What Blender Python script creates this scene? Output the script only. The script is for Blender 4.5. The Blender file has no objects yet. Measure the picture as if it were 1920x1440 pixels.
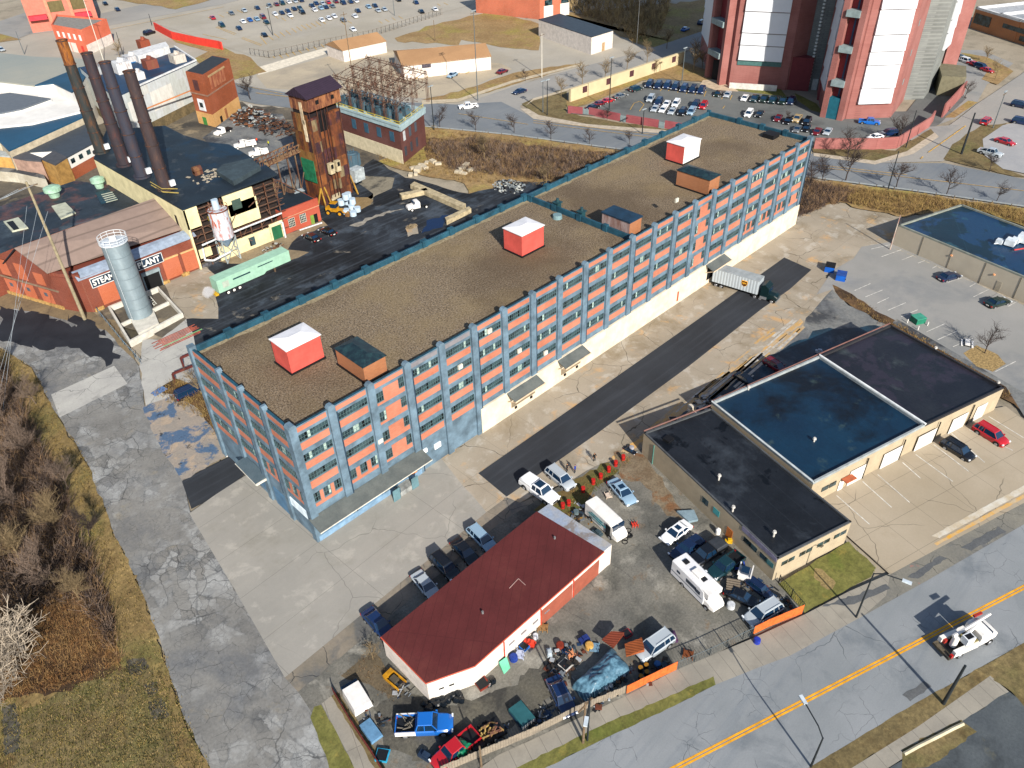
import bpy, bmesh, math, random
from mathutils import Vector, Matrix
R = math.radians
SC = bpy.context.scene
col = SC.collection
rnd = random.Random(7)
# ------------------------------------------------------------------ camera
CF, CY, CP, CR = 1469.376, 0.800697934, 0.661418721, -0.030877322
CPOS = Vector((-30.3234928, -70.0872103, 82.1037201))
_f = Vector((math.cos(CY)*math.cos(CP), math.sin(CY)*math.cos(CP), -math.sin(CP)))
_s0 = _f.cross(Vector((0, 0, 1))).normalized(); _u0 = _s0.cross(_f)
_s = _s0*math.cos(CR)+_u0*math.sin(CR); _u = _u0*math.cos(CR)-_s0*math.sin(CR)
cam = bpy.data.cameras.new('camera'); cam.sensor_fit = 'HORIZONTAL'; cam.sensor_width = 36
cam.lens = CF/1920*36; cam.clip_start = 1; cam.clip_end = 6000
co = bpy.data.objects.new('camera', cam); col.objects.link(co); SC.camera = co
co.matrix_world = Matrix((( _s.x, _u.x, -_f.x, CPOS.x), (_s.y, _u.y, -_f.y, CPOS.y), (_s.z, _u.z, -_f.z, CPOS.z), (0, 0, 0, 1)))
def ray(px, py): return _f+_s*((px-960)/CF)+_u*((720-py)/CF)
def G(px, py, z=0.0):          # where the sight line through a photo pixel meets height z
    d = ray(px, py); t = (z-CPOS.z)/d.z; p = CPOS+d*t; return (p.x, p.y)
def HT(px, py, xy):             # height of a photo pixel on the vertical line over xy
    d = ray(px, py); a = Vector((xy[0]-CPOS.x, xy[1]-CPOS.y)); h = Vector((d.x, d.y))
    t = a.dot(h)/h.dot(h); return CPOS.z+t*d.z
def onY(px, py, Y):
    d = ray(px, py); t = (Y-CPOS.y)/d.y; p = CPOS+d*t; return (p.x, p.z)
def onX(px, py, X):
    d = ray(px, py); t = (X-CPOS.x)/d.x; p = CPOS+d*t; return (p.y, p.z)
def head(px, py, dx, dy):
    a = G(px, py); b = G(px+dx, py+dy); return math.atan2(b[1]-a[1], b[0]-a[0])
# ------------------------------------------------------------------ light
AZ = R(67); EL = R(30)
SC.view_settings.view_transform = 'Standard'; SC.view_settings.look = 'None'
SC.view_settings.exposure = 0.86; SC.view_settings.gamma = 1
w = bpy.data.worlds.new('World'); SC.world = w; w.use_nodes = True
nt = w.node_tree; nt.nodes.clear()
sky = nt.nodes.new('ShaderNodeTexSky'); sky.sky_type = 'NISHITA'; sky.sun_disc = False
sky.sun_elevation = EL
bg = nt.nodes.new('ShaderNodeBackground'); bg.inputs[1].default_value = 0.088
wo = nt.nodes.new('ShaderNodeOutputWorld'); nt.links.new(sky.outputs[0], bg.inputs[0]); nt.links.new(bg.outputs[0], wo.inputs[0])
sl = bpy.data.lights.new('sun', 'SUN'); sl.energy = 4.7; sl.angle = R(0.53); sl.color = (1, .93, .83)
so = bpy.data.objects.new('sun', sl); col.objects.link(so)
sd = Vector((math.cos(AZ)*math.cos(EL), math.sin(AZ)*math.cos(EL), -math.sin(EL)))
so.rotation_euler = sd.to_track_quat('-Z', 'Y').to_euler(); so.location = (0, -80, 200)
sky.sun_rotation = math.atan2(-sd.x, -sd.y)
# ------------------------------------------------------------------ materials
def lin(h):
    h = h.lstrip('#'); o = []
    for i in (0, 2, 4):
        c = int(h[i:i+2], 16)/255; o.append(c/12.92 if c <= .04045 else ((c+.055)/1.055)**2.4)
    return tuple(o)+(1,)
class NT:
    def __init__(s, name, rough=.8, metal=0):
        s.m = bpy.data.materials.new(name); s.m.use_nodes = True; s.t = s.m.node_tree
        s.b = s.t.nodes['Principled BSDF']; s.b.inputs['Roughness'].default_value = rough; s.b.inputs['Metallic'].default_value = metal
        s.b.inputs['Specular IOR Level'].default_value = .3
        s.co = s.n('ShaderNodeTexCoord').outputs['Object']
    def n(s, k, **kw):
        x = s.t.nodes.new(k)
        for a, v in kw.items(): setattr(x, a, v)
        return x
    def put(s, sock, v):
        if hasattr(v, 'is_output') or isinstance(v, bpy.types.NodeSocket): s.t.links.new(v, sock)
        else: sock.default_value = v
    def mapv(s, scale=(1, 1, 1), rz=0, loc=(0, 0, 0), v=None):
        x = s.n('ShaderNodeMapping'); s.t.links.new(v or s.co, x.inputs[0])
        x.inputs['Scale'].default_value = scale; x.inputs['Rotation'].default_value = (0, 0, rz); x.inputs['Location'].default_value = loc
        return x.outputs[0]
    def noise(s, sc, det=4, rough=.6, dist=0, v=None, col=False):
        x = s.n('ShaderNodeTexNoise'); s.t.links.new(v or s.co, x.inputs['Vector'])
        x.inputs['Scale'].default_value = sc; x.inputs['Detail'].default_value = det
        x.inputs['Roughness'].default_value = rough; x.inputs['Distortion'].default_value = dist
        return x.outputs['Color' if col else 'Fac']
    def ramp(s, f, a, b, inv=False):
        x = s.n('ShaderNodeMapRange'); s.put(x.inputs['Value'], f)
        x.inputs['From Min'].default_value = a; x.inputs['From Max'].default_value = b
        if inv: x.inputs['To Min'].default_value = 1; x.inputs['To Max'].default_value = 0
        return x.outputs[0]
    def mix(s, f, a, b, mode='MIX'):
        x = s.n('ShaderNodeMix', data_type='RGBA', blend_type=mode); s.put(x.inputs['Factor'], f)
        s.put(x.inputs['A'], a); s.put(x.inputs['B'], b); return x.outputs['Result']
    def math(s, op, a, b=0.0):
        x = s.n('ShaderNodeMath', operation=op); s.put(x.inputs[0], a); s.put(x.inputs[1], b); return x.outputs[0]
    def cracks(s, sc, w, dist=.5, thr=(.42, .5), v=None, seed=0):
        nz = s.noise(sc*1.3, 3, .6, col=True, v=v)
        ad = s.n('ShaderNodeVectorMath', operation='MULTIPLY_ADD'); s.t.links.new(nz, ad.inputs[0])
        k = dist/sc; ad.inputs[1].default_value = (k, k, 0); s.t.links.new(v or s.co, ad.inputs[2])
        vo = s.n('ShaderNodeTexVoronoi', feature='DISTANCE_TO_EDGE', voronoi_dimensions='2D'); s.t.links.new(ad.outputs[0], vo.inputs['Vector'])
        vo.inputs['Scale'].default_value = sc
        c = s.ramp(vo.outputs['Distance'], w*.15, w*.5, True)
        m = s.ramp(s.noise(sc*.35+.013, 2), thr[0], thr[1])
        return s.math('MULTIPLY', c, m)
    def bump(s, h, st=.3, d=.05):
        x = s.n('ShaderNodeBump'); x.inputs['Strength'].default_value = st; x.inputs['Distance'].default_value = d
        s.t.links.new(h, x.inputs['Height']); s.t.links.new(x.outputs[0], s.b.inputs['Normal'])
    def out(s, c, rough=None):
        s.put(s.b.inputs['Base Color'], c)
        if rough is not None: s.put(s.b.inputs['Roughness'], rough)
        return s.m
MC = {}
def paint(hexc, rough=.7, metal=0, dirt=.18, sc=.8, name=None, spec=.3, coat=0):
    k = (hexc, rough, metal, dirt, sc)
    if k in MC: return MC[k]
    t = NT(name or 'paint', rough, metal); c = lin(hexc); t.b.inputs['Specular IOR Level'].default_value = spec
    if coat: t.b.inputs['Coat Weight'].default_value = coat; t.b.inputs['Coat Roughness'].default_value = .08
    f = t.ramp(t.noise(sc, 5, .65), .35, .7)
    d = tuple(x*(1-dirt*1.6) for x in c[:3])+(1,); l = tuple(min(1, x*(1+dirt*.5)) for x in c[:3])+(1,)
    MC[k] = t.out(t.mix(f, d, l)); return MC[k]
def ground(name, base, var, sc=.12, speck=.12, speck_sc=3, crack=None, crackc='#2a2a2c', joints=None, stains=(), rough=.9, streak=None, mott=None):
    t = NT(name, rough)
    c = t.mix(t.ramp(t.noise(sc, 5, .62), .35, .65), lin(base), lin(var))
    for (hx, s2, lo, hi, amt) in stains:
        f = t.math('MULTIPLY', t.ramp(t.noise(s2, 6, .65, .3, v=t.mapv(loc=(s2*91, 13+s2*7, 0))), lo, hi), amt)
        c = t.mix(f, c, lin(hx))
    if streak:
        ang, hx, amt = streak
        f = t.math('MULTIPLY', t.ramp(t.noise(1, 4, .6, v=t.mapv((.05, 1.1, 1), -ang)), .5, .72), amt)
        c = t.mix(f, c, lin(hx))
    if mott:
        hx, s3, amt = mott
        ad = t.n('ShaderNodeVectorMath', operation='MULTIPLY_ADD'); t.t.links.new(t.noise(s3*1.4, 4, .7, col=True), ad.inputs[0]); ad.inputs[1].default_value = (.9/s3, .9/s3, 0); t.t.links.new(t.mapv((1, .75, 1), .5), ad.inputs[2])
        msk = t.ramp(t.noise(.07, 5, .7), .44, .6)
        for k_, dk_ in ((1, 0), (.37, 1)):
            vo = t.n('ShaderNodeTexVoronoi', feature='F1', voronoi_dimensions='2D'); vo.inputs['Scale'].default_value = s3*k_; t.t.links.new(ad.outputs[0], vo.inputs['Vector'])
            ve = t.n('ShaderNodeTexVoronoi', feature='DISTANCE_TO_EDGE', voronoi_dimensions='2D'); ve.inputs['Scale'].default_value = s3*k_; t.t.links.new(ad.outputs[0], ve.inputs['Vector'])
            sp_ = t.n('ShaderNodeSeparateXYZ'); t.t.links.new(vo.outputs['Color'], sp_.inputs[0])
            c = t.mix(t.math('MULTIPLY', msk, t.math('MULTIPLY', t.ramp(sp_.outputs[0], .5, .6), amt)), c, lin(hx))
            c = t.mix(t.math('MULTIPLY', msk, t.math('MULTIPLY', t.ramp(sp_.outputs[1], .8, .86), amt)), c, lin('#45484b'))
            c = t.mix(t.math('MULTIPLY', msk, t.math('MULTIPLY', t.ramp(ve.outputs['Distance'], .01, .07, True), .55)), c, lin('#3c3f42'))
    if joints:
        ang, w, h, amt = joints
        bt = t.n('ShaderNodeTexBrick', offset=0.0); t.t.links.new(t.mapv((1, 1, 1), -ang), bt.inputs['Vector'])
        bt.inputs['Scale'].default_value = 1; bt.inputs['Brick Width'].default_value = w; bt.inputs['Row Height'].default_value = h
        bt.inputs['Mortar Size'].default_value = .035; bt.inputs['Mortar Smooth'].default_value = .1
        c = t.mix(t.math('MULTIPLY', bt.outputs['Fac'], amt), c, lin(crackc))
    for (cs, cw, lo, hi, amt) in (crack or ()):
        c = t.mix(t.math('MULTIPLY', t.cracks(cs, cw, .5, (lo, hi)), amt), c, lin(crackc))
    sp = t.noise(speck_sc, 3, .75)
    k = t.ramp(sp, .2, .8); k2 = t.math('ADD', t.math('MULTIPLY', k, speck*2), 1-speck)
    c = t.mix(1.0, c, k2, 'MULTIPLY')
    t.bump(sp, .25, .05)
    return t.out(c)
def brickmat(name, a, b, mortar='#8a7466', sc=1, grime=.35):
    t = NT(name, .85)
    # walls in either axis: use x+y as the running coordinate
    sx = t.n('ShaderNodeSeparateXYZ'); t.t.links.new(t.co, sx.inputs[0])
    cb = t.n('ShaderNodeCombineXYZ'); t.put(cb.inputs[0], t.math('ADD', sx.outputs[0], sx.outputs[1])); t.put(cb.inputs[1], sx.outputs[2])
    bt = t.n('ShaderNodeTexBrick'); t.t.links.new(cb.outputs[0], bt.inputs['Vector'])
    bt.inputs['Color1'].default_value = lin(a); bt.inputs['Color2'].default_value = lin(b); bt.inputs['Mortar'].default_value = lin(mortar)
    bt.inputs['Scale'].default_value = sc; bt.inputs['Brick Width'].default_value = .42; bt.inputs['Row Height'].default_value = .16; bt.inputs['Mortar Size'].default_value = .018
    g = t.ramp(t.noise(.5, 5, .7), .35, .75)
    fd = t.math('MULTIPLY', t.ramp(t.noise(.13, 3, .6), .4, .65), .35)
    c = t.mix(t.math('MULTIPLY', g, grime), bt.outputs['Color'], tuple(x*.45 for x in lin(a)[:3])+(1,))
    c = t.mix(fd, c, tuple(min(1, x*1.15+.05) for x in lin(b)[:3])+(1,))
    return t.out(c)
def rusty(name, base, rust, amt=(.45, .6), vert=True, rough=.75):
    t = NT(name, rough)
    v = t.mapv((1, 1, .25)) if vert else t.co
    c = t.mix(t.ramp(t.noise(1.1, 6, .7, v=v), *amt), lin(base), lin(rust))
    c = t.mix(t.math('MULTIPLY', t.ramp(t.noise(4, 3, .7, v=v), .5, .8), .5), c, tuple(x*.4 for x in lin(rust)[:3])+(1,))
    return t.out(c)
def panels(name, cols, w, h, seam='#2a1c18', rough=.7, ru=.7):   # patchwork of sheet-metal panels
    t = NT(name, rough); sx = t.n('ShaderNodeSeparateXYZ'); t.t.links.new(t.co, sx.inputs[0])
    cb = t.n('ShaderNodeCombineXYZ'); t.put(cb.inputs[0], t.math('ADD', sx.outputs[0], sx.outputs[1])); t.put(cb.inputs[1], sx.outputs[2])
    def cell(sw, sh, o):
        s2 = t.n('ShaderNodeVectorMath', operation='MULTIPLY'); t.t.links.new(cb.outputs[0], s2.inputs[0]); s2.inputs[1].default_value = (1/sw, 1/sh, 1)
        fl = t.n('ShaderNodeVectorMath', operation='FLOOR'); t.t.links.new(s2.outputs[0], fl.inputs[0])
        wn = t.n('ShaderNodeTexWhiteNoise', noise_dimensions='3D'); ad = t.n('ShaderNodeVectorMath', operation='ADD'); ad.inputs[1].default_value = (o, o, o)
        t.t.links.new(fl.outputs[0], ad.inputs[0]); t.t.links.new(ad.outputs[0], wn.inputs['Vector']); return wn.outputs['Value']
    r = t.n('ShaderNodeValToRGB'); r.color_ramp.interpolation = 'CONSTANT'
    t.t.links.new(cell(w, h, 3.3), r.inputs[0])
    while len(r.color_ramp.elements) < len(cols): r.color_ramp.elements.new(.5)
    for i, (cc, e) in enumerate(zip(cols, r.color_ramp.elements)): e.position = i/len(cols)
    for cc, e in zip(cols, r.color_ramp.elements): e.color = lin(cc)
    c = t.mix(t.math('MULTIPLY', t.ramp(t.noise(1.3, 6, .7, v=t.mapv((1, 1, .3))), .42, .66), .2+.8*ru*.97), r.outputs[0], lin(seam))
    c = t.mix(t.math('MULTIPLY', t.ramp(t.noise(.8, 6, .75, v=t.mapv((1, 1, .5), loc=(5, 5, 5))), .5, .62), ru), c, lin('#6f3d20'))
    return t.out(c)
def corrug(name, hexc, pitch=.35, dirt=.2, rough=.5, axis=2, metal=0, spec=.3):
    t = NT(name, rough, metal); sx = t.n('ShaderNodeSeparateXYZ'); t.t.links.new(t.co, sx.inputs[0]); t.b.inputs['Specular IOR Level'].default_value = spec
    z = sx.outputs[axis] if axis < 3 else t.math('ADD', sx.outputs[0], sx.outputs[1])
    wv = t.math('SINE', t.math('MULTIPLY', z, 2*math.pi/pitch))
    c = lin(hexc); f = t.ramp(t.noise(.7, 5), .35, .7)
    cc = t.mix(f, tuple(x*(1-dirt*1.5) for x in c[:3])+(1,), c)
    cc = t.mix(t.ramp(wv, -1, -.8, True), cc, tuple(x*.6 for x in c[:3])+(1,))
    t.bump(wv, .5, .04); return t.out(cc)
glassm = NT('window_glass', .12); glassm.b.inputs['Specular IOR Level'].default_value = .6
glass = glassm.out(glassm.mix(glassm.ramp(glassm.noise(.6, 3), .4, .6), lin('#0f171c'), lin('#34474c')))
g2 = NT('car_glass', .06); g2.b.inputs['Specular IOR Level'].default_value = .8; carglass = g2.out(lin('#10263c'))
rubber = paint('#151516', .85, dirt=.2, sc=3); rimm = paint('#9a9da2', .35, .6, dirt=.1); blackm = paint('#101114', .6)
# ------------------------------------------------------------------ mesh tools
class MB:
    def __init__(s): s.v = []; s.f = []; s.m = []
    def poly(s, pts, mi=0): 
        i = len(s.v); s.v += [tuple(p) for p in pts]; s.f.append(tuple(range(i, i+len(pts)))); s.m.append(mi); return s
    def box(s, x0, y0, z0, x1, y1, z1, mi=0, top=None):
        if x0 > x1: x0, x1 = x1, x0
        if y0 > y1: y0, y1 = y1, y0
        return s.prism([(x0, y0), (x1, y0), (x1, y1), (x0, y1)], z0, z1, mi, top)
    def prism(s, p, z0, z1, mi=0, top=None, bottom=True, zt=None):
        p = [(q[0], q[1]) for q in p]; n = len(p)
        a = sum(p[i][0]*p[(i+1) % n][1]-p[(i+1) % n][0]*p[i][1] for i in range(n))
        if a < 0: p = p[::-1]; zt = zt[::-1] if zt else None
        i = len(s.v); s.v += [(x, y, z0) for x, y in p]+[(q[0], q[1], (zt[k] if zt else z1)) for k, q in enumerate(p)]
        for k in range(n):
            j = (k+1) % n; s.f.append((i+k, i+j, i+n+j, i+n+k)); s.m.append(mi)
        s.f.append(tuple(i+n+k for k in range(n))); s.m.append(mi if top is None else top)
        if bottom: s.f.append(tuple(i+n-1-k for k in range(n))); s.m.append(mi)
        return s
    def tube(s, a, b, r0, r1=None, n=8, mi=0, caps=True):
        r1 = r0 if r1 is None else r1; a = Vector(a); b = Vector(b); d = (b-a)
        if d.length < 1e-6: return s
        d.normalize(); u = d.orthogonal().normalized(); w_ = d.cross(u); i = len(s.v)
        for k in range(n):
            t = 2*math.pi*k/n; o = u*math.cos(t)+w_*math.sin(t); s.v += [tuple(a+o*r0), tuple(b+o*r1)]
        for k in range(n):
            j = (k+1) % n; s.f.append((i+2*k, i+2*j, i+2*j+1, i+2*k+1)); s.m.append(mi)
        if caps:
            s.f.append(tuple(i+2*k for k in range(n))[::-1]); s.m.append(mi); s.f.append(tuple(i+2*k+1 for k in range(n))); s.m.append(mi)
        return s
    def path(s, pts, r, n=6, mi=0):
        for a, b in zip(pts, pts[1:]): s.tube(a, b, r, r, n, mi)
        return s
    def ring(s, c, r, z, tr, n=20, mi=0):
        p = [(c[0]+r*math.cos(2*math.pi*k/n), c[1]+r*math.sin(2*math.pi*k/n), z) for k in range(n+1)]
        for a, b in zip(p, p[1:]): s.tube(a, b, tr, tr, 4, mi, False)
        return s
    def loft(s, rings, mi=0, caps=True, closed=True):
        i = len(s.v); n = len(rings[0])
        for r in rings: s.v += [tuple(p) for p in r]
        for a in range(len(rings)-1):
            for k in range(n if closed else n-1):
                j = (k+1) % n; s.f.append((i+a*n+k, i+a*n+j, i+(a+1)*n+j, i+(a+1)*n+k)); s.m.append(mi)
        if caps:
            s.f.append(tuple(i+k for k in range(n))[::-1]); s.m.append(mi)
            s.f.append(tuple(i+(len(rings)-1)*n+k for k in range(n))); s.m.append(mi)
        return s
    def obox(s, c, ax, hx, hy, hz, mi=0):        # box with its long axis along a horizontal angle
        ca, sa = math.cos(ax), math.sin(ax); p = []
        for dx, dy in ((-hx, -hy), (hx, -hy), (hx, hy), (-hx, hy)): p.append((c[0]+dx*ca-dy*sa, c[1]+dx*sa+dy*ca))
        return s.prism(p, c[2]-hz, c[2]+hz, mi)
    def build(s, name, mats, parent=None, smooth=False, bevel=0, loc=None):
        me = bpy.data.meshes.new(name); me.from_pydata(s.v, [], s.f)
        if not isinstance(mats, (list, tuple)): mats = [mats]
        for m in mats: me.materials.append(m)
        for p, mi in zip(me.polygons, s.m): p.material_index = mi
        bm = bmesh.new(); bm.from_mesh(me); bmesh.ops.recalc_face_normals(bm, faces=bm.faces) if not smooth == 'flat' else None
        if bevel: 
            bmesh.ops.remove_doubles(bm, verts=bm.verts, dist=1e-4)
            bmesh.ops.bevel(bm, geom=bm.edges[:], offset=bevel, segments=1, affect='EDGES', clamp_overlap=True)
        bm.to_mesh(me); bm.free()
        if smooth is True:
            me.shade_smooth(); me.set_sharp_from_angle(angle=R(35))
        o = bpy.data.objects.new(name, me); col.objects.link(o)
        if loc: o.location = loc
        if parent: o.parent = parent
        return o
def tag(o, label=None, cat=None, group=None, kind=None):
    if label: o['label'] = label
    if cat: o['category'] = cat
    if group: o['group'] = group
    if kind: o['kind'] = kind
    return o
def empty(name, loc=(0, 0, 0), rz=0, label=None, cat=None, group=None):
    o = bpy.data.objects.new(name, None); o.location = loc; o.rotation_euler = (0, 0, rz); col.objects.link(o); o.empty_display_size = .5
    return tag(o, label, cat, group)
def copytree(o, parent=None):
    c = o.copy(); col.objects.link(c)
    for k in ('label', 'group'):
        if k in c and parent is None: del c[k]
    if parent: c.parent = parent
    for ch in list(o.children): copytree(ch, c)
    return c
def bx(name, mats, parent, *boxes):
    return [MB().box(*b).build(name, mats, parent) for b in boxes][0]
def struct(name, mb, mats): return tag(mb.build(name, mats), kind='structure')
LZ = [0.0]; REG = []
def zlevel(p, gap=.002):            # lay each sheet just above the sheets it overlaps
    x0 = min(q[0] for q in p); x1 = max(q[0] for q in p); y0 = min(q[1] for q in p); y1 = max(q[1] for q in p); z = 0.0
    for (a0, a1, b0, b1, zz_) in REG:
        if a0 < x1 and a1 > x0 and b0 < y1 and b1 > y0: z = max(z, zz_)
    return z+gap+max(0, math.hypot(p[0][0]-CPOS.x, p[0][1]-CPOS.y)-200)*2e-4, (x0, x1, y0, y1)
def patch(name, pts, m, z=None, kerb=False, world=False):
    p = pts if world else [G(*q) for q in pts]
    zl, bb = zlevel(p, .002); z = zl if z is None else (max(zl, z) if z < .2 else zl); REG.append(bb+(z,)); LZ[0] = max(LZ[0], z)
    n = len(p); a = sum(p[i][0]*p[(i+1) % n][1]-p[(i+1) % n][0]*p[i][1] for i in range(n))
    if a < 0: p = p[::-1]
    mb = MB()
    if kerb: mb.prism(p, -.3, z)
    else: mb.poly([(x, y, z) for x, y in p])
    return struct(name, mb, m)
def wob(pts, amp=6, step=14, seed=1, close=True):      # ragged outline
    r = random.Random(seed); o = []
    q = pts+[pts[0]] if close else pts
    for (x0, y0), (x1, y1) in zip(q, q[1:]):
        n = max(1, int(math.hypot(x1-x0, y1-y0)/step))
        for k in range(n):
            t = k/n; j = amp if k else 0
            o.append((x0+(x1-x0)*t+r.uniform(-j, j), y0+(y1-y0)*t+r.uniform(-j, j)*.7))
    if not close: o.append(q[-1])
    return o
def text3(name, body, m, parent, origin, ux, uz, h, width=None, depth=.03, bold=.0):
    cu = bpy.data.curves.new(name, 'FONT'); cu.body = body; cu.size = 1; cu.extrude = .01; cu.offset = bold
    t = bpy.data.objects.new(name, cu); col.objects.link(t)
    me = bpy.data.meshes.new_from_object(t.evaluated_get(bpy.context.evaluated_depsgraph_get())); bpy.data.objects.remove(t)
    xs = [v.co.x for v in me.vertices]; ys = [v.co.y for v in me.vertices]; ux = Vector(ux).normalized(); uz = Vector(uz).normalized(); un = ux.cross(uz)
    sx = (width/(max(xs)-min(xs))) if width else h/(max(ys)-min(ys)); sy = h/(max(ys)-min(ys)); x0, y0 = min(xs), min(ys)
    for v in me.vertices:
        c = v.co.copy(); v.co = Vector(origin)+ux*((c.x-x0)*sx)+uz*((c.y-y0)*sy)+un*(c.z*depth/.01)
    me.materials.clear(); me.materials.append(m)
    o = bpy.data.objects.new(name, me); col.objects.link(o)
    if parent: o.parent = parent
    return o
# ------------------------------------------------------------------ ground
LA = R(-16)
m_base = ground('dirt_ground', '#857c6d', '#958c7b', .05, .2, 2, stains=(('#5f5a4c', .11, .5, .65, .6),))
struct('ground', MB().poly([(-1800, -1800, -.02), (2500, -1800, -.02), (2500, 3500, -.02), (-1800, 3500, -.02)]), m_base)
m_far = ground('old_asphalt_pale', '#8f8a80', '#9c968a', .05, .08, 1.5, stains=(('#8a8374', .02, .5, .6, .5),))
m_farst = ground('street_pale', '#7f7e7b', '#8d8a84', .04, .08, 1.5)
m_street = ground('street_asphalt', '#72777a', '#7f8386', .08, .1, 6, crack=((.16, .02, .48, .54, .6), (.42, .03, .52, .58, .5)), crackc='#23292e', stains=(('#565d63', .13, .53, .66, .6),), streak=(R(-19.5), '#5d666f', .35))
m_broad = ground('back_road_asphalt', '#656a6e', '#717578', .05, .07, 3, streak=(R(-70), '#59626d', .5), stains=(('#565f69', .06, .5, .65, .4),))
m_conc = ground('apron_concrete', '#817f79', '#8d8a83', .06, .06, 5, crack=((.09, .012, .5, .55, .5),), crackc='#4b4a46', joints=(R(3), 14.5, 7.4, .45), stains=(('#77746a', .16, .52, .7, .6), ('#a39f96', .3, .55, .65, .5)), streak=(R(5), '#8f8c84', .5))
m_tan = ground('yard_concrete', '#847b6c', '#958c7d', .07, .1, 4, crack=((.13, .02, .46, .52, .8),), crackc='#3a352d', joints=(0, 7.5, 6.1, .3), stains=(('#6d614c', .12, .52, .68, .75), ('#b98f55', .2, .57, .68, .6), ('#a8a49b', .33, .55, .64, .5)))
m_lot = ground('lot_concrete', '#8f8471', '#9b907e', .07, .06, 4, crack=((.1, .014, .48, .53, .7),), crackc='#4a443a', joints=(LA, 6.2, 5.2, .5), stains=(('#8b7f6a', .15, .52, .7, .5),))
m_black = ground('new_asphalt', '#23262b', '#2b2f35', .1, .14, 6, streak=(R(0), '#3a3e45', .5))
m_old = ground('cracked_drive', '#686764', '#7a7975', .1, .22, 3, crack=((.17, .03, .47, .53, .6), (.5, .05, .5, .56, .55), (1.6, .08, .52, .58, .55)), crackc='#2b2c2e', mott=('#9a9c9b', .95, .5), stains=(('#4e5258', .09, .5, .62, .6), ('#8e8061', .2, .6, .7, .4)))
m_strip = ground('pale_concrete', '#959490', '#a3a29c', .2, .1, 3, crack=((.2, .02, .4, .5, .8),), crackc='#44464a', stains=(('#6b6a68', .25, .55, .68, .6),))
m_dirt = ground('gravel_dirt', '#5d5c57', '#716e65', .13, .38, 3.5, stains=(('#3f403c', .09, .5, .64, .8), ('#97948a', .21, .56, .68, .6), ('#6d5334', .32, .6, .7, .6)), crack=((.2, .02, .52, .57, .5),))
m_grey = ground('parking_asphalt', '#7d7d7a', '#878683', .06, .06, 5, crack=((.05, .008, .5, .55, .5),), stains=(('#62676b', .07, .5, .66, .6),))
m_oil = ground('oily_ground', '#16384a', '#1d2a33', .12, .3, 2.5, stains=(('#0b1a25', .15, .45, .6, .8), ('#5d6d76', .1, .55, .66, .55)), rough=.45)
m_mud = ground('worn_asphalt', '#585b5e', '#727370', .12, .3, 2, stains=(('#2e3136', .1, .48, .6, .9), ('#8c867b', .23, .58, .68, .6)))
m_yard = ground('coal_yard', '#15191f', '#242a32', .09, .35, 2, stains=(('#3d4650', .13, .52, .64, .8), ('#0a0d12', .06, .5, .6, .9), ('#7b7468', .17, .62, .68, .7)), streak=(R(12), '#454c54', .55))
m_tar = ground('tar_patch', '#191c22', '#24272d', .2, .2, 3, rough=.7)
m_grass = ground('dry_grass', '#5b5035', '#6b5e3f', .12, .6, 1.7, stains=(('#4f5428', .09, .5, .66, .55), ('#4a3a20', .3, .5, .68, .7), ('#8a7850', .5, .58, .7, .5)))
m_verge = ground('verge_grass', '#6a5938', '#7d6a44', .11, .6, 1.6, stains=(('#4d5028', .06, .5, .64, .75), ('#4c3820', .25, .53, .68, .7), ('#9a8354', .4, .6, .7, .5)))
m_gold = ground('golden_grass', '#7a6340', '#8c7550', .1, .5, 1.3, stains=(('#7f7a32', .05, .5, .62, .55), ('#75562e', .21, .56, .68, .55)))
m_green = ground('green_grass', '#555628', '#666434', .25, .5, 1.8, stains=(('#4c5720', .13, .5, .64, .7), ('#8c7b3c', .5, .58, .7, .6)))
m_brown = ground('brush_floor', '#4a3826', '#624b30', .12, .6, 1.5, stains=(('#2c2016', .09, .48, .6, .8), ('#8b6a36', .2, .56, .66, .7)))
m_walk = ground('sidewalk_concrete', '#7d7970', '#8b867b', .2, .08, 5, joints=(R(-19.5), 1.8, 30, .6), crackc='#55524c', stains=(('#6f6b62', .3, .55, .68, .5),))
m_white = paint('#c9c7bf', .8, dirt=.3, sc=1.3); m_yel = paint('#d99a1e', .75, dirt=.2, sc=1.3); m_fyel = paint('#c8a04e', .8, dirt=.3, sc=1)
m_kerb = paint('#a19a8c', .85, dirt=.3, sc=1)

patch('far_field', [(-500, 120), (0, 60), (400, -60), (1300, -60), (1340, 60), (1000, 150), (800, 240), (0, 300)], m_far)
patch('far_street', [(-200, 90), (185, 52), (420, 8), (600, -40), (700, -60), (560, -60), (400, -20), (170, 30), (-200, 60)], m_farst)
patch('far_parking_lot', [(300, 47), (470, 104), (505, 108), (700, 66), (830, 24), (880, 11), (1000, -50), (600, -50), (420, 20)], m_far)
patch('dark_lot', [(0, 40), (60, 20), (75, 40), (62, 62), (30, 75), (-60, 85), (-60, 45)], m_grey)
patch('pale_sidewalk', [(478, 128), (560, 104), (640, 82), (700, 68), (640, 92), (560, 118), (485, 142)], paint('#cfc6b4', .9))
patch('gravel_lot', [(480, 142), (620, 105), (700, 90), (940, 120), (960, 130), (880, 165), (800, 185), (640, 175), (500, 165)], ground('pale_gravel', '#958b7a', '#a69a84', .06, .12, 2, stains=(('#7c766b', .05, .5, .63, .6),)))
patch('dry_field', wob([(740, 72), (830, 42), (925, 22), (1010, 45), (1010, 95), (950, 90), (865, 75), (860, 85), (745, 78)], 3), m_gold)
patch('dry_field', wob([(985, 35), (1320, 0), (1340, 40), (1300, 75), (1230, 90), (1190, 80), (1150, 60), (1030, 20)], 4), m_gold)
patch('dry_field', wob([(365, 110), (400, 92), (470, 108), (500, 135), (440, 150), (400, 150)], 3), m_gold)
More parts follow.
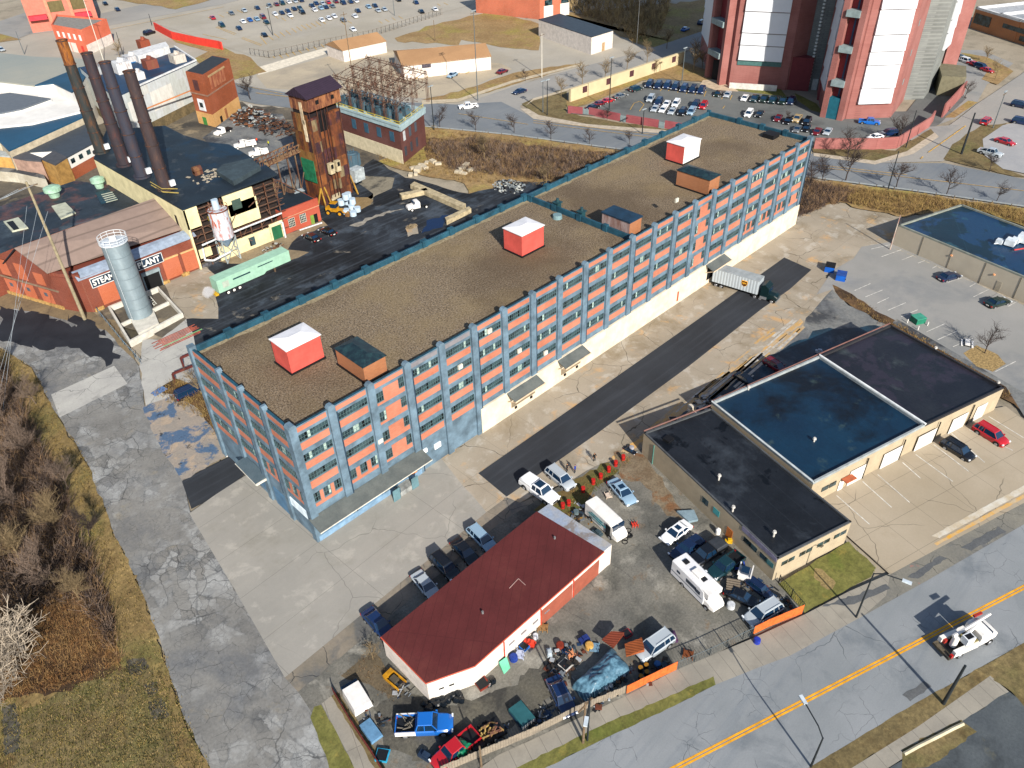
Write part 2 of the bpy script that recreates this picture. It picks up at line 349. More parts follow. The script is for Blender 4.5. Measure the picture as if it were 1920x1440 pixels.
patch('dry_field', wob([(295, 52), (330, 62), (420, 90), (440, 100), (400, 100), (330, 80)], 2), m_gold)
patch('dry_field', wob([(40, 75), (0, 80), (-100, 92), (-100, 75), (0, 64)], 2), m_gold)
patch('dry_field', wob([(215, 0), (330, 18), (480, -20), (500, -60), (200, -60)], 2), m_gold)
patch('dry_field', wob([(790, 188), (860, 172), (960, 138), (1090, 118), (1060, 130), (960, 160), (860, 190)], 2), m_gold)
patch('side_road', [(855, 200), (960, 164), (1080, 129), (1200, 98), (1330, 55), (1420, 20), (1500, 30), (1290, 93), (1180, 131), (1080, 164), (1000, 186), (975, 200), (992, 218), (900, 222)], m_farst)
patch('back_road', [(330, 130), (480, 165), (620, 188), (792, 194), (855, 197), (940, 192), (1000, 222), (1100, 240), (1245, 250), (1440, 278), (1525, 290), (1640, 307), (1770, 307), (1920, 337), (2200, 400), (2200, 450), (1920, 389), (1720, 360), (1515, 333), (1330, 304), (1155, 280), (960, 253), (797, 236), (700, 221), (480, 196), (330, 162)], m_broad)
patch('cross_street', [(1640, 307), (1710, 287), (1750, 257), (1795, 225), (1830, 197), (1915, 140), (2000, 70), (2100, 100), (1930, 220), (1885, 232), (1860, 242), (1767, 304)], m_farst)
patch('jail_lot', [(1070, 214), (1105, 200), (1140, 185), (1210, 155), (1240, 148), (1370, 165), (1480, 182), (1560, 212), (1700, 210), (1740, 160), (1800, 160), (1812, 190), (1760, 235), (1700, 262), (1660, 268), (1520, 268), (1330, 246), (1200, 226)], ground('jail_lot_asphalt', '#565959', '#646664', .06, .1, 2, stains=(('#3a3c3d', .08, .5, .65, .6),)))
patch('drive', [(1760, 235), (1795, 222), (1830, 196), (1850, 160), (1900, 120), (1840, 95), (1780, 95), (1780, 150), (1812, 185)], m_grey)
patch('drive', [(1690, 262), (1730, 240), (1800, 235), (1760, 262), (1735, 268)], m_grey)
patch('lawn', wob([(1060, 190), (1280, 116), (1350, 143), (1325, 155), (1240, 148), (1205, 152), (1130, 185), (1066, 208)], 2), m_gold)
patch('lawn', wob([(1368, 160), (1455, 156), (1475, 183), (1385, 172)], 1), m_green)
patch('lawn', wob([(1490, 176), (1530, 195), (1545, 215), (1520, 208), (1495, 190)], 1), m_green)
patch('walkway', [(1318, 152), (1350, 148), (1368, 160), (1385, 173), (1340, 170), (1312, 160)], paint('#b7a48b', .9))
patch('grass_strip', wob([(978, 196), (1000, 186), (1062, 168), (1062, 214), (1160, 231), (1270, 246), (1245, 249), (1100, 238), (1010, 220)], 2), m_grass)
patch('grass_strip', wob([(1520, 274), (1680, 284), (1745, 243), (1752, 252), (1700, 287), (1640, 303), (1525, 287)], 2), m_grass)
patch('grass_strip', wob([(1768, 300), (1785, 272), (1840, 236), (1888, 232), (1860, 260), (1840, 290), (1880, 318), (1925, 334), (1900, 332)], 2), m_grass)
patch('grass_strip', wob([(1770, 222), (1815, 190), (1833, 193), (1790, 222)], 1), m_gold)
patch('grass_strip', wob([(1800, 100), (1850, 108), (1900, 135), (1870, 160), (1840, 150), (1855, 130)], 1), m_gold)
patch('sidewalk', [(975, 205), (1000, 224), (1100, 240), (1245, 252), (1440, 280), (1440, 275), (1245, 245), (1100, 234), (1010, 217), (990, 205)], paint('#aa9f8e', .9))
patch('sidewalk', [(1525, 288), (1640, 303), (1700, 285), (1752, 250), (1760, 258), (1712, 290), (1640, 310), (1525, 294)], paint('#aa9f8e', .9))
patch('sidewalk', [(790, 190), (860, 186), (960, 152), (1090, 120), (1092, 123), (960, 157), (860, 192), (792, 197)], paint('#b3a68f', .9))
patch('sidewalk', [(1080, 163), (1180, 130), (1290, 92), (1292, 95), (1180, 134), (1080, 167), (1000, 190), (985, 200), (1000, 186)], paint('#b3a68f', .9))
patch('retail_lot', [(1842, 262), (1880, 236), (1960, 220), (2100, 260), (2100, 360), (1960, 335), (1880, 318), (1845, 292)], ground('retail_asphalt', '#85878a', '#949494', .08, .08, 2))
# embankment below the back road
patch('embankment', wob([(690, 300), (797, 238), (960, 255), (1155, 283), (1515, 336), (1720, 364), (1920, 392), (2100, 432), (2100, 470), (1925, 428), (1810, 385), (1700, 408), (1640, 398), (1570, 380), (1510, 402), (1480, 440), (1200, 520), (900, 420), (870, 345), (790, 330)], 4), m_gold)
patch('brush_floor', wob([(800, 262), (900, 262), (1000, 275), (1160, 292), (1200, 330), (1100, 345), (960, 330), (860, 318), (800, 300)], 6, seed=4), m_brown)
patch('brush_floor', wob([(1490, 345), (1560, 350), (1640, 365), (1600, 385), (1560, 378), (1520, 395), (1495, 420), (1470, 420), (1470, 350)], 5, seed=5), m_brown)
patch('factory_ground', wob([(-120, 566), (200, 606), (345, 645), (470, 560), (560, 335), (700, 310), (800, 262), (720, 232), (600, 208), (480, 200), (380, 182), (200, 230), (-120, 300)], 4), ground('factory_dirt', '#4b463e', '#5f584c', .08, .3, 2, stains=(('#2a2a2a', .07, .5, .62, .8), ('#877a62', .15, .56, .66, .7))))
# yard behind the warehouse
patch('coal_yard', wob([(345, 640), (350, 600), (330, 545), (385, 500), (420, 490), (530, 450), (560, 330), (640, 350), (700, 300), (760, 335), (880, 365), (960, 345), (1030, 340), (1150, 510), (430, 832)], 3, seed=9), m_yard)
patch('scrap_yard', wob([(395, 250), (440, 205), (530, 215), (560, 300), (640, 345), (600, 380), (480, 330), (430, 300), (380, 260)], 4, seed=3), m_mud)
patch('yard_slab', wob([(650, 400), (700, 385), (700, 365), (660, 340), (655, 330), (740, 335), (735, 355), (720, 362)], 2), ground('pale_dirt', '#6f695b', '#7e7767', .2, .3, 2, stains=(('#33322f', .15, .5, .6, .8),)))
patch('pale_dirt', wob([(655, 425), (720, 400), (760, 393), (700, 412), (672, 427)], 3, 8), paint('#8f8a80', .9, dirt=.3))
patch('pale_dirt', wob([(340, 505), (385, 500), (415, 530), (405, 560), (410, 600), (350, 600), (320, 560), (300, 520)], 3), m_tan)
patch('pale_dirt', wob([(400, 492), (525, 447), (605, 415), (615, 425), (560, 445), (540, 470), (580, 475), (560, 485), (480, 500)], 3), ground('rubble_dirt', '#6f6350', '#8a7a61', .2, .3, 2))
patch('pale_dirt', wob([(760, 430), (782, 425), (785, 440), (765, 446)], 2, 8), m_tan)
patch('plank_floor', [(660, 405), (662, 372), (690, 372), (700, 378), (695, 385)], corrug('planks', '#8a7450', .5, axis=0))
patch('puddle', wob([(800, 415), (855, 402), (840, 412), (830, 428), (790, 440), (800, 425)], 3, 8), (lambda t: t.out(lin('#0a1c3c')))(NT('puddle_water', .08)))
patch('verge', wob([(-60, 532), (40, 545), (150, 572), (190, 598), (215, 602), (262, 690), (250, 690), (200, 625), (160, 612), (60, 590), (-60, 572)], 3), ground('verge_dirt', '#5d5140', '#7a6a4f', .15, .3, 2))
# left drive and grass
patch('drive', wob([(-120, 570), (60, 586), (160, 612), (200, 622), (262, 690), (272, 765), (305, 830), (345, 905), (358, 963), (450, 1120), (540, 1272), (590, 1335), (640, 1440), (700, 1560), (400, 1560), (395, 1440), (345, 1345), (305, 1215), (262, 1100), (210, 990), (165, 872), (107, 778), (60, 690), (0, 652), (-120, 640)], 3, 16), m_old)
patch('drive', wob([(262, 690), (268, 640), (300, 640), (350, 600), (365, 640), (440, 845), (330, 745), (275, 765)], 3), m_strip)
patch('pale_strip', [(97, 742), (215, 688), (240, 722), (113, 785)], m_strip)
for i, q in enumerate(([(0, 575), (60, 585), (130, 610), (210, 640), (225, 675), (200, 690), (150, 655), (90, 660), (40, 650), (0, 640)], [(20, 600), (90, 618), (120, 640), (60, 640)], [(130, 590), (180, 612), (200, 632), (150, 640)])):
    patch('tar_patch', wob(q, 9, 9, i+20), m_tar)
patch('tar_patch', [(342, 905), (378, 885), (445, 852), (470, 885), (402, 935), (360, 957)], m_black)
patch('grass_verge', wob([(-300, 640), (0, 655), (60, 692), (107, 780), (165, 874), (210, 992), (262, 1102), (303, 1217), (343, 1347), (393, 1440), (398, 1600), (-400, 1600)], 4), m_verge)
patch('grass_verge', wob([(40, 1345), (110, 1300), (200, 1262), (240, 1250), (290, 1262), (312, 1330), (330, 1400), (345, 1480), (20, 1480)], 12, 16, 6), m_grass)
patch('brush_floor', wob([(-300, 700), (10, 690), (60, 800), (110, 900), (150, 1000), (190, 1090), (215, 1180), (230, 1260), (120, 1300), (-300, 1340)], 9, seed=8), m_brown)
patch('golden_verge', wob([(200, 1000), (215, 1010), (262, 1105), (300, 1215), (240, 1240), (222, 1160)], 8, 10), m_verge)
for i, q in enumerate(([(238, 1240), (270, 1235), (280, 1255), (255, 1270), (240, 1262)], [(272, 1285), (295, 1280), (297, 1300), (280, 1310)], [(278, 1320), (305, 1312), (318, 1345), (290, 1355)], [(5, 1330), (30, 1320), (40, 1370), (38, 1410), (10, 1420)])):
    patch('mud_patch', wob(q, 3, 4, i+40), paint('#524e44', .85, dirt=.45, sc=1.2))
# slab south of the warehouse
m_slab = ground('peeling_slab', '#7d7871', '#8e8377', .3, .2, 3, stains=(('#2f5273', .22, .5, .55, .85), ('#a08d77', .35, .55, .6, .6), ('#23262b', .5, .62, .66, .8)), crack=((.4, .03, .5, .55, .6),))
patch('old_slab', wob([(268, 765), (310, 750), (330, 742), (380, 775), (438, 852), (342, 903), (305, 850)], 3), m_slab)
patch('brush_floor', wob([(285, 738), (330, 712), (395, 740), (440, 836), (425, 850), (380, 778), (335, 742)], 4), m_brown)
patch('concrete_apron', [(356, 965), (405, 930), (470, 888), (480, 860), (620, 990), (820, 840), (850, 852), (897, 890), (950, 935), (912, 963), (720, 1125), (535, 1273), (448, 1120)], m_conc)
patch('yard_concrete', wob([(830, 865), (790, 840), (1480, 400), (1560, 384), (1640, 400), (1690, 410), (1690, 455), (1650, 470), (1545, 520), (1590, 560), (1540, 610), (1480, 680), (1400, 740), (1300, 790), (1205, 850), (1100, 890), (1010, 925), (930, 975), (912, 963)], 3, 30), m_tan)
patch('apron_edge', [(535, 1273), (912, 963), (950, 935), (975, 945), (1030, 925), (935, 990), (730, 1160), (640, 1240), (560, 1300)], ground('edge_concrete', '#6b655a', '#80776a', .15, .15, 3, crack=((.25, .03, .42, .5, .9),), crackc='#23272b', stains=(('#4c5053', .15, .5, .62, .7),)))
patch('new_asphalt_lane', [(897, 890), (1100, 748), (1310, 600), (1470, 485), (1521, 508), (1480, 545), (1427, 582), (1290, 690), (1120, 815), (950, 934)], m_black)
patch('worn_asphalt', wob([(1520, 590), (1560, 545), (1590, 575), (1680, 620), (1720, 640), (1660, 660), (1560, 700), (1400, 790), (1340, 800), (1290, 800), (1420, 690), (1480, 640)], 6, 16, 3), m_mud)
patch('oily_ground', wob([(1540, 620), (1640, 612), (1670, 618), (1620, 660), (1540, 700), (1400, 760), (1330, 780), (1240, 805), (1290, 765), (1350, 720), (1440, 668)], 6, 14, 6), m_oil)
for q in ([(1228, 800), (1300, 745), (1420, 665), (1500, 600), (1506, 606), (1425, 672), (1310, 756), (1240, 805)], [(1130, 872), (1205, 820), (1212, 825), (1140, 880)]):
    patch('faded_marking', wob(q, 2, 8, 5), ground('faded_yellow', '#b98f4e', '#a1927a', .5, .2, 4))
patch('faded_marking', wob([(1250, 806), (1320, 752), (1330, 757), (1262, 812)], 2, 8), ground('faded_white', '#b4b2aa', '#94897a', .5, .2, 4))
r9 = random.Random(12)
for m_, nn in ((ground('faded_yellow_paint', '#b08a4c', '#968c7b', .8, .2, 4), 30), (ground('faded_white_paint', '#b0aea6', '#8d857a', .8, .2, 4), 20)):
    mb = MB()
    for k in range(nn):
        t0 = r9.uniform(0, .85); t1 = t0+r9.uniform(.08, .3); o_ = r9.uniform(-2.2, 2.6); a = Vector(G(1215, 845)); b = Vector(G(1500, 603)); d_ = (b-a).normalized(); n_ = Vector((-d_.y, d_.x)); p = a.lerp(b, t0)+n_*o_; q = a.lerp(b, min(1, t1))+n_*(o_+r9.uniform(-.3, .3)); w_ = r9.uniform(.08, .32); mb.poly([(*(p+n_*w_), LZ[0]+.03), (*(p-n_*w_), LZ[0]+.03), (*(q-n_*w_), LZ[0]+.03), (*(q+n_*w_), LZ[0]+.03)])
    zf_ = zlevel(mb.v, .006)[0]; mb.v = [(x, y, zf_) for x, y, z in mb.v]; REG.append((min(v[0] for v in mb.v), max(v[0] for v in mb.v), min(v[1] for v in mb.v), max(v[1] for v in mb.v), zf_)); struct('faded_marking', mb, m_)
patch('gravel_yard', wob([(585, 1338), (560, 1300), (640, 1235), (730, 1160), (935, 985), (1030, 925), (1100, 885), (1205, 843), (1212, 810), (1300, 800), (1460, 1090), (1508, 1150), (1405, 1198), (1175, 1308), (1040, 1370), (940, 1415), (900, 1440), (840, 1480), (705, 1480)], 2, 24), m_dirt)
patch('leaf_litter', wob([(1150, 850), (1205, 855), (1260, 930), (1290, 980), (1250, 970), (1200, 905), (1165, 900)], 6, 12, 2), ground('leaf_litter', '#5f5140', '#756a58', .4, .5, 3, stains=(('#6a4527', .3, .55, .62, .7),)))
patch('leaf_litter', wob([(1000, 960), (1080, 900), (1140, 870), (1160, 885), (1110, 925), (1090, 960), (1060, 990)], 6, 12, 3), ground('weeds', '#5c4c2c', '#4c5128', .3, .4, 3))
patch('leaf_litter', wob([(640, 1270), (700, 1225), (730, 1260), (760, 1300), (750, 1330), (700, 1290)], 6, 12, 3), ground('weedy_dirt', '#4a4234', '#5f5442', .3, .4, 3))
patch('dark_dirt', wob([(700, 1330), (760, 1300), (830, 1330), (900, 1310), (960, 1290), (1040, 1230), (1060, 1270), (1010, 1340), (900, 1400), (790, 1430), (720, 1400)], 8, 12, 9), ground('dark_dirt', '#43423e', '#565349', .2, .45, 3, stains=(('#2c2c2b', .2, .5, .62, .8), ('#7d776a', .3, .58, .68, .6))))
patch('parking_lot', wob([(1530, 555), (1560, 510), (1600, 487), (1615, 465), (1668, 456), (1925, 578), (2200, 700), (2200, 950), (1920, 748), (1720, 628), (1600, 570), (1560, 545)], 1, 60), m_grey)
patch('weed_strip', wob([(1560, 536), (1585, 548), (1650, 590), (1720, 625), (1920, 745), (1990, 800), (1985, 812), (1900, 760), (1700, 640), (1640, 600), (1575, 562)], 4, 12, 2), m_brown)
patch('verge', [(1885, 728), (1672, 608), (1680, 600), (1920, 740), (2000, 800), (1990, 830), (1920, 785)], m_mud)
patch('tree_island', wob([(1805, 665), (1830, 650), (1870, 668), (1885, 685), (1860, 700), (1830, 690)], 2, 10), paint('#9c8458', .9, dirt=.4, sc=3))
patch('front_lot', [(1540, 932), (1700, 840), (1850, 770), (1885, 765), (1930, 800), (2100, 880), (2100, 885), (1920, 968), (1760, 1040), (1668, 1080), (1588, 1008)], m_lot)
patch('parking_edge', [(1668, 1080), (1760, 1030), (1920, 945), (2100, 860), (2100, 905), (1920, 985), (1738, 1091), (1617, 1158), (1590, 1140)], ground('edge_asphalt', '#63625d', '#767369', .2, .2, 4, crack=((.3, .03, .4, .5, .8),), stains=(('#55575a', .12, .52, .6, .8), ('#a35f55', .3, .66, .7, .5))))
# street and pavements
patch('street', [(2300, 800), (1920, 985), (1738, 1091), (1617, 1158), (1481, 1232), (1420, 1255), (1340, 1287), (1272, 1322), (1155, 1377), (1027, 1440), (900, 1510), (1200, 1650), (1519, 1440), (1698, 1332), (1920, 1207), (2300, 980)], m_street)
patch('sidewalk', [(935, 1418), (1040, 1370), (1175, 1307), (1265, 1260), (1410, 1200), (1508, 1155), (1590, 1112), (1668, 1078), (1660, 1120), (1617, 1158), (1481, 1232), (1420, 1255), (1340, 1287), (1337, 1272), (1190, 1337), (1115, 1370), (972, 1442), (900, 1485), (860, 1470)], m_walk, .12, True)
patch('grass_strip', wob([(972, 1441), (1115, 1369), (1190, 1336), (1337, 1271), (1341, 1287), (1272, 1322), (1155, 1377), (1027, 1440), (960, 1480), (910, 1480)], 2, 12), m_green, .1)
patch('lawn', wob([(1458, 1098), (1590, 1018), (1640, 1068), (1632, 1085), (1508, 1152)], 2, 20), m_green, .13)
patch('bare_dirt', wob([(1527, 1068), (1540, 1070), (1566, 1096), (1560, 1108), (1545, 1105), (1525, 1085)], 3, 7), paint('#8a7850', .9, dirt=.3, sc=3), .14)
patch('grass_verge', wob([(583, 1348), (590, 1328), (603, 1324), (655, 1420), (690, 1490), (640, 1500), (605, 1405)], 2, 14), m_green, .1, True)
patch('sidewalk', [(604, 1322), (622, 1308), (662, 1370), (710, 1450), (740, 1500), (690, 1500), (655, 1420)], m_walk, .08)
patch('grass_verge', wob([(622, 1308), (634, 1300), (700, 1400), (740, 1470), (720, 1475), (662, 1372)], 2, 12), m_grass, .1)
patch('grass_strip', wob([(1440, 1490), (1519, 1440), (1698, 1332), (1920, 1207), (2200, 1050), (2200, 1100), (1920, 1245), (1860, 1278), (1720, 1366), (1600, 1440), (1500, 1500)], 2, 20), m_grass, .1)
patch('sidewalk', [(1500, 1505), (1600, 1440), (1720, 1365), (1855, 1270), (1890, 1300), (1770, 1375), (1660, 1445), (1560, 1500)], m_walk, .08)
patch('dark_lot', wob([(1640, 1460), (1770, 1376), (1890, 1300), (1960, 1350), (2000, 1700), (1500, 1700)], 3, 20), ground('dark_asphalt', '#3d4348', '#4d5356', .15, .25, 3, stains=(('#2b3034', .1, .5, .6, .7), ('#5d5a45', .12, .56, .64, .7))), .07)  # dark grey asphalt with darker and olive stains
patch('grass_patch', wob([(1690, 1408), (1800, 1352), (1830, 1375), (1790, 1405), (1740, 1440), (1690, 1450)], 4, 10), m_grass, .09)
patch('grass_patch', wob([(1860, 1278), (1920, 1240), (2100, 1150), (2100, 1350), (1920, 1330), (1895, 1300)], 4, 14), m_grass, .1)
# painted markings
def lines(name, segs, wd, m, z=.09):
    mb = MB(); z, bb = zlevel([G(*q) for sg_ in segs for q in sg_], .006); REG.append(bb+(z,))
    for a, b in segs:
        p = Vector(G(*a)+(z,)); q = Vector(G(*b)+(z,)); d = (q-p).normalized(); n = Vector((-d.y, d.x, 0))*wd/2
        mb.poly([p+n, p-n, q-n, q+n])
    return struct(name, mb, m)
def off(ox, oy, k, L): return [((ox+a/k, oy+b/k), (ox+c/k, oy+d/k)) for a, b, c, d in L]
a, b = Vector(G(1277, 1437)), Vector(G(1920, 1103)); d = (b-a).normalized(); n = Vector((-d.y, d.x)); mb = MB()
for o_ in (-.17, .17):
    p0 = a-d*30+n*o_; p1 = b+d*60+n*o_; mb.poly([(p0+n*.115).to_3d(), (p0-n*.115).to_3d(), (p1-n*.115).to_3d(), (p1+n*.115).to_3d()])
zc_ = zlevel([G(1300, 1420), G(1800, 1170)], .006)[0]
for i_, v in enumerate(mb.v): mb.v[i_] = (v[0], v[1], zc_)
struct('centre_line', mb, m_yel)
zz = .1
lines('parking_line', off(1200, 600, 2.667, [(980, 885, 1145, 1030), (1110, 815, 1255, 945), (1185, 780, 1345, 920), (1310, 720, 1400, 800), (1375, 680, 1560, 815), (1465, 630, 1640, 765), (1555, 575, 1720, 720), (1640, 555, 1860, 660), (1740, 490, 1920, 600)]), .14, m_white, zz)
lines('parking_line', off(1460, 460, 4.174, [(590, 365, 715, 310), (675, 415, 810, 360), (765, 465, 860, 420), (850, 520, 990, 460), (955, 570, 1085, 515), (1150, 690, 1295, 625), (1240, 750, 1395, 680), (1360, 805, 1515, 740), (1690, 1000, 1850, 920), (800, 100, 955, 45), (960, 125, 1050, 90), (1085, 150, 1140, 130), (1200, 190, 1235, 170), (1320, 300, 1430, 265), (1490, 335, 1535, 310), (1520, 415, 1640, 355), (1790, 490, 1860, 450), (720, 40, 870, 5)]), .14, m_white, zz)
patch('faded_marking', wob([(1745, 1008), (1920, 912), (1960, 890), (1960, 905), (1920, 925), (1760, 1012)], 1, 8), ground('worn_white', '#b9b5aa', '#a89a82', .6, .1, 4))
patch('faded_marking', wob([(1750, 1022), (1920, 928), (1960, 908), (1960, 914), (1920, 936), (1755, 1026)], 1, 8), ground('worn_yellow', '#c0903c', '#a89a82', .6, .1, 4))
h1 = [(547, 54, 556, 62), (556, 51, 566, 59), (565, 48, 575, 56), (574, 46, 584, 54), (583, 44, 593, 51), (592, 41, 602, 49), (601, 39, 611, 46), (536, 58, 545, 66), (525, 61, 534, 69), (514, 64, 524, 72), (503, 68, 513, 76), (488, 69, 500, 84), (453, 73, 490, 87), (455, 71, 492, 85), (405, 52, 440, 66), (408, 51, 443, 64),
      (560, 95, 566, 101), (548, 98, 554, 104), (536, 101, 542, 107), (524, 104, 530, 110), (512, 107, 516, 110), (574, 91, 580, 97), (588, 88, 594, 94), (602, 84, 608, 90), (616, 81, 622, 86), (630, 78, 636, 83), (515, 30, 522, 36), (528, 34, 536, 40), (540, 30, 549, 37), (425, 75, 380, 65), (820, 8, 826, 12), (832, 6, 840, 10), (710, 40, 717, 45), (722, 37, 730, 42), (735, 34, 742, 39), (747, 31, 755, 36), (390, 33, 400, 38), (410, 28, 420, 33), (425, 24, 435, 29), (445, 20, 455, 25), (640, 42, 648, 48), (652, 40, 660, 45)]
lines('parking_line', [((a, b), (c, d)) for a, b, c, d in h1], .25, m_fyel, zz)
lines('parking_line', off(960, 0, 4, [(1050, 680, 1080, 640), (1110, 690, 1145, 645), (1170, 690, 1200, 660), (1240, 700, 1265, 665), (1305, 710, 1330, 680), (1370, 720, 1390, 690), (1440, 730, 1455, 690), (1505, 735, 1520, 705), (1570, 750, 1590, 715), (1635, 755, 1650, 720), (885, 830, 915, 780), (915, 780, 960, 765), (960, 765, 990, 790), (955, 840, 990, 790), (1580, 820, 1595, 800)]), .18, m_fyel, zz)
lines('lane_line', [((1000, 232), (1240, 262)), ((1530, 315), (1920, 360)), ((400, 150), (530, 178)), ((860, 215), (990, 235))], .2, m_fyel, zz)
lines('lane_line', [((1240, 256), (1000, 228)), ((1530, 311), (1700, 330))], .2, m_fyel, zz)
lines('lane_line', [((1740, 288), (1810, 238)), ((1726, 300), (1730, 296)), ((200, 58), (420, 14)), ((600, 190), (480, 176))], .3, m_fyel, zz)
lines('stall_line', [((780, 150), (790, 142)), ((800, 147), (812, 138)), ((822, 142), (835, 135)), ((855, 143), (868, 134)), ((874, 140), (886, 132))], .3, m_fyel, zz)
for q in ([(1540, 1140), (1660, 1098), (1668, 1106), (1600, 1136)], [(1700, 1085), (1760, 1045), (1775, 1050), (1720, 1088)], [(1800, 1030), (1870, 990), (1885, 1000), (1820, 1036)], [(1690, 1306), (1730, 1280), (1745, 1290), (1705, 1318)]): patch('repair_patch', wob(q, 3, 9, int(q[0][0])), ground('repair_patch', '#4a4d50', '#565859', .3, .3, 4), z=.2)
# manholes, drains and kerbs
def disc(name, px, py, r, m, z=.1, th=.02):
    c = G(px, py); mb = MB().tube((c[0], c[1], z-.3), (c[0], c[1], z+th), r, r, 20); return struct(name, mb, m)
rustm = rusty('rust_iron', '#5b3a26', '#7a4a26'); irm = paint('#4b4540', .8, dirt=.3, sc=2)
tag(disc('manhole_cover', 1561, 1169, .62, paint('#9a4a1e', .85, dirt=.3, sc=2), .12), 'large orange rusty manhole cover in the pavement by the street lamp', 'manhole cover')['kind'] = 'structure'
disc('manhole_cover', 1520, 1178, .5, irm, .12); disc('manhole_cover', 1040, 1391, .55, irm, .12); disc('manhole_cover', 1687, 1332, .5, rustm, .18); disc('manhole_cover', 1890, 1083, .3, irm, .18)
for px, py in ((1548, 1195), (1502, 1217), (1102, 1420)):
    c = G(px, py); o = MB(); o.obox((c[0], c[1], .19), R(-19.5), .75, .45, .02, 0)
    for k in range(7): o.obox((c[0]+math.cos(R(-19.5))*(k-3)*.2, c[1]+math.sin(R(-19.5))*(k-3)*.2, .215), R(-19.5), .04, .38, .01, 1)
    struct('storm_drain', o, [rustm, blackm])
# ------------------------------------------------------------------ the warehouse
BL = 21*6.1; BW = 25.85; ZR = 19.2; ZP = 20.15
blue = paint('#5f7585', .75, dirt=.3, sc=.45, name='blue_paint')
orange = brickmat('orange_brick', '#a3614c', '#ae6d57', '#95654f', 1, .4)
greyb = paint('#77757a', .8, dirt=.15); whitew = paint('#cfc3ae', .8, dirt=.16, sc=.4, name='white_wall')
t = NT('roof_gravel', .95); sp = t.noise(3.7, 3, .85); sp2 = t.noise(8, 2, .8)
c = t.mix(t.ramp(sp, .38, .6), lin('#382e23'), lin('#80705a')); c = t.mix(t.math('MULTIPLY', t.ramp(sp2, .58, .72), .8), c, lin('#b3aa9c'))
c = t.mix(t.math('MULTIPLY', t.ramp(t.noise(.12, 5, .6), .45, .7), 0.4), c, lin('#7d6c4a')); c = t.mix(t.math('MULTIPLY', t.ramp(t.noise(.045, 4, .6), .46, .64), .6), c, lin('#453829')); t.bump(sp, .5, .08); gravel = t.out(c)
navy = paint('#1f4a5c', .6, dirt=.3, sc=.7, name='parapet_coat')
wh = empty('warehouse', (0, 0, 0), 0, 'long blue and orange brick warehouse with a gravel roof in the middle of the scene', 'warehouse')
# walls
mb = MB(); mb.box(.25, .25, 0, BL-.2, BW-.2, ZR-.02)
mb.build('wall', [blue], wh)
# parapets, blue outside, dark coating inside
mb = MB()
for (x0, y0, x1, y1, ix, iy) in ((.25, .25, BL-.2, .6, 0, 1), (.25, BW-.55, BL-.2, BW-.2, 0, -1), (.25, .6, .6, BW-.55, 1, 0), (BL-.55, .6, BL-.2, BW-.55, -1, 0)):
    mb.box(x0, y0, ZR-.02, x1, y1, ZP, 0, 1)
    if ix: X = x1+.004 if ix > 0 else x0-.004; mb.poly([(X, y0, ZR), (X, y1, ZR), (X, y1, ZP-.02), (X, y0, ZP-.02)], 1)
    if iy: Y = y1+.004 if iy > 0 else y0-.004; mb.poly([(x0, Y, ZR), (x1, Y, ZR), (x1, Y, ZP-.02), (x0, Y, ZP-.02)], 1)
mb.build('parapet', [blue, navy], wh)
struct_roof = MB().poly([(.6, .6, ZR), (BL-.55, .6, ZR), (BL-.55, BW-.55, ZR), (.6, BW-.55, ZR)])
ro = struct_roof.build('roof', gravel, wh)
r8 = random.Random(4); mb = MB(); x = .6; y0_ = BW-1.1
while x < BL-1.2: y1_ = BW-.75-r8.uniform(.35, .9); mb.poly([(x, y0_, ZR+.012), (x+1.2, y1_, ZR+.012), (x+1.2, BW-.56, ZR+.012), (x, BW-.56, ZR+.012)]); x += 1.2; y0_ = y1_
mb.build('bare_strip', paint('#8f8268', .9, dirt=.3, sc=2), ro)
# cross parapet
XD = 67.5
mb = MB(); mb.box(XD, .6, ZR, XD+.4, BW-.55, ZR+1.0, 0)
for yy in (.8, 6.5, 12.5, 18.5, 24.5): mb.box(XD-.2, yy-.45, ZR, XD+.6, yy+.45, ZR+1.25, 0)
mb.build('dividing_parapet', navy, ro)
# back parapet coping with buttress caps
for i in range(0, 22):
    x = i*6.1; bx('buttress_cap', navy, wh, (max(.2, x-.55), BW-.75, ZR, min(BL-.1, x+.55), BW+.1, ZP+.3))
for yy in (6.2, 11.8, 17.5): bx('buttress_cap', navy, wh, (BL-.75, yy-.5, ZR, BL+.1, yy+.5, ZP+.3))
# pillars with pointed caps
def pillar(cx, w0, face, cap=20.75):
    h = w0/2; mb = MB()
    if face == 'y':
        mb.box(cx-h, -.08, 0, cx+h, .5, cap-.35); x0, x1 = cx-h, cx+h
        mb.loft([[(x0, y, cap-.35), (x0+.3, y, cap), (x1-.3, y, cap), (x1, y, cap-.35)] for y in (-.1, .62)])
    else:
        mb.box(-.08, cx-h, 0, .5, cx+h, cap-.35)
        mb.loft([[(x, cx-h, cap-.35), (x, cx-h+.3, cap), (x, cx+h-.3, cap), (x, cx+h, cap-.35)] for x in (-.1, .62)])
    mb.build('pillar', blue, wh)
for i in range(1, 21): pillar(i*6.1, 1.1, 'y')
for yy in (6.2, 11.8, 17.5): pillar(yy, 1.0, 'x')
mb = MB(); mb.box(-.08, -.08, 0, 1, 1, 20.5); mb.loft([[(-.1, -.1, 20.5), (.2, -.1, 20.85), (.8, -.1, 20.85), (1.02, -.1, 20.5)], [(-.1, 1, 20.5), (.2, 1, 20.85), (.8, 1, 20.85), (1.02, 1, 20.5)]]); mb.build('pillar', blue, wh)
bx('pillar', blue, wh, (BL-1, -.08, 0, BL+.08, .9, 20.5), (-.08, BW-.9, 0, .9, BW+.05, 20.6))
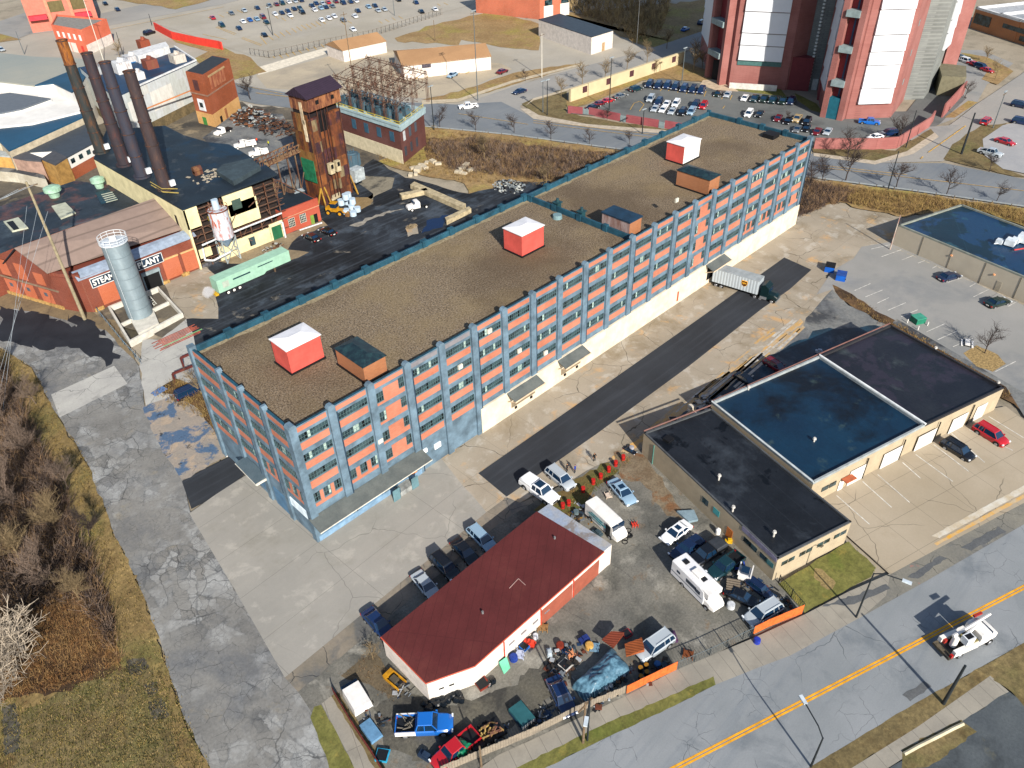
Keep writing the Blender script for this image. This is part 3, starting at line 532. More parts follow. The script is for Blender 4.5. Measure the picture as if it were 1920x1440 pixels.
# brick infill, one part per facade
mi = MB(); me_ = MB()
WINS = []
ROWS = [(17.75, 18.75), (14.45, 15.45), (11.1, 12.1), (7.6, 8.6)]
BR = [(16.3, 17.4), (13.0, 14.1), (9.5, 10.75), (6.1, 7.2)]
YF = .2
for i in range(21):
    x0, x1 = i*6.1+(.98 if i == 0 else .72), (i+1)*6.1-.72
    mi.box(x0, YF, 19.25, x1, YF+.1, 19.95, 1 if i in (3, 4) else 0)
    for r in range(4):
        zb = BR[r]
        if i in (2, 14):
            z0 = ROWS[r][0]-2.0 if r else ROWS[r][0]-1.7
            mi.box(x0+1.15, YF, zb[0]+.0, x1-.95, YF+.1, ROWS[r][1]-.05); mi.box(x0, YF, zb[0]+.0, x0+1.15, YF+.1, zb[0]+.55); mi.box(x1-.95, YF, zb[0], x1, YF+.1, zb[0]+.95)
            WINS.append(('s', x0+.05, zb[0]+.6, 1.05, 1.45)); WINS.append(('s', x1-.9, zb[0]+1.0, .85, 1.5))
        elif r == 3 and (i in (0, 1) or i >= 17):
            mi.box(x0, YF, 6.2, x1, YF+.1, 6.75); k = 3 if i < 20 else 2; ww = 1.02
            gap = ((x1-x0)-k*ww)/(k-1)
            for j in range(k):
                xx = x0+j*(ww+gap); WINS.append(('s', xx, 7.15, ww, 1.4))
                if j < k-1: mi.box(xx+ww+.08, YF, 6.75, xx+ww+gap-.08, YF+.1, 8.5)
        else:
            mi.box(x0+.05, YF, zb[0], x1-.05, YF+.1, zb[1]); WINS.append(('w', x0+.02, ROWS[r][0], x1-x0-.04, 1.0))
mi.build('brick_infill', [orange, greyb], wh)
EB = [(1, 5.7), (6.7, 11.3), (12.3, 17), (18, 24.9)]
EW = []
for i, (y0, y1) in enumerate(EB):
    me_.box(YF, y0, 19.25, YF+.1, y1, 19.95)
    for r in range(4):
        zb = BR[r]
        if r == 3 and i in (0, 1):
            me_.box(YF, y0+.1, 6.2, YF+.1, y1-.1, 6.6); L = (y1-y0-3*.95)/2
            for j in range(3):
                yy = y0+j*(.95+L); EW.append(('s', yy, 7.1, .95, 1.4))
                if j < 2: me_.box(YF, yy+1.05, 6.6, YF+.1, yy+.95+L-.1, 8.5)
        else:
            me_.box(YF, y0+.15, zb[0]+.1, YF+.1, y1-.15, zb[1]-.1); EW.append(('w', y0+.05, ROWS[r][0], y1-y0-.1, 1.0))
me_.build('brick_infill', orange, wh)
mull = paint('#4d6468', .6); paneg = paint('#9bb0a8', .5, dirt=.3, sc=2)
wcache = {}; darkgl = paint('#0b0f12', .3)
def window(axis, kind, a, z, w_, h, parent, rr):
    k = (axis, kind, round(w_, 1), round(h, 1), rr % 9)
    if k not in wcache:
        mb = MB(); fb = MB(); n = max(3, int(w_/.42)); r2 = random.Random(rr)
        for j in range(n):
            x0 = w_*j/n; mb.box(x0, -.02, 0, x0+w_/n, .0, h, 1 if r2.random() < (.03, .1, .0, .03, .2, .0, .06, .0, .03)[rr % 9] else (2 if r2.random() < .12 else 0))
        for j in range(n+1): fb.box(w_*j/n-.022, -.06, 0, w_*j/n+.022, -.025, h)
        fb.box(0, -.06, h*.48, w_, -.025, h*.52); fb.box(-.03, -.1, -.1, w_+.03, -.01, 0)
        if axis == 'x':
            for q in (mb, fb): q.v = [(y, x, zz_) for x, y, zz_ in q.v]
        mo = mb.build('window', [glass, paneg, darkgl], None); fo = fb.build('frame', mull, mo); wcache[k] = mo; o = mo
    else:
        o = wcache[k].copy(); col.objects.link(o); fo = wcache[k].children[0].copy(); col.objects.link(fo); fo.parent = o
    o.location = (a, YF+.02, z) if axis == 'y' else (YF+.02, a, z); o.parent = parent
    return o
allw = [('y',)+q for q in WINS]+[('x',)+q for q in EW]
allw.sort(key=lambda q: (0 if q[0] == 'x' else q[2]) )
for n_, (ax, kd, a, z, w_, h) in enumerate(allw[:100]): window(ax, kd, a, z, w_, h, wh, n_ % 9)
mb = MB()
for (ax, kd, a, z, w_, h) in allw[100:]:
    n = max(2, int(w_/.5))
    for j in range(n): mb.box(a+w_*j/n, YF-.02, z, a+w_*(j+1)/n, YF+.0, z+h, 1 if rnd.random() < .12 else 0)
    for j in range(n+1): mb.box(a+w_*j/n-.025, YF-.06, z, a+w_*j/n+.025, YF-.02, z+h, 2)
    mb.box(a, YF-.1, z-.1, a+w_, YF-.02, z, 2)
tag(mb.build('window', [glass, paneg, mull], wh), kind='stuff')
# box air conditioners in some windows, as in the photo
for (px, py) in ((917, 620), (862, 687), (973, 657), (1022, 661), (1268, 375), (712, 826)):
    x, z = onY(px, py, .1); bx('air_conditioner', paint('#c4c2b4', .6), wh, (x-.4, -.15, z-.35, x+.4, .12, z+.35))
# downspouts
dsp = paint('#24384a', .6)
for i in (1, 3, 5, 7, 9, 11, 13, 15, 17, 19): MB().tube((i*6.1+.68, -.02, 5.2 if i > 5 else .3), (i*6.1+.68, -.02, 19.2), .09, .09, 6).build('downspout', dsp, wh)
MB().tube((BL-.25, -.18, 5.2), (BL-.25, -.18, 19.6), .09, .09, 6).build('downspout', dsp, wh)
for yy in (6.85, 12.4): MB().tube((-.05, yy, 5), (-.05, yy, 19), .07, .07, 6).build('downspout', dsp, wh)
# white ground floor base, with seams
mb = MB(); X5 = 30.6
for i in range(5, 21): mb.box(i*6.1+(.25 if i == 5 else .01), -.16, 0, (i+1)*6.1-.01+(.1 if i == 20 else 0), .2, 5.12)
mb.box(BL-.1, .2, 0, BL+.12, BW, 5.1)
mb.build('white_base', whitew, wh)
bx('wall_stripe', paint('#a64a2a', .8), wh, (82.4, -.2, .9, 82.9, -.17, 3.0))
conc = paint('#8f9290', .85, dirt=.3, sc=1)
mb = MB(); mb.box(.3, -.12, 0, 18.4, .2, 1.2); mb.build('dock', paint('#7493ae', .75, dirt=.2), wh)
# front canopy
roofg = ground('canopy_felt', '#484e4e', '#5a5f5d', .4, .15, 4)
mb = MB(); mb.loft([[(-.35, -2.3, 4.05), (-.35, .2, 4.75), (-.35, .2, 4.9), (-.35, -2.3, 4.2)], [(18.9, -2.3, 4.05), (18.9, .2, 4.75), (18.9, .2, 4.9), (18.9, -2.3, 4.2)]])
cn = mb.build('canopy', roofg, wh)
bx('trim', paint('#c9c6ba', .6), cn, (-.38, -2.36, 4.06, 18.92, -2.3, 4.2))
mb = MB()
for x in (1.5, 4.5, 7.5, 10.5, 13.5, 17): mb.tube((x, -2.2, 4.1), (x, -.1, 3.2), .05)
mb.build('bracket', paint('#8fa89a', .6), cn)
mb = MB(); mb.box(13.2, -1.6, 0, 15.6, -.12, 1.15); [mb.box(15.6+k*.3, -1.6, 0, 15.9+k*.3, -.12, 1.0-k*.23) for k in range(4)]
mb.build('entrance_steps', conc, wh)
mb = MB()
for x in (13.2, 15.6): mb.path([(x, -.15, 2.1), (x, -1.6, 2.1), (x, -1.6, 1.1)], .04)
for k in range(5): mb.tube((13.2, -.3-k*.32, 1.15), (13.2, -.3-k*.32, 2.1), .03, n=4)
mb.build('handrail', paint('#35596b', .6), wh)
bx('screen_door', paint('#5b7b83', .6), wh, (11.8, -1.75, .2, 13, -1.66, 2.4), (15.2, -1.75, .2, 16.4, -1.66, 2.4))
bx('door', paint('#cf7a35', .6), wh, (16.6, -.16, 1.3, 17.5, -.12, 3.3)); bx('door', paint('#5a7890', .6), wh, (13.9, -.16, 1.2, 15, -.12, 3.4))
bx('loading_door', paint('#5f7e99', .6), wh, (2.2, -.16, 1.2, 6, -.12, 3.8), (8.2, -.16, 1.2, 11, -.12, 3.8))
bx('sign', paint('#dfe4e6', .5), wh, (21.3, -.02, 3.0, 22.5, .22, 3.9), (19.2, -.02, 3.6, 19.9, .22, 4.3))
# end facade canopy, sign and door
o1 = G(441, 869, 4.6); o2 = G(480, 909, 4.6)
mb = MB(); mb.loft([[(o2[0], o2[1], 4.45), (.2, o2[1], 4.9), (.2, o2[1], 5.1), (o2[0], o2[1], 4.65)], [(o1[0], o1[1], 4.45), (.2, 17.2, 4.9), (.2, 17.2, 5.1), (o1[0], o1[1], 4.65)]])
cn = mb.build('canopy', ground('canopy_felt_dark', '#3c4c56', '#4a5961', .4, .15, 4), wh)
MB().tube((o1[0], o1[1], 4.55), (o2[0], o2[1], 4.55), .09, n=4).build('trim', paint('#c9c6ba', .6), cn); bx('trim', paint('#c9c6ba', .6), cn, (o2[0], o2[1]-.12, 4.4, .15, o2[1], 4.75))
bx('sign', paint('#dcebf5', .5), wh, (.1, 1.4, 3.6, .24, 5.6, 5.0))
bx('loading_door', paint('#4a6f8d', .6), wh, (.12, 12.4, 1.2, .24, 14.4, 3.9), (.12, 14.8, 1.2, .24, 16.8, 3.9), (.12, 7.2, .3, .24, 10.4, 3.6))
# dock canopies and openings on the white base
for j, (xa, xb, op) in enumerate(((36.3, 43.1, 1), (48.2, 54.5, 1), (onY(1322, 500, 0)[0], onY(1356, 478, 0)[0], 0))):
    mb = MB(); mb.loft([[(xa, -2.1, 4.2), (xa, -.16, 4.9), (xa, -.16, 5.05), (xa, -2.1, 4.35)], [(xb, -2.1, 4.2), (xb, -.16, 4.9), (xb, -.16, 5.05), (xb, -2.1, 4.35)]])
    cn = mb.build('dock_canopy', roofg, wh)
    mb = MB(); mb.tube((xa+.1, -.2, 3.3), (xa+.1, -2, 4.25), .07); mb.tube((xb-.1, -.2, 3.3), (xb-.1, -2, 4.25), .07); mb.box(xa-.06, -2.16, 4.15, xb+.06, -2.1, 4.4); mb.build('bracket', paint('#c9b49a', .7), cn)
    if op:
        bx('dock_door', paint('#7c6f5c', .7), wh, (xa+.9, -.2, 1.5, xb-.4, -.165, 2.7)); bx('bumper', rubber, wh, *[(x, -.35, 1.0, x+.45, -.165, 1.4) for x in (xa+1.6, xb-1.6)])
    else: bx('dock_door', blackm, wh, (xa+.9, -.2, 1.2, xb-.6, -.165, 4))
bx('weed_patch', paint('#4d6a3c', .9), wh, (49.5, -.9, 0, 51.5, -.2, .25), (53, -.8, 0, 54, -.2, .3)) if 0 else None
# rooftop structures
redp = paint('#bf4f46', .75, dirt=.14, sc=.5, name='red_paint'); roofw = paint('#cfcfd2', .6, dirt=.08); whp = paint('#d6d4d0', .6, dirt=.1)
def penthouse(px, py, sx, sy, h, mats, hip, rmat, name='penthouse', z=ZR, over=.15):
    c = G(px, py, z); x0, y0 = c
    e = empty(name, (x0, y0, z)); e.parent = wh
    mb = MB()
    n4 = [(0, 0), (sx, 0), (sx, sy), (0, sy)]
    for k in range(4):
        a, b = n4[k], n4[(k+1) % 4]; mb.poly([(a[0], a[1], .25), (b[0], b[1], .25), (b[0], b[1], h), (a[0], a[1], h)], k)
    mb.build('wall', mats, e); MB().box(-.18, -.18, 0, sx+.18, sy+.18, .25).build('base', blackm, e)
    mb = MB(); o = over
    if hip:
        i_ = min(sx, sy)*.42; q = [(-o, -o, h), (sx+o, -o, h), (sx+o, sy+o, h), (-o, sy+o, h)]
        if sx > sy: r1, r2 = (i_, sy/2, h+hip), (sx-i_, sy/2, h+hip); F = [(q[0], q[1], r2, r1), (q[1], q[2], r2), (q[2], q[3], r1, r2), (q[3], q[0], r1)]
        else: r1, r2 = (sx/2, i_, h+hip), (sx/2, sy-i_, h+hip); F = [(q[0], q[1], r1), (q[1], q[2], r2, r1), (q[2], q[3], r2), (q[3], q[0], r1, r2)]
        for f in F: mb.poly(f)
        mb.box(-o, -o, h-.12, sx+o, sy+o, h-.005)
    else: mb.box(-o, -o, h, sx+o, sy+o, h+.25)
    mb.build('roof', rmat, e); return e
pb = brickmat('roof_hut_brick', '#8a5434', '#96603c', '#7a5e48', 1, .3); slate = rusty('slate_roof', '#14222a', '#264044', (.45, .7), False, .5)
slate2 = paint('#173247', .5, dirt=.3)
for q in ((548, 703), (979, 483), (1281, 311)): pass
penthouse(548, 703, 5.2, 4.0, 4.0, [redp]*4, .35, roofw)
penthouse(979, 483, 5.2, 4.2, 4.0, [redp]*4, .35, roofw)
penthouse(1280, 310, 5.6, 4.2, 3.9, [whp, whp, whp, redp], .35, roofw)
penthouse(686, 720, 3.6, 6.2, 2.8, [pb]*4, .7, slate)
penthouse(1327, 368, 3.4, 7.2, 3.2, [pb]*4, .6, slate)
penthouse(1179, 448, 3.2, 6.0, 2.9, [pb, pb, pb, rusty('faded_hut', '#6b5048', '#8a7a78', (.4, .6))], 0, slate2)
for q, nm in (((1045, 394), 0), ((1090, 411), 1), ((1445, 257), 2)):
    c = G(q[0], q[1], ZR); mb = MB()
    if nm < 2: mb.box(c[0]-.5, c[1]-.5, ZR, c[0]+.5, c[1]+.5, ZR+1.5); mb.box(c[0]-.7, c[1]-.7, ZR+1.5, c[0]+.7, c[1]+.7, ZR+1.65); mb.tube((c[0], c[1], ZR+1.6), (c[0], c[1], ZR+2.3), .35, .25, 10)
    else: mb.box(c[0]-1.3, c[1]-1.3, ZR, c[0]+1.3, c[1]+1.3, ZR+.9)
    mb.build('vent', paint('#1d3d44', .5) if nm < 2 else blackm, wh)
c = G(1045, 409, ZR); MB().tube((c[0], c[1], ZR), (c[0], c[1], ZR+.7), .9, .8, 16).build('vent', paint('#6f8a90', .5), wh)
# ------------------------------------------------------------------ low commercial block on the right
tanw = paint('#a0937c', .85, dirt=.1, sc=.6, name='tan_wall'); rf1 = ground('black_roof', '#131518', '#1c1f24', .15, .25, 2, stains=(('#3a4047', .12, .52, .66, .7), ('#07090c', .2, .6, .63, 1)), joints=(LA+R(90), 40, 3, .5), crackc='#2c3035', rough=.42)
rf2 = ground('blue_black_roof', '#0b2337', '#0e2c41', .12, .15, 1.5, stains=(('#080c12', .055, .48, .58, .9), ('#3d4d4a', .18, .6, .68, .5)), joints=(LA+R(90), 40, 3.2, .5), crackc='#0a1c28', rough=.42)
rf3 = ground('wet_black_roof', '#191b22', '#24272c', .1, .2, 2, stains=(('#292630', .13, .53, .57, .9), ('#454d4d', .11, .6, .7, .6)), joints=(LA, 40, 3, .4), crackc='#0d0f12', rough=.35)
u = Vector((math.cos(LA), math.sin(LA))); vv = Vector((-u.y, u.x))
def P2(o, a, b): return (o[0]+u.x*a+vv.x*b, o[1]+u.y*a+vv.y*b)
A0 = Vector(G(1458, 1050, 4.3)); A1 = Vector(G(1207, 813, 4.3)); A2 = Vector(G(1596, 980, 4.3))
blk = empty('commercial_block', (A0.x, A0.y, 0), 0, 'low tan commercial block with three black flat roofs beside the street', 'building')
def loc(e, mb): mb.v = [(x-e.location.x, y-e.location.y, z-e.location.z) for x, y, z in mb.v]; return mb
def rb(name, m, e, mb): return loc(e, mb).build(name, m, e)
va = (A1-A0); LAd = va.length; ua = (A2-A0).length
def flatblock(e, p, h, wm, rm, par=.35, th=.3, cop=None):
    n = len(p); mb = MB(); mb.prism(p, 0, h, 0); rb('wall', wm, e, mb)
    mb = MB(); mb.poly([(x, y, h+.01) for x, y in p]); r = rb('roof', rm, e, mb)
    cx = sum(q[0] for q in p)/n; cy = sum(q[1] for q in p)/n
    mb = MB()
    for k in range(n):
        a = Vector(p[k]); b = Vector(p[(k+1) % n]); d = (b-a).normalized(); nn = Vector((-d.y, d.x))
        if nn.dot(Vector((cx, cy))-a) < 0: nn = -nn
        mb.prism([a-d*0.0, b, b+nn*th-d*th*0, a+nn*th], h+.012, h+par)
    rb('parapet', cop or wm, e, mb); return r
corn = [A0, Vector(P2(A0, ua, 0)), Vector(P2(A0, ua, LAd)), Vector(P2(A0, 0, LAd))]
# section A follows the photo's corners; sections B and C continue it to the right
pA = [A0, A2, Vector(G(1333, 767, 4.3)), A1]
flatblock(blk, [tuple(q) for q in pA], 4.3, tanw, rf1, .25, .25, paint('#4a4d50', .6))
Bp = [G(1524, 909, 4.6), G(1734, 800, 4.6), G(1535.6, 670, 4.6), G(1334, 757, 4.6)]
r_ = flatblock(blk, Bp, 4.6, tanw, rf2, .45, .3, paint('#8f9698', .6))
Cp = [Bp[1], G(1882, 729, 4.6), G(1669, 611, 4.6), Bp[2]]
flatblock(blk, Cp, 4.6, tanw, rf3, .35, .3, paint('#2d2d30', .6))
mb = MB(); a = Vector(Bp[1]); b = Vector(Bp[2]); mb.tube(a.to_3d()+Vector((0, 0, 5.1)), b.to_3d()+Vector((0, 0, 5.1)), .16); rb('coping', paint('#d5d9da', .5), blk, mb)
mb = MB(); a = Vector(Bp[0]); b = Vector(Bp[3]); mb.tube(a.to_3d()+Vector((0, 0, 5.1)), b.to_3d()+Vector((0, 0, 5.1)), .13); rb('coping', paint('#b9c0c2', .5), blk, mb)
mb = MB(); [mb.tube((*G(*q, 4.9), 4.9), (*G(*q2, 4.9), 4.9), .12) for q, q2 in (((1207, 808), (1332, 760)), ((1335, 752), (1535, 664)), ((1535, 664), (1669, 606)))]; rb('flashing', paint('#6e4f49', .6), blk, mb)
d0 = Vector(Bp[0]); d1 = Vector(G(1882, 729, 4.6)); du = (d1-d0).normalized(); dn = Vector((du.y, -du.x))
def onwall(base, ud, nd, s, z0, z1, w_, t_=.05): 
    a = base+ud*s+nd*.01; b = a+ud*w_; return [tuple(a), tuple(b), tuple(b+nd*t_), tuple(a+nd*t_)], z0, z1
def wallitem(name, m, e, base, ud, nd, s, z0, z1, w_, t_=.05):
    p, a, b = onwall(base, ud, nd, s, z0, z1, w_, t_); mb = MB().prism(p, a, b); return rb(name, m, e, mb)
def sof(px, py, base, ud):           # distance along a wall of a photo pixel lying on it
    n = Vector((-ud.y, ud.x, 0)); d = ray(px, py); t = (Vector((base.x, base.y, 0))-CPOS).dot(n)/d.dot(n); p = CPOS+d*t
    return (Vector((p.x, p.y))-base).dot(ud), p.z
for (pa, pb_) in (((1582, 925), (1618, 890)), ((1652, 870), (1690, 845)), ((1718, 832), (1755, 808)), ((1782, 800), (1815, 775)), ((1828, 775), (1852, 755))):
    s0, _ = sof(*pa, d0, du); s1, _ = sof(*pb_, d0, du); wallitem('garage_door', paint('#cfccc6', .6), blk, d0, du, dn, s0, 0, 3.2, s1-s0)
for px, py in ((1612, 898), (1686, 848), (1754, 808), (1818, 775)):
    s0, _ = sof(px, py, d0, du); wallitem('downspout', blackm, blk, d0, du, dn, s0+.3, .1, 4.3, .15, .12)
s0, _ = sof(1540, 920, d0, du); [wallitem('window', glass, blk, d0, du, dn, s0+k*1.5, 2, 2.8, 1.3) for k in (0, 1)]
s0, _ = sof(1572, 915, d0, du); wallitem('awning', paint('#a65a3c', .6), blk, d0, du, dn, s0, 2.5, 2.65, 2, 1.0); wallitem('door', whp, blk, d0, du, dn, s0-.2, 0, 2.2, 1)
d2 = (A2-A0).normalized(); dn2 = Vector((d2.y, -d2.x))
for px in (1462, 1496, 1530, 1562):
    s0, _ = sof(px, 1062-(px-1462)*.55, A0, d2)
    for k in (0, 1): wallitem('window', glass, blk, A0, d2, dn2, s0+k*1.15+.2, 2.6, 3.3, 1.0)
d3 = (A1-A0).normalized(); dn3 = Vector((-d3.y, d3.x))
if dn3.x > 0: dn3 = -dn3
for (px, py, nm, m, w_, z0, z1) in ((1322, 943, 'window', glass, 1.2, 2.2, 3.2), (1342, 966, 'window', paint('#3f8f92', .3), 1.2, 2.2, 3.2), (1367, 1003, 'door', paint('#b5672c', .6), 1.1, 0, 2.1), (1400, 1022, 'window', glass, 1.3, 2.3, 3.1), (1411, 1033, 'window', glass, 1.3, 2.3, 3.1), (1430, 1053, 'window', glass, 1.3, 2.3, 3.1), (1441, 1063, 'window', paint('#3d6f72', .2), 1.3, 2.3, 3.1)):
    s0, _ = sof(px, py, A0, d3); wallitem(nm, m, blk, A0, d3, dn3, s0-w_/2, z0, z1, w_)
s0, _ = sof(1392, 995, A0, d3); wallitem('fascia', paint('#77748a', .8, dirt=.3), blk, A0, d3, dn3, .1, 3.75, 4.5, s0, .06)
s0, _ = sof(1226, 850, A0, d3); wallitem('downspout', paint('#4d7a72', .6), blk, A0, d3, dn3, s0, .1, 4, .14, .12)
for px, py in ((1348, 897), (1374, 956), (1451, 1003), (1526, 828), (1403, 731), (1753, 657), (1870, 722)):
    c = G(px, py, 4.6); mb = MB().tube((c[0], c[1], 4.3), (c[0], c[1], 5.2), .14, .14, 8); mb.tube((c[0], c[1], 5.1), (c[0], c[1], 5.35), .28, .2, 8); rb('vent', paint('#b9b6b0', .5), blk, mb)
for px, py in ((1253, 824),): c = G(px, py, 4.3); mb = MB().box(c[0]-.6, c[1]-.6, 4.3, c[0]+.6, c[1]+.6, 4.6); rb('hatch', blackm, blk, mb)
# ------------------------------------------------------------------ far right flat building
beige = paint('#aaa292', .85, dirt=.06, sc=.3)
R0 = Vector(G(1684, 424, 4.6)); R1 = Vector(G(1930, 526, 4.6)); R3 = Vector(G(1802, 385, 4.6)); rd = (R1-R0).normalized(); R1 = R0+rd*46; R2 = R3+rd*46
mr = empty('store_building', (R0.x, R0.y, 0), 0, 'beige block walled building with a dark blue flat roof by the grey parking lot', 'building')
flatblock(mr, [tuple(R0), tuple(R1), tuple(R2), tuple(R3)], 4.6, beige, ground('teal_roof', '#0b1d29', '#0f2734', .1, .15, 1.5, stains=(('#163657', .08, .52, .55, .7), ('#2f5a66', .2, .6, .68, .5)), joints=(R(30), 60, 6, .4), crackc='#2c5160', rough=.4), .35, .35, paint('#7b8078', .7))
rn = Vector((rd.y, -rd.x)); 
if rn.x > 0: rn = -rn
for s in (6, 12.5, 19.5, 26.5, 33): wallitem('pilaster', paint('#6e685c', .8), mr, R0, rd, rn, s, 0, 4.6, .12, .06)
for px, py in ((1783, 478), (1863, 514)):
    s0, z0 = sof(px, py, R0, rd); wallitem('wall_lamp', paint('#e0a070', .5), mr, R0, rd, rn, s0, z0-.15, z0+.15, .35, .2)
s0, _ = sof(1866, 537, R0, rd); wallitem('door', paint('#9d9585', .7), mr, R0, rd, rn, s0, 0, 2.1, 1.0)
mb = MB()
for k in range(11): a = R0+rd*(1+k*3.1)+rn*1.0; mb.obox((a.x+rd.x*1.2, a.y+rd.y*1.2, .2), math.atan2(rd.y, rd.x), 1.1, .12, .12)
tag(mb.build('kerb_stones', m_kerb), kind='structure')
c = G(1893, 460, 4.7); mb = MB()
for dx, dy, s in ((0, 0, .9), (1.8, -.4, .7), (3.2, -1.5, 1.1), (-.8, 1.8, .6)): mb.box(c[0]+dx-s, c[1]+dy-s, 4.9, c[0]+dx+s, c[1]+dy+s, 4.9+s*1.3)
mb.path([(c[0]-2, c[1]+2.4, 5.0), (c[0]+5, c[1]-3.4, 5.0)], .12); rb('rooftop_unit', paint('#c7d0d6', .5), mr, mb)
mb = MB(); mb.tube((c[0]-2, c[1]-1.4, 4.95), (c[0]+3, c[1]-4.4, 4.95), .15); rb('skid', paint('#a83a3a', .6), mr, mb)
# ------------------------------------------------------------------ garage with the maroon roof
gr = empty('garage', (0, -25, 0), 0, 'white walled garage with a maroon roof between the concrete apron and the gravel yard', 'garage')
mar = ground('maroon_roof', '#4a1c1c', '#522121', .3, .12, 6, joints=(R(36), 60, 1.1, .55), crackc='#381212', stains=(('#5f2f2a', .1, .52, .68, .6), ('#3a1616', .25, .58, .7, .5)), rough=.8)
h = 4.0; gp = [G(717, 1195, h), G(800, 1280, h), G(890, 1248, h), G(1130, 1036, h), G(1006, 962, h)]
gq = [gp[3], G(1147, 1022, h), G(1030, 945, h), gp[4]]
gw = paint('#cdc4bb', .8, dirt=.14)
mb = MB().prism(gp, 0, h-.05); rb('wall', gw, gr, mb)
cx = sum(q[0] for q in gp)/5; cy = sum(q[1] for q in gp)/5
pe = [(cx+(x-cx)*1.012, cy+(y-cy)*1.02) for x, y in gp]
mb = MB().prism(pe, h-.05, h+.12); rb('roof', mar, gr, mb)
mb = MB(); [mb.tube((*a, h+.05), (*b, h+.05), .09, n=6) for a, b in zip(pe, pe[1:4])]; rb('roof_edge', paint('#a8442f', .6), gr, mb)
mb = MB().prism(gq, 0, h+.0); rb('wall', gw, gr, mb)
grn = ground('tin_roof', '#7d8ba0', '#938f88', .25, .2, 3, stains=(('#6d635a', .4, .52, .6, .8), ('#8a3a28', .5, .66, .69, .8)))
mb = MB().prism(gq, h+.002, h+.1); rb('roof', grn, gr, mb)
d4a = Vector(gp[1]); d4b = Vector(gp[2]); ud = (d4b-d4a).normalized(); nd = Vector((ud.y, -ud.x))
gd = wallitem('garage_door', paint('#cfcdc8', .5), gr, d4a, ud, nd, .7, 0, 2.9, 3.0)
for k in (0, 1): wallitem('door_window', blackm, gr, d4a, ud, nd, 1.2+k*1.2, 1.9, 2.15, .6, .08)
ud2 = (Vector(gp[3])-d4b).normalized(); nd2 = Vector((ud2.y, -ud2.x)); L2 = (Vector(gp[3])-d4b).length
redb = paint('#8c4c3b', .8, dirt=.12); rtrim = paint('#b8402a', .6)
for (s0, w_) in ((L2*.49, L2*.25), (L2*.75, L2*.22)): wallitem('brick_panel', redb, gr, d4b, ud2, nd2, s0, .15, 3.2, w_)
for s0 in (L2*.48, L2*.745, L2*.2): wallitem('downpipe', rtrim, gr, d4b, ud2, nd2, s0, .1, 3.7, .12, .12)
for k in range(4): wallitem('slot_window', greyb, gr, d4b, ud2, nd2, L2*.24+k*2, 2.0, 2.3, .9)
c = G(968, 1093, h+.1); wl_ = paint('#a88a84', .7)
for a_, b_ in (((955, 1103), (972, 1085)), ((972, 1085), (985, 1097))): rb('roof_mark', wl_, gr, MB().tube((*G(*a_, h+.14), h+.14), (*G(*b_, h+.14), h+.14), .05, n=4))
for px, py in ((905, 1150), (1040, 1010)): c = G(px, py, h+.12); rb('roof_vent', paint('#6a6a6c', .5), gr, MB().tube((*c, h+.1), (*c, h+.5), .14, .14, 8))
# ------------------------------------------------------------------ far sheds, bar, white box building, red brick hall
def shed(name, lab, cat, corners, h, wm, rm, ridge=0, axis=0, extra=None, over=.3):
    p = [Vector(q) for q in corners]; e = empty(name, (p[0].x, p[0].y, 0), 0, lab, cat)
    mb = MB().prism([tuple(q) for q in p], 0, h); rb('wall', wm, e, mb)
    if ridge:
        a, b, c, d = p if axis == 0 else (p[1], p[2], p[3], p[0])
        d1_ = (b-a).normalized()*over; d2_ = (d-a).normalized()*over
        m1 = (a+d)/2; m2 = (b+c)/2
        mb = MB(); mb.loft([[tuple(a-d1_-d2_)+(h-.1,), tuple(m1-d1_)+(h+ridge,), tuple(d-d1_+d2_)+(h-.1,)], [tuple(b+d1_-d2_)+(h-.1,), tuple(m2+d1_)+(h+ridge,), tuple(c+d1_+d2_)+(h-.1,)]])
        rb('roof', rm, e, mb)
    else:
        mb = MB().prism([tuple(q) for q in p], h+.004, h+.25); rb('roof', rm, e, mb)
    return e
brownr = ground('brown_shingle', '#8a6a4b', '#957453', .1, .1, 2)
z_ = 4.2; a = G(613, 85, z_); b = G(660, 98, z_); c = G(735, 78, z_); 
aa = Vector(G(646, 117)); bb = Vector(G(726, 99)); cc = Vector(G(615, 105))
dd = bb+(cc-aa); shed('shed', 'white walled shed with a brown gable roof beyond the rusty switch yard', 'shed', [aa, bb, dd, cc], 4.2, gw, brownr, 2.2, 0)
aa = Vector(G(758, 150)); bb = Vector(G(921, 131)); dd = Vector(G(735, 108)); dd = aa+(dd-aa)*.72; cc = bb+(dd-aa)*.8
e = shed('bar_building', 'long white bar building with a brown gable roof and a parking strip in front', 'building', [aa, bb, cc, dd], 4.6, gw, brownr, 2.4, 0)
ub = (bb-aa).normalized(); nb = Vector((ub.y, -ub.x)); s0, z0 = sof(800, 123, aa, ub); wallitem('sign', paint('#4a4550', .6, dirt=.5, sc=3), e, aa, ub, nb, s0-1.7, z0-.7, z0+.7, 3.2)
aa = Vector(G(1108, 103)); bb = Vector(G(1148, 90)); dd = Vector(G(1010, 68)); cc = bb+(dd-aa)
e = shed('white_office', 'white rendered box office with a black flat roof near the long tan wall', 'building', [aa, bb, cc, dd], 6.0, gw, paint('#2f3740', .5, dirt=.3), 0)
uw = (dd-aa).normalized(); nw = Vector((-uw.y, uw.x)); 
if nw.y > 0: nw = -nw
for s, z0, w_, h_ in ((16, 1.5, .8, 1.4), (22, 3.4, .7, 1.6), (28, 3.6, .8, 1.2)): wallitem('window', glass, e, aa, uw, nw, s, z0, z0+h_, w_)
wallitem('poster_panel', paint('#7a7058', .8), e, aa, uw, nw, 2.5, 1.8, 6, 5)
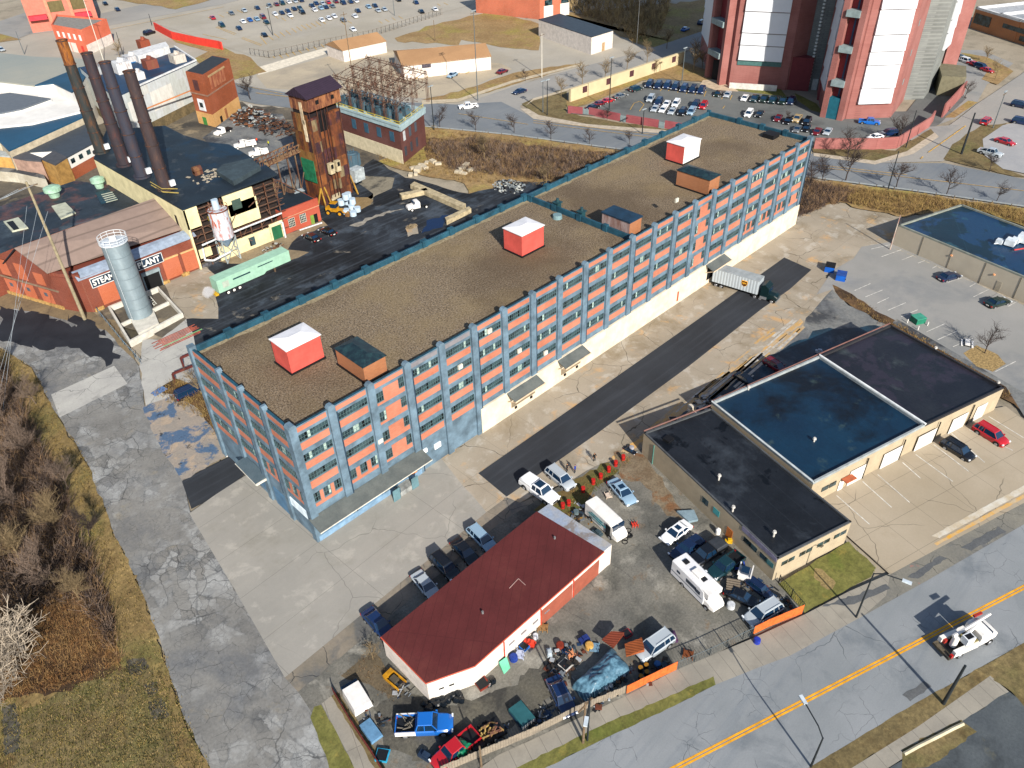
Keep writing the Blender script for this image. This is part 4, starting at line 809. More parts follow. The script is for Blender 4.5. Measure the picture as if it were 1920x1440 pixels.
uq = (bb-aa).normalized(); nq = Vector((uq.y, -uq.x)); wallitem('door', paint('#a58a6a', .7), e, aa, uq, nq, 6, 0, 3, 1.6)
rbk = brickmat('hall_brick', '#a04a30', '#b05a3a'); aa = Vector(G(1012, 37)); bb = Vector(G(1055, 30)); dd = Vector(G(893, 24)); cc = bb+(dd-aa)
e = shed('brick_hall', 'large red brick hall with arched windows at the top edge of the picture', 'building', [aa, bb, cc, dd], 13, rbk, paint('#6b6560', .8), 0)
uq = (bb-aa).normalized(); nq = Vector((uq.y, -uq.x))
for s in (2, 10): wallitem('garage_door', gw, e, aa, uq, nq, s, 0, 5, 4.5); wallitem('window', glass, e, aa, uq, nq, s+.4, 5, 7.2, 3.7)
# far right tan office
tb = brickmat('tan_brick', '#a8683a', '#b57544'); e = empty('school_building', (0, 0, 0), 0, 'tan brick building with strip windows and a grey roof in the top right corner', 'building')
aa = Vector(G(1862, 66)); bb = Vector(G(1960, 98)); n_ = (bb-aa).normalized(); m_ = Vector((-n_.y, n_.x)); 
if m_.x < 0: m_ = -m_
hh = HT(1862, 28, aa); e.location = (aa.x, aa.y, 0)
for (o_, w_, dep, h_) in ((0, 60, 80, hh),): flatblock(e, [tuple(aa), tuple(aa+n_*w_), tuple(aa+n_*w_+m_*dep), tuple(aa+m_*dep)], h_, tb, paint('#8c9298', .7, dirt=.15), .9, .8, paint('#d5d6d6', .6))
a2 = Vector(G(1818, 52)); flatblock(e, [tuple(a2), tuple(a2+n_*22), tuple(a2+n_*22+m_*60), tuple(a2+m_*60)], hh*.98, tb, paint('#a0a4a8', .7), .8, .8, paint('#d5d6d6', .6))
nn2 = -m_
wallitem('strip_window', glass, e, aa, n_, nn2, 3, hh*.5, hh*.72, 50, .2); wallitem('strip_window', glass, e, aa, n_, nn2, 12, hh*.15, hh*.38, 40, .2); wallitem('strip_window', glass, e, a2, n_, nn2, 1, hh*.3, hh*.8, 8, .2)
# ------------------------------------------------------------------ industrial complex
sb = brickmat('steam_brick', '#62291b', '#6e3120', '#7a5040', 1, .45); sb2 = brickmat('infill_brick', '#94482c', '#9d5236', '#a8694a', 1, .2)
creamw = paint('#cfc49a', .8, dirt=.15, sc=.4); darkroof = ground('tar_roof', '#131c24', '#1b262f', .2, .35, 2.5, stains=(('#3b3f42', .3, .58, .68, .7), ('#0b2a40', .1, .54, .62, .6)), rough=.6)
S1 = Vector((3, 82)); S2 = Vector((26.2, 82.6)); SG = Vector((-.6, 87.5)); SH = Vector((-13, 122))
st = empty('steam_plant', (3, 82, 0), 0, 'dark red brick steam plant with a big painted sign and a brown pitched roof', 'factory')
gd_ = (SH-SG).normalized(); HW = 7.8
# apex of the gable from the photo, on the gable plane
d = ray(33, 466); n = Vector((-gd_.y, gd_.x, 0)); t_ = (Vector((SG.x, SG.y, 0))-CPOS).dot(n)/d.dot(n); ap = CPOS+d*t_
sa = (Vector((ap.x, ap.y))-SG).dot(gd_); apz = ap.z; SF = SG+gd_*sa*2
back = Vector((26.2+2, 82.6))+Vector((0, 1))*(SF.y-SG.y+3)
rb('wall', sb, st, MB().prism([S1, S2, back, SF, SG, S1+Vector((-1.8, 2.0))], 0, HW))
mb = MB(); A = SG.to_3d(); B_ = SF.to_3d(); pk = Vector((ap.x, ap.y, apz)); nx = Vector((.4, .15, 0))
for o_ in (0,): mb.loft([[A+Vector((0, 0, HW)), pk, B_+Vector((0, 0, HW))], [A+nx+Vector((0, 0, HW)), pk+nx, B_+nx+Vector((0, 0, HW))]])
rb('gable_wall', sb, st, mb)
brs = corrug('brown_sheet_roof', '#7a6a62', 2.6, .1, .7, 1)
e2 = onX(292, 376, 27)
rt = Vector((27.5, ap.y+1.5, apz+.1)); 
mb = MB(); lo = [Vector((-.2, 86.6, 8.6)), Vector((4.0, 83.4, 8.6))]; 
LA0 = Vector((SG.x-.4, SG.y-.2, 8.55)); LA1 = Vector((27, 85.2, 8.55)); tk = Vector((0, 0, .2))
mb.loft([[LA0, pk+Vector((-.5, 0, .1)), pk+Vector((-.5, 0, .3)), LA0+tk], [LA1, rt, rt+tk, LA1+tk]]); rb('roof', brs, st, mb)
mb = MB(); FB = Vector((SF.x-.4, SF.y, HW)); FC = Vector((27, SF.y+1, HW)); mb.loft([[pk+Vector((-.5, 0, .1)), FB, FB+tk, pk+Vector((-.5, 0, .3))], [rt, FC, FC+tk, rt+tk]]); rb('roof', darkroof, st, mb)
mb = MB()   # curved pale eave
prof = [(0, 8.6), (-.9, 8.45), (-1.8, 8.1), (-2.5, 7.7), (-2.5, 7.5), (0, 7.8)]
mb.loft([[(x, 84.4+a-(x-3)*0.0+(.3 if x > 20 else 0), z) for a, z in prof] for x in (2.4, 27)]); rb('eave', paint('#8794a5', .6, dirt=.2), st, mb)
mb = MB(); mb.loft([[(0, 0, 0)]*1]*1) if 0 else None
rb('eave_end', sb, st, MB().prism([S1+Vector((-.02, .1)), S1+Vector((.5, 2.2)), SG+Vector((.5, .3)), SG], HW-.3, 8.5))
# recessed lighter infill panels, base plinth and sign on the long front
fy = 81.98
def frontx(px, py): return onY(px, py, 82.2)
for (xa, xb) in ((5.2, 9.0), (9.6, 13.2), (18.5, 22.0), (22.7, 25.6)): bxp = MB().box(xa, fy-.0, .9, xb, fy+.4, 5.2); rb('infill_panel', sb2, st, bxp)
rb('lintel', paint('#c9a06f', .8), st, MB().box(18.4, fy-.1, 5.2, 22.1, fy+.3, 5.45).box(22.6, fy-.1, 5.2, 25.7, fy+.3, 5.4))
rb('plinth', paint('#b08d55', .85, dirt=.35, sc=2), st, MB().box(3.2, fy-.25, 0, 5.0, fy+.3, .9).box(17.4, fy-.25, 0, 18.8, fy+.3, .9).box(21.6, fy-.25, 0, 23.2, fy+.3, 1))
(sx0, sz0), (sx1, sz1) = frontx(172, 528), frontx(300, 483)
sz = 6.15
sg = rb('sign', paint('#1d2f42', .6), st, MB().box(sx0-.3, fy-.12, sz-1.0, sx1+.3, fy-.02, sz+1.0))
rb('sign_border', paint('#cfd2d2', .6), st, MB().box(sx0-.35, fy-.17, sz+.92, sx1+.35, fy-.05, sz+1.04).box(sx0-.35, fy-.17, sz-1.04, sx1+.35, fy-.05, sz-.92).box(sx0-.4, fy-.17, sz-1.04, sx0-.28, fy-.05, sz+1.04).box(sx1+.3, fy-.17, sz-1.04, sx1+.42, fy-.05, sz+1.04))
signw = paint('#d9dad6', .6)
x2 = frontx(260, 500)[0]
for body, xo, wd_ in (('STEAM', sx0, 4.1), ('PLANT', x2-.2, sx1-x2)):
    o = text3('lettering', body, signw, None, (xo-3, fy-.14-82, sz-.62), (1, 0, 0), (0, 0, 1), 1.28, wd_, .03, .03); o.parent = st
rb('doorway', blackm, st, MB().box(14.0, fy-.04, 0, 17.3, fy+.5, 4.0)); rb('door_frame', paint('#7d8b90', .6), st, MB().box(13.7, fy-.5, 3.7, 17.5, fy-.05, 4.4).box(13.7, fy-.15, 0, 14.0, fy-.04, 3.7).box(17.3, fy-.15, 0, 17.5, fy-.04, 3.7))
# gable panels and band
gn = Vector((-gd_.y, gd_.x)); 
if gn.x > 0: gn = -gn
for k in range(5):
    s0 = 2.2+k*5.0
    p, a_, b_ = onwall(SG, gd_, gn, s0, .8, 4.0, 3.4, .06); rb('infill_panel', sb2, st, MB().prism(p, a_, b_))
    p, a_, b_ = onwall(SG, gd_, gn, s0+.4, 5.0, 7.6+(1 if 0 < k < 4 else 0), 2.6, .06); rb('infill_panel', sb2, st, MB().prism(p, a_, b_))
    p, a_, b_ = onwall(SG, gd_, gn, s0+1.3, 2.4, 3.2, .9, .1); rb('window', paint('#4c5560', .4), st, MB().prism(p, a_, b_))
p, a_, b_ = onwall(SG, gd_, gn, -.5, 4.3, 4.6, 30, .2); rb('cornice', paint('#7c6a58', .8), st, MB().prism(p, a_, b_))
p, a_, b_ = onwall(SG, gd_, gn, 0, 0, .9, 30, .3); rb('plinth', paint('#b08d55', .85, dirt=.35, sc=2), st, MB().prism(p, a_, b_))
# old tar roofed building behind
ob = empty('boiler_annex', (-5, 110, 0), 0, 'low annex with black tar roof, skylights and green ventilators behind the steam plant', 'factory')
zr = 8.6; op_ = [G(-60, 405, zr), G(0, 388, zr), G(140, 340, zr), G(225, 350, zr), G(262, 340, zr), G(291, 378, zr), G(150, 420, zr), G(33, 462, zr), G(-60, 500, zr)]
rb('wall', sb, ob, MB().prism(op_, 0, zr-.05)); rb('roof', ground('old_tar_roof', '#1a2229', '#27303a', .2, .35, 1.5, stains=(('#5a3a34', .12, .52, .6, .7), ('#3f4a52', .08, .52, .62, .7)), rough=.6), ob, MB().prism(op_, zr-.04, zr+.15))
rb('skylight', paint('#a7aa98', .6), ob, MB().prism([G(98, 390, zr), G(124, 383, zr), G(143, 402, zr), G(115, 413, zr)], zr+.1, zr+.5))
rb('skylight', paint('#a7aa98', .6), ob, MB().prism([G(8, 419, zr), G(36, 411, zr), G(54, 430, zr), G(24, 437, zr)], zr+.1, zr+.5)); rb('skylight_glass', blackm, ob, MB().prism([G(14, 421, zr), G(26, 418, zr), G(38, 433, zr), G(28, 436, zr)], zr+.5, zr+.56))
rb('skylight', paint('#15303f', .4), ob, MB().prism([G(180, 365, zr), G(205, 358, zr), G(222, 375, zr), G(190, 384, zr)], zr+.1, zr+.5)); 
lv = MB()
for k in range(5): a = G(190+k*2.2, 365+k*3.6, zr+.6); b = G(211+k*2.4, 360+k*3.4, zr+.6); lv.tube((*a, zr+.6), (*b, zr+.6), .12, n=4)
rb('louvre', paint('#8d9488', .6), ob, lv)
gv = paint('#8fb09a', .6, dirt=.2)
for px, py, r_ in ((104, 358, 1.7), (188, 341, 1.4)):
    c = G(px, py+12, zr); mb = MB().tube((*c, zr), (*c, zr+1.6), r_*.6, r_*.8, 16); mb.tube((*c, zr+1.6), (*c, zr+2.4), r_*1.1, r_*1.1, 16); mb.tube((*c, zr+2.4), (*c, zr+2.8), r_*1.05, r_*.5, 16); rb('ventilator', gv, ob, mb)
# boiler house carrying the stacks
zb = 14.0; bh = empty('boiler_house', (25, 82, 0), 0, 'tall cream boiler house with a torn open front below four smokestacks', 'factory')
bp = [G(342, 394, zb), G(440, 346, zb), G(487, 311, zb), G(478, 300, zb), G(430, 272, zb), G(390, 268, zb), G(345, 255, zb), G(310, 237, zb), G(200, 245, zb), G(176, 298, zb)]
f0 = Vector(bp[0]); f1 = Vector((48.5, f0.y+1.0)); bp = [tuple(f0), tuple(f1)]+[bp[2]]+bp[3:]
bp[2] = (max(bp[2][0], 50), bp[2][1]+2)
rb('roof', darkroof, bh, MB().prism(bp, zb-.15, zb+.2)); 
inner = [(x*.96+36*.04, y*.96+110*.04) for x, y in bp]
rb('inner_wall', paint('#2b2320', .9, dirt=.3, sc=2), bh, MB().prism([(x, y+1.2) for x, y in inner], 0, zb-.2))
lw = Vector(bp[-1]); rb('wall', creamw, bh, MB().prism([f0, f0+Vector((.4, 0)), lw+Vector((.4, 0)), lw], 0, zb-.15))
yf = f0.y; rb('wall', creamw, bh, MB().box(f0.x, yf, 9.5, f0.x+3, yf+.3, zb-.2).box(f0.x+9.5, yf, 6.4, f0.x+16.2, yf+.3, 11.6).box(f0.x+8.8, yf, 9.0, f0.x+15.8, yf+.3, zb-.2).box(f0.x+5, yf, 0, f0.x+17.5, yf+.3, 3.6).box(f0.x+17.6, yf, 0, f0.x+21, yf+.3, 4.2).box(f0.x+.8, yf, 2.5, f0.x+3.5, yf+.3, 4.5))
rb('wall', paint('#55555a', .8, dirt=.5, sc=2), bh, MB().box(f0.x, yf+.35, 0, f0.x+21, yf+.5, 1.0))
mb = MB(); r2 = random.Random(5)
for k in range(9): x = f0.x+.4+k*2.6; mb.box(x-.1, yf+.05, 0, x+.1, yf+.25, zb-.3)
for z in (2, 4.3, 6, 7.6, 9, 10.4, 11.8, 13.1): mb.box(f0.x, yf+.05, z-.06, f0.x+22.5, yf+.2, z+.06)
for k in range(26):
    x = f0.x+r2.uniform(.5, 22); z = r2.uniform(2, 12.5); mb.tube((x, yf-.1, z), (x+r2.uniform(-2, 2), yf-r2.uniform(-.4, .6), z+r2.uniform(-1.6, 1.6)), .07, n=4)
rb('steel_frame', rusty('frame_rust', '#4a2c1e', '#6a5040', (.4, .6)), bh, mb)
rb('window', paint('#3e4f48', .4), bh, MB().box(f0.x+10.5, yf-.06, 10.2, f0.x+12.6, yf-.01, 12.4)); rb('window', glass, bh, MB().box(f0.x+12.2, yf-.06, 1, f0.x+13.6, yf-.01, 3)); rb('door', paint('#1f5b3c', .6), bh, MB().box(f0.x+18, yf-.08, .1, f0.x+20.4, yf-.01, 3.4))
rb('pipe', paint('#c4c8ca', .5), bh, MB().path([(f0.x+1.6, yf-.5, 5.6), (f0.x+4.5, yf-.6, 5.8), (f0.x+12, yf-.5, 5.9), (f0.x+21, yf-.5, 6.0)], .2))
rb('duct', paint('#c4c8ca', .5), bh, MB().path([(f0.x+1.5, yf-.7, 5), (f0.x+1.2, yf-.9, 2.4), (f0.x+2.5, yf-2, 2.2), (f0.x+6.5, yf-2.3, 2.8)], .22))
rb('machine', paint('#b9a51f', .6), bh, MB().box(f0.x+5.5, yf+.4, 5.6, f0.x+7, yf+1.1, 7).box(f0.x+5, yf+.3, 9.6, f0.x+6, yf+1.0, 10.4))
mb = MB(); wr = [(f0.x+.02, zb)]
for k in range(8):
    yy = f0.y+4+k*5
    if yy < lw.y-2: rb('window', blackm, bh, MB().box(f0.x-.12, yy, 8.5, f0.x-.02, yy+1.5, 11.5) if k % 2 == 0 else MB().box(f0.x-.12, yy, 9.5, f0.x-.02, yy+1.2, 11.4))
mb = MB(); c = G(398, 334, zb)
for k in range(70):
    a = c[0]+r2.gauss(2, 2.6); b = c[1]+r2.gauss(1, 1.4); s = r2.uniform(.1, .5); mb.obox((a, b, zb+.24), r2.uniform(0, 3), s, s*.6, .05)
tag(rb('debris', paint('#a49a88', .9), bh, mb), kind='stuff')
c = G(372, 328, zb); rb('roof_vent', rusty('vent_rust', '#4a2a22', '#6a4a30'), bh, MB().box(c[0]-.9, c[1]-.7, zb+.2, c[0]+.9, c[1]+.7, zb+1.0).tube((c[0]-.9, c[1], zb+1.3), (c[0]+.9, c[1], zb+1.3), .75, n=10))
c = G(290, 345, zb); rb('roof_frame', paint('#9c8a4a', .7), bh, MB().path([(*G(285, 351, zb), zb+.5), (*G(307, 364, zb), zb+.5), (*G(336, 366, zb), zb+.5)], .12).path([(*G(285, 351, zb), zb+1.2), (*G(307, 364, zb), zb+1.2), (*G(336, 364, zb), zb+1.2)], .1))
# the raised roof at the right end of the boiler house
zt = 15.2; rb('raised_roof', ground('patched_roof', '#2a3338', '#37444a', .3, .3, 2, rough=.7), bh, MB().prism([G(405, 320, zt), G(437, 340, zt), G(488, 311, zt), G(470, 296, zt), G(418, 308, zt)], zb+.2, zt))
# smokestacks: each its own part of nothing else, standing on the roof
stk = [((190, 285), (112, 76), '#24292a', '#5a3a20', 1), ((234, 309), (160, 100), '#2b262c', '#4a2c28', 0), ((267, 331), (193, 117), '#2c2e3a', '#40302e', 0), ((311, 354), (231, 135), '#30282b', '#4d3830', 0)]
labs = ['leftmost smokestack with orange rusted top sections', 'second smokestack from the left, dark plum with rust streaks', 'third smokestack from the left, blue grey with a dark rim', 'rightmost smokestack, brown with an orange rim']
for (bs, tp, c1, c2, ora), lb in zip(stk, labs):
    x, y = G(*bs, zb+.2); H = min(HT(*tp, (x, y)), 46); 
    s = empty('smokestack', (x, y, zb+.2), 0, lb, 'smokestack', 'steel smokestacks on the boiler house roof'); L = H-zb-.2
    m1 = rusty('stack_'+c1[1:], c1, c2, (.5, .72), True, .7); r0 = 1.35; nseg = 5
    mb = MB()
    for k in range(nseg-(1 if ora else 0)): mb.tube((0, 0, L*k/nseg), (0, 0, L*(k+1)/nseg), r0-.05*k, r0-.05*k-.03, 24, caps=False)
    mb.tube((0, 0, 0), (0, 0, .4), r0+.5, r0+.5, 24); mb.build('shaft', m1, s, True)
    if ora:
        mb = MB()
        for k in (4,): mb.tube((0, 0, L*k/nseg), (0, 0, L*(k+1)/nseg), r0-.05*k, r0-.05*k-.03, 24, caps=False)
        mb.build('upper_shaft', rusty('stack_orange', '#8a541e', '#40241c', (.42, .62)), s, True)
    mb = MB(); [mb.ring((0, 0), r0-.05*k+.08, L*k/nseg, .09, 24) for k in range(1, nseg)]; mb.ring((0, 0), r0-.2, L, .12, 24); mb.build('band', rusty('band_rust', '#2d2626', '#5d3a28'), s)
    mb = MB(); mb.tube((0, 0, L-.4), (0, 0, L-.35), r0-.25, r0-.25, 20); mb.build('flue', blackm, s)
    bx('access_door', paint('#c8cdd0', .5), s, (.6, -1.75, .8, 1.7, -1.2, 2.0))
# red brick small building with green door
rbx = empty('red_brick_building', (47.2, 82.4, 0), 0, 'small bright red brick building with grid windows and a green door facing the black yard', 'building')
rdb = brickmat('red_brick', '#963f2c', '#a34833', '#8a4a38', 1, .3); Q0 = (47.2, 82.4); hq = 5.4
rb('wall', rdb, rbx, MB().box(47.2, 82.4, 0, 56.8, 100, hq)); rb('roof', darkroof, rbx, MB().box(47.5, 82.7, hq, 56.6, 99.8, hq+.08)); rb('stained_parapet', rdb, rbx, MB().box(47.2, 82.38, hq, 56.8, 82.75, hq+.5))
rb('roof_patch', paint('#9aa4a8', .7), rbx, MB().prism([G(545, 358, hq), G(565, 354, hq), G(572, 358, hq), G(553, 364, hq)], hq+.09, hq+.16))
for x in (48.3, 51.3): rb('window', glass, rbx, MB().box(x, 82.3, 1.5, x+1.6, 82.38, 3.6)); fm = MB(); [fm.box(x+k*.4-.03, 82.26, 1.5, x+k*.4+.03, 82.3, 3.6) for k in range(5)]; [fm.box(x, 82.26, 1.5+k*.52, x+1.6, 82.3, 1.56+k*.52) for k in range(5)]; rb('window_frame', paint('#c9c5b6', .6), rbx, fm)
dr = rb('door', paint('#6d8a3c', .6), rbx, MB().box(54.0, 82.28, 0, 54.9, 82.38, 2.4)); rb('doorway', blackm, rbx, MB().box(54.9, 82.3, 0, 55.9, 82.38, 2.4)); rb('string_course', paint('#b8866a', .8), rbx, MB().box(47.2, 82.26, 4.0, 56.8, 82.38, 4.15))
MBp = MB().tube((0, 0, 0), (0, 0, 4.0), .22, .22, 10).tube((0, 0, 3.9), (-.2, .8, 3.9), .2, .2, 8).tube((0, 0, 0), (0, 0, .1), 1.0, 1.0, 14); c = G(536, 447)
tag(MBp.build('vent_pipe', paint('#c7cbd0', .5), None, True, loc=(c[0], c[1], 0)), 'white upright vent pipe in front of the red brick building', 'pipe')
a = G(562, 434); b = G(604, 420); tag(MB().tube((a[0], a[1], .25), (b[0], b[1], .25), .22, .22, 10).build('pipe', paint('#c7cbd0', .5), None, True), 'long white pipe lying along the foot of the red brick building', 'pipe')
# ---- white long building with brick tower
wl = empty('white_mill', (54, 168, 0), 0, 'long white panelled mill with blue roofs and rusty rooftop machines', 'factory')
z1 = 13.5; wp = [G(256, 166, z1), G(368, 116, z1), G(330, 92, z1), G(238, 100, z1), G(185, 112, z1), G(130, 130, z1)]; wp = [G(256, 166, z1), G(368, 116, z1), G(328, 90, z1), G(150, 128, z1), G(215, 185, z1)]
mpan = panels('mill_panels', ['#b8bab6', '#aab0ae', '#c4c4be', '#b0b6b8'], 4.2, 5.5, '#77756a', .8, .12)
rb('wall', mpan, wl, MB().prism(wp, 3.2, z1)); rb('base_wall', ground('ivy_wall', '#4f4632', '#6a5c42', .4, .4, 2), wl, MB().prism([(x*.995+.3, y*.995+.8) for x, y in wp], 0, 3.2))
rb('roof', ground('blue_roof', '#152c44', '#1c3a58', .15, .2, 1.5, stains=(('#3b2c30', .1, .54, .62, .6),), rough=.6), wl, MB().prism(wp, z1, z1+.3))
rb('parapet', paint('#c7c9ca', .7), wl, MB().tube((*wp[0], z1+.5), (*wp[1], z1+.5), .3, n=4).tube((*wp[1], z1+.5), (*wp[2], z1+.5), .3, n=4))
rb('rust_band', paint('#b5764a', .8), wl, MB().tube((*G(262, 209, 8), 8.0), (*G(362, 168, 8), 8.0), .22, n=4))
for (px, py, s, h_, hx) in ((232, 137, 2.2, 3.2, '#b9bcbe'), (284, 129, 1.8, 2.6, '#6a3a2e'), (335, 118, 1.9, 2.4, '#a9a59c'), (262, 150, 1.4, 2.0, '#c2c4c4'), (272, 92, 1.6, 2.6, '#7a3a26'), (250, 116, 2.2, 1.8, '#a8aaac'), (183, 140, 2.0, 2.2, '#8a8f92')):
    c = G(px, py, z1); rb('rooftop_machine', rusty('machine_'+hx[1:], hx, '#6b4632', (.5, .75)), wl, MB().box(c[0]-s, c[1]-s, z1+.3, c[0]+s, c[1]+s, z1+.3+h_).tube((c[0], c[1], z1+h_), (c[0]+.3, c[1], z1+h_+1.2), s*.5, s*.4, 8))
rb('penthouse', paint('#c5c6c6', .7), wl, MB().prism([G(260, 112, 15), G(318, 92, 15), G(312, 84, 15), G(246, 103, 15)], z1, 16))
rb('tarpaulin', paint('#2f6fa8', .5, dirt=.3), wl, MB().prism([G(212, 128, z1+.4), G(255, 116, z1+.4), G(262, 108, z1+.4), G(222, 118, z1+.4)], z1+.35, z1+.6))
bt = empty('brick_tower', (71, 160, 0), 0, 'square rust red brick tower with a tan base at the end of the white mill', 'tower')
zt = 15.0; c0 = Vector(G(405, 240)); c1 = Vector(G(452, 205)); c3 = Vector(G(374, 232)); c2 = c1+(c3-c0); zt = HT(388, 140, c0)
tbr = brickmat('tower_brick', '#7f3d20', '#934a28', '#6b4634', 1, .4); tp_ = [c0, c1, c2, c3]
rb('wall', tbr, bt, MB().prism(tp_, 4, zt)); rb('base', ground('tan_stone', '#a8804e', '#b58e5c', .3, .2, 2), bt, MB().prism([tuple(p*1.0+((p-(c0+c2)/2)*.012)) for p in tp_], 0, 4))
rb('roof', paint('#2a2e33', .7), bt, MB().prism([tuple((c0+c2)/2+(p-(c0+c2)/2)*.93) for p in tp_], zt, zt+.1)); rb('band', paint('#8a6a58', .8), bt, MB().prism([tuple((c0+c2)/2+(p-(c0+c2)/2)*1.02) for p in tp_], 9.3, 9.7))
ub_ = (c1-c0).normalized(); nb_ = Vector((ub_.y, -ub_.x)); ul_ = (c3-c0).normalized(); nl_ = Vector((-ul_.y, ul_.x))
wallitem('louvre', rusty('louvre_rust', '#7a3a2a', '#a06a4a', (.4, .6)), bt, c0, ub_, nb_, 3, 10.5, 14, 9, .12); wallitem('lintel', paint('#a08662', .8), bt, c0, ub_, nb_, 2.6, 14, 14.5, 10, .2)
wallitem('window_panel', paint('#d0d2d6', .6), bt, c0, ul_, nl_, 2.4, 4.6, 8, 3, .1); wallitem('window', glass, bt, c0, ul_, nl_, 3.2, 5.6, 7, 1.5, .14); wallitem('door', paint('#3f7a3a', .7), bt, c0, ul_, nl_, 3.4, 0, 2.6, 1.8, .1); wallitem('window', paint('#4a2a2a', .7), bt, c0, ul_, nl_, 3, 10.5, 13.5, 2.2, .1)
wallitem('doorway', paint('#8a5a3a', .8), bt, c0, ub_, nb_, 7, .3, 3.4, 1.2, .1); wallitem('window', blackm, bt, c0, ub_, nb_, 3.5, .4, 2.2, 1.2, .1)
# ---- left hand factories
lf = empty('white_factory', (0, 180, 0), 0, 'large white factory with stepped blue and pale roofs at the left edge', 'factory')
zz1 = 9; lwht = paint('#cfcdc8', .8, dirt=.1, sc=.2)
pale = ground('pale_roof', '#7c827e', '#8c8c82', .03, .06, 1.5, streak=(0, '#7d8280', .5), rough=.8); blu = ground('ridge_blue_roof', '#123448', '#1a4560', .05, .15, 2, rough=.55); grr = corrug('grey_sheet_roof', '#5d646c', 1.2, .12, .7, 3)
def slab(nm, lab, px, z, wm, rm, t=.4, zb_=0, par=None): 
    p = [G(x, y, z) for x, y in px]; e = empty(nm, (p[0][0], p[0][1], 0), 0, lab, 'factory'); rb('wall', wm, e, MB().prism(p, zb_, z)); rb('roof', rm, e, MB().prism(p, z+.003, z+t)); return e
bpy.data.objects.remove(lf)
slab('pale_roof_hall', 'wide factory hall with a pale green grey flat roof at the left edge', [(-80, 145), (66, 163), (160, 125), (178, 116), (150, 112), (60, 108), (-80, 92)], 11, lwht, pale)
slab('white_factory', 'white walled factory wing with a small dark roof left of the smokestacks', [(100, 158), (135, 175), (150, 165), (170, 130), (150, 128), (66, 162)], 11.6, lwht, blu)
e = slab('white_wing', 'low white wing with a slate grey gabled roof at the left edge', [(-80, 215), (0, 215), (40, 207), (96, 187), (20, 176), (-80, 190)], 9.5, lwht, grr)
slab('white_step', 'white stepped wall block beside the teal roofed factory', [(-80, 245), (-60, 244), (60, 232), (150, 210), (153, 190), (102, 168), (66, 165), (20, 176), (98, 188), (40, 208), (-80, 216)], 8.8, lwht, lwht, .1)
slab('teal_roof_factory', 'factory wing with a deep teal flat roof at the left edge', [(-80, 272), (0, 268), (17, 285), (155, 222), (156, 216), (115, 208), (60, 232), (-80, 246)], 8.0, paint('#b0a58f', .8), blu)
e = slab('slate_roof_house', 'building with slate blue roof and white end wall left of the boiler house', [(50, 287), (102, 284), (126, 297), (176, 270), (192, 262), (172, 226), (158, 230)], 6.0, lwht, corrug('slate_sheet', '#3a424b', .9, .15, .6, 3), .3)
p0 = Vector(G(126, 297, 6)); p1 = Vector(G(176, 270, 6)); u5 = (p1-p0).normalized(); n5 = Vector((u5.y, -u5.x)); n5 = n5 if n5.y < 0 else -n5
for k in range(4): wallitem('window', glass, e, p0, u5, n5, .8+k*3, 4.2, 5.4, 1.4)
wallitem('brick_base', tbr, e, p0, u5, n5, -.2, .0, 3.2, 16, .15)
slab('tan_house', 'tan gabled brick house in front of the slate roofed building', [(78, 300), (102, 285), (126, 297), (104, 311)], 6.2, paint('#a58048', .8, dirt=.25), paint('#45464a', .7))
slab('pinkish_house', 'pinkish brick gable building beside the tan house', [(22, 297), (50, 287), (80, 298), (78, 304), (50, 302)], 6.1, paint('#9c8072', .8, dirt=.2), paint('#4a4b50', .7))
slab('yellow_store', 'yellow ochre walled store at the left edge', [(-60, 285), (0, 284), (16, 288), (22, 296), (0, 294), (-60, 290)], 6.0, paint('#b88f50', .8, dirt=.2), paint('#9aa0a0', .7))
slab('whitewashed_wall', 'low whitewashed retaining block under the pinkish house', [(-40, 309), (28, 314), (82, 328), (86, 336), (30, 324), (-40, 318)], 3.0, ground('white_wash', '#b3aea0', '#9b9484', .3, .15, 2), m_mud, .05)
# ---- elevator tower (rusty coal tower)
ET = empty('coal_tower', (64, 93.5, 0), 0, 'tall rusty corrugated coal elevator tower with a purple metal roof', 'tower')
e0 = Vector(G(608, 388)); e1 = Vector(G(656, 352)); 
ct = panels('rust_panels', ['#3f242c', '#5d3420', '#6f4526', '#33202a', '#4f2c1c', '#75684e', '#44261e', '#7d4c28'], 1.6, 2.6); ct2 = panels('rust_panels_side', ['#60401f', '#6e4a24', '#452819', '#2f1e27', '#7a5a30'], 1.2, 4.5)
e1 = e0+Vector((9.6, 1.2)); eu = (e1-e0).normalized(); ev = Vector((-eu.y, eu.x)); W_, D_ = 9.6, 5.6
HTop = min(HT(583, 182, e0), 34)
rb('shaft', ct, ET, MB().prism([e0, e0+eu*2.6, e0+eu*2.6+ev*.8, e0+eu*W_*.62+ev*.8, e0+eu*W_*.62, e1, e1+ev*D_, e0+ev*D_], 0, HTop-5))
rb('side_cladding', ct2, ET, MB().prism([e0-eu*.12+ev*.1, e0-eu*.02+ev*.1, e0-eu*.02+ev*D_, e0-eu*.12+ev*D_], 9, HTop-4))
rb('head_house', rusty('head_rust', '#8a5c3c', '#4f2c22', (.4, .58)), ET, MB().prism([e0-ev*.8, e1-ev*.8, e1+ev*D_, e0+ev*D_], HTop-3.2, HTop))
for s_ in (2.2, 6.8): q = e0-ev*.82+eu*s_; rb('window', blackm, ET, MB().prism([q, q+eu*.9, q+eu*.9-ev*.06, q-ev*.06], HTop-2.0, HTop-1.1))
rb('opening', blackm, ET, MB().prism([e0+eu*3.2+ev*.74, e0+eu*6.0+ev*.74, e0+eu*6.0+ev*.8, e0+eu*3.2+ev*.8], HTop-9, HTop-5))
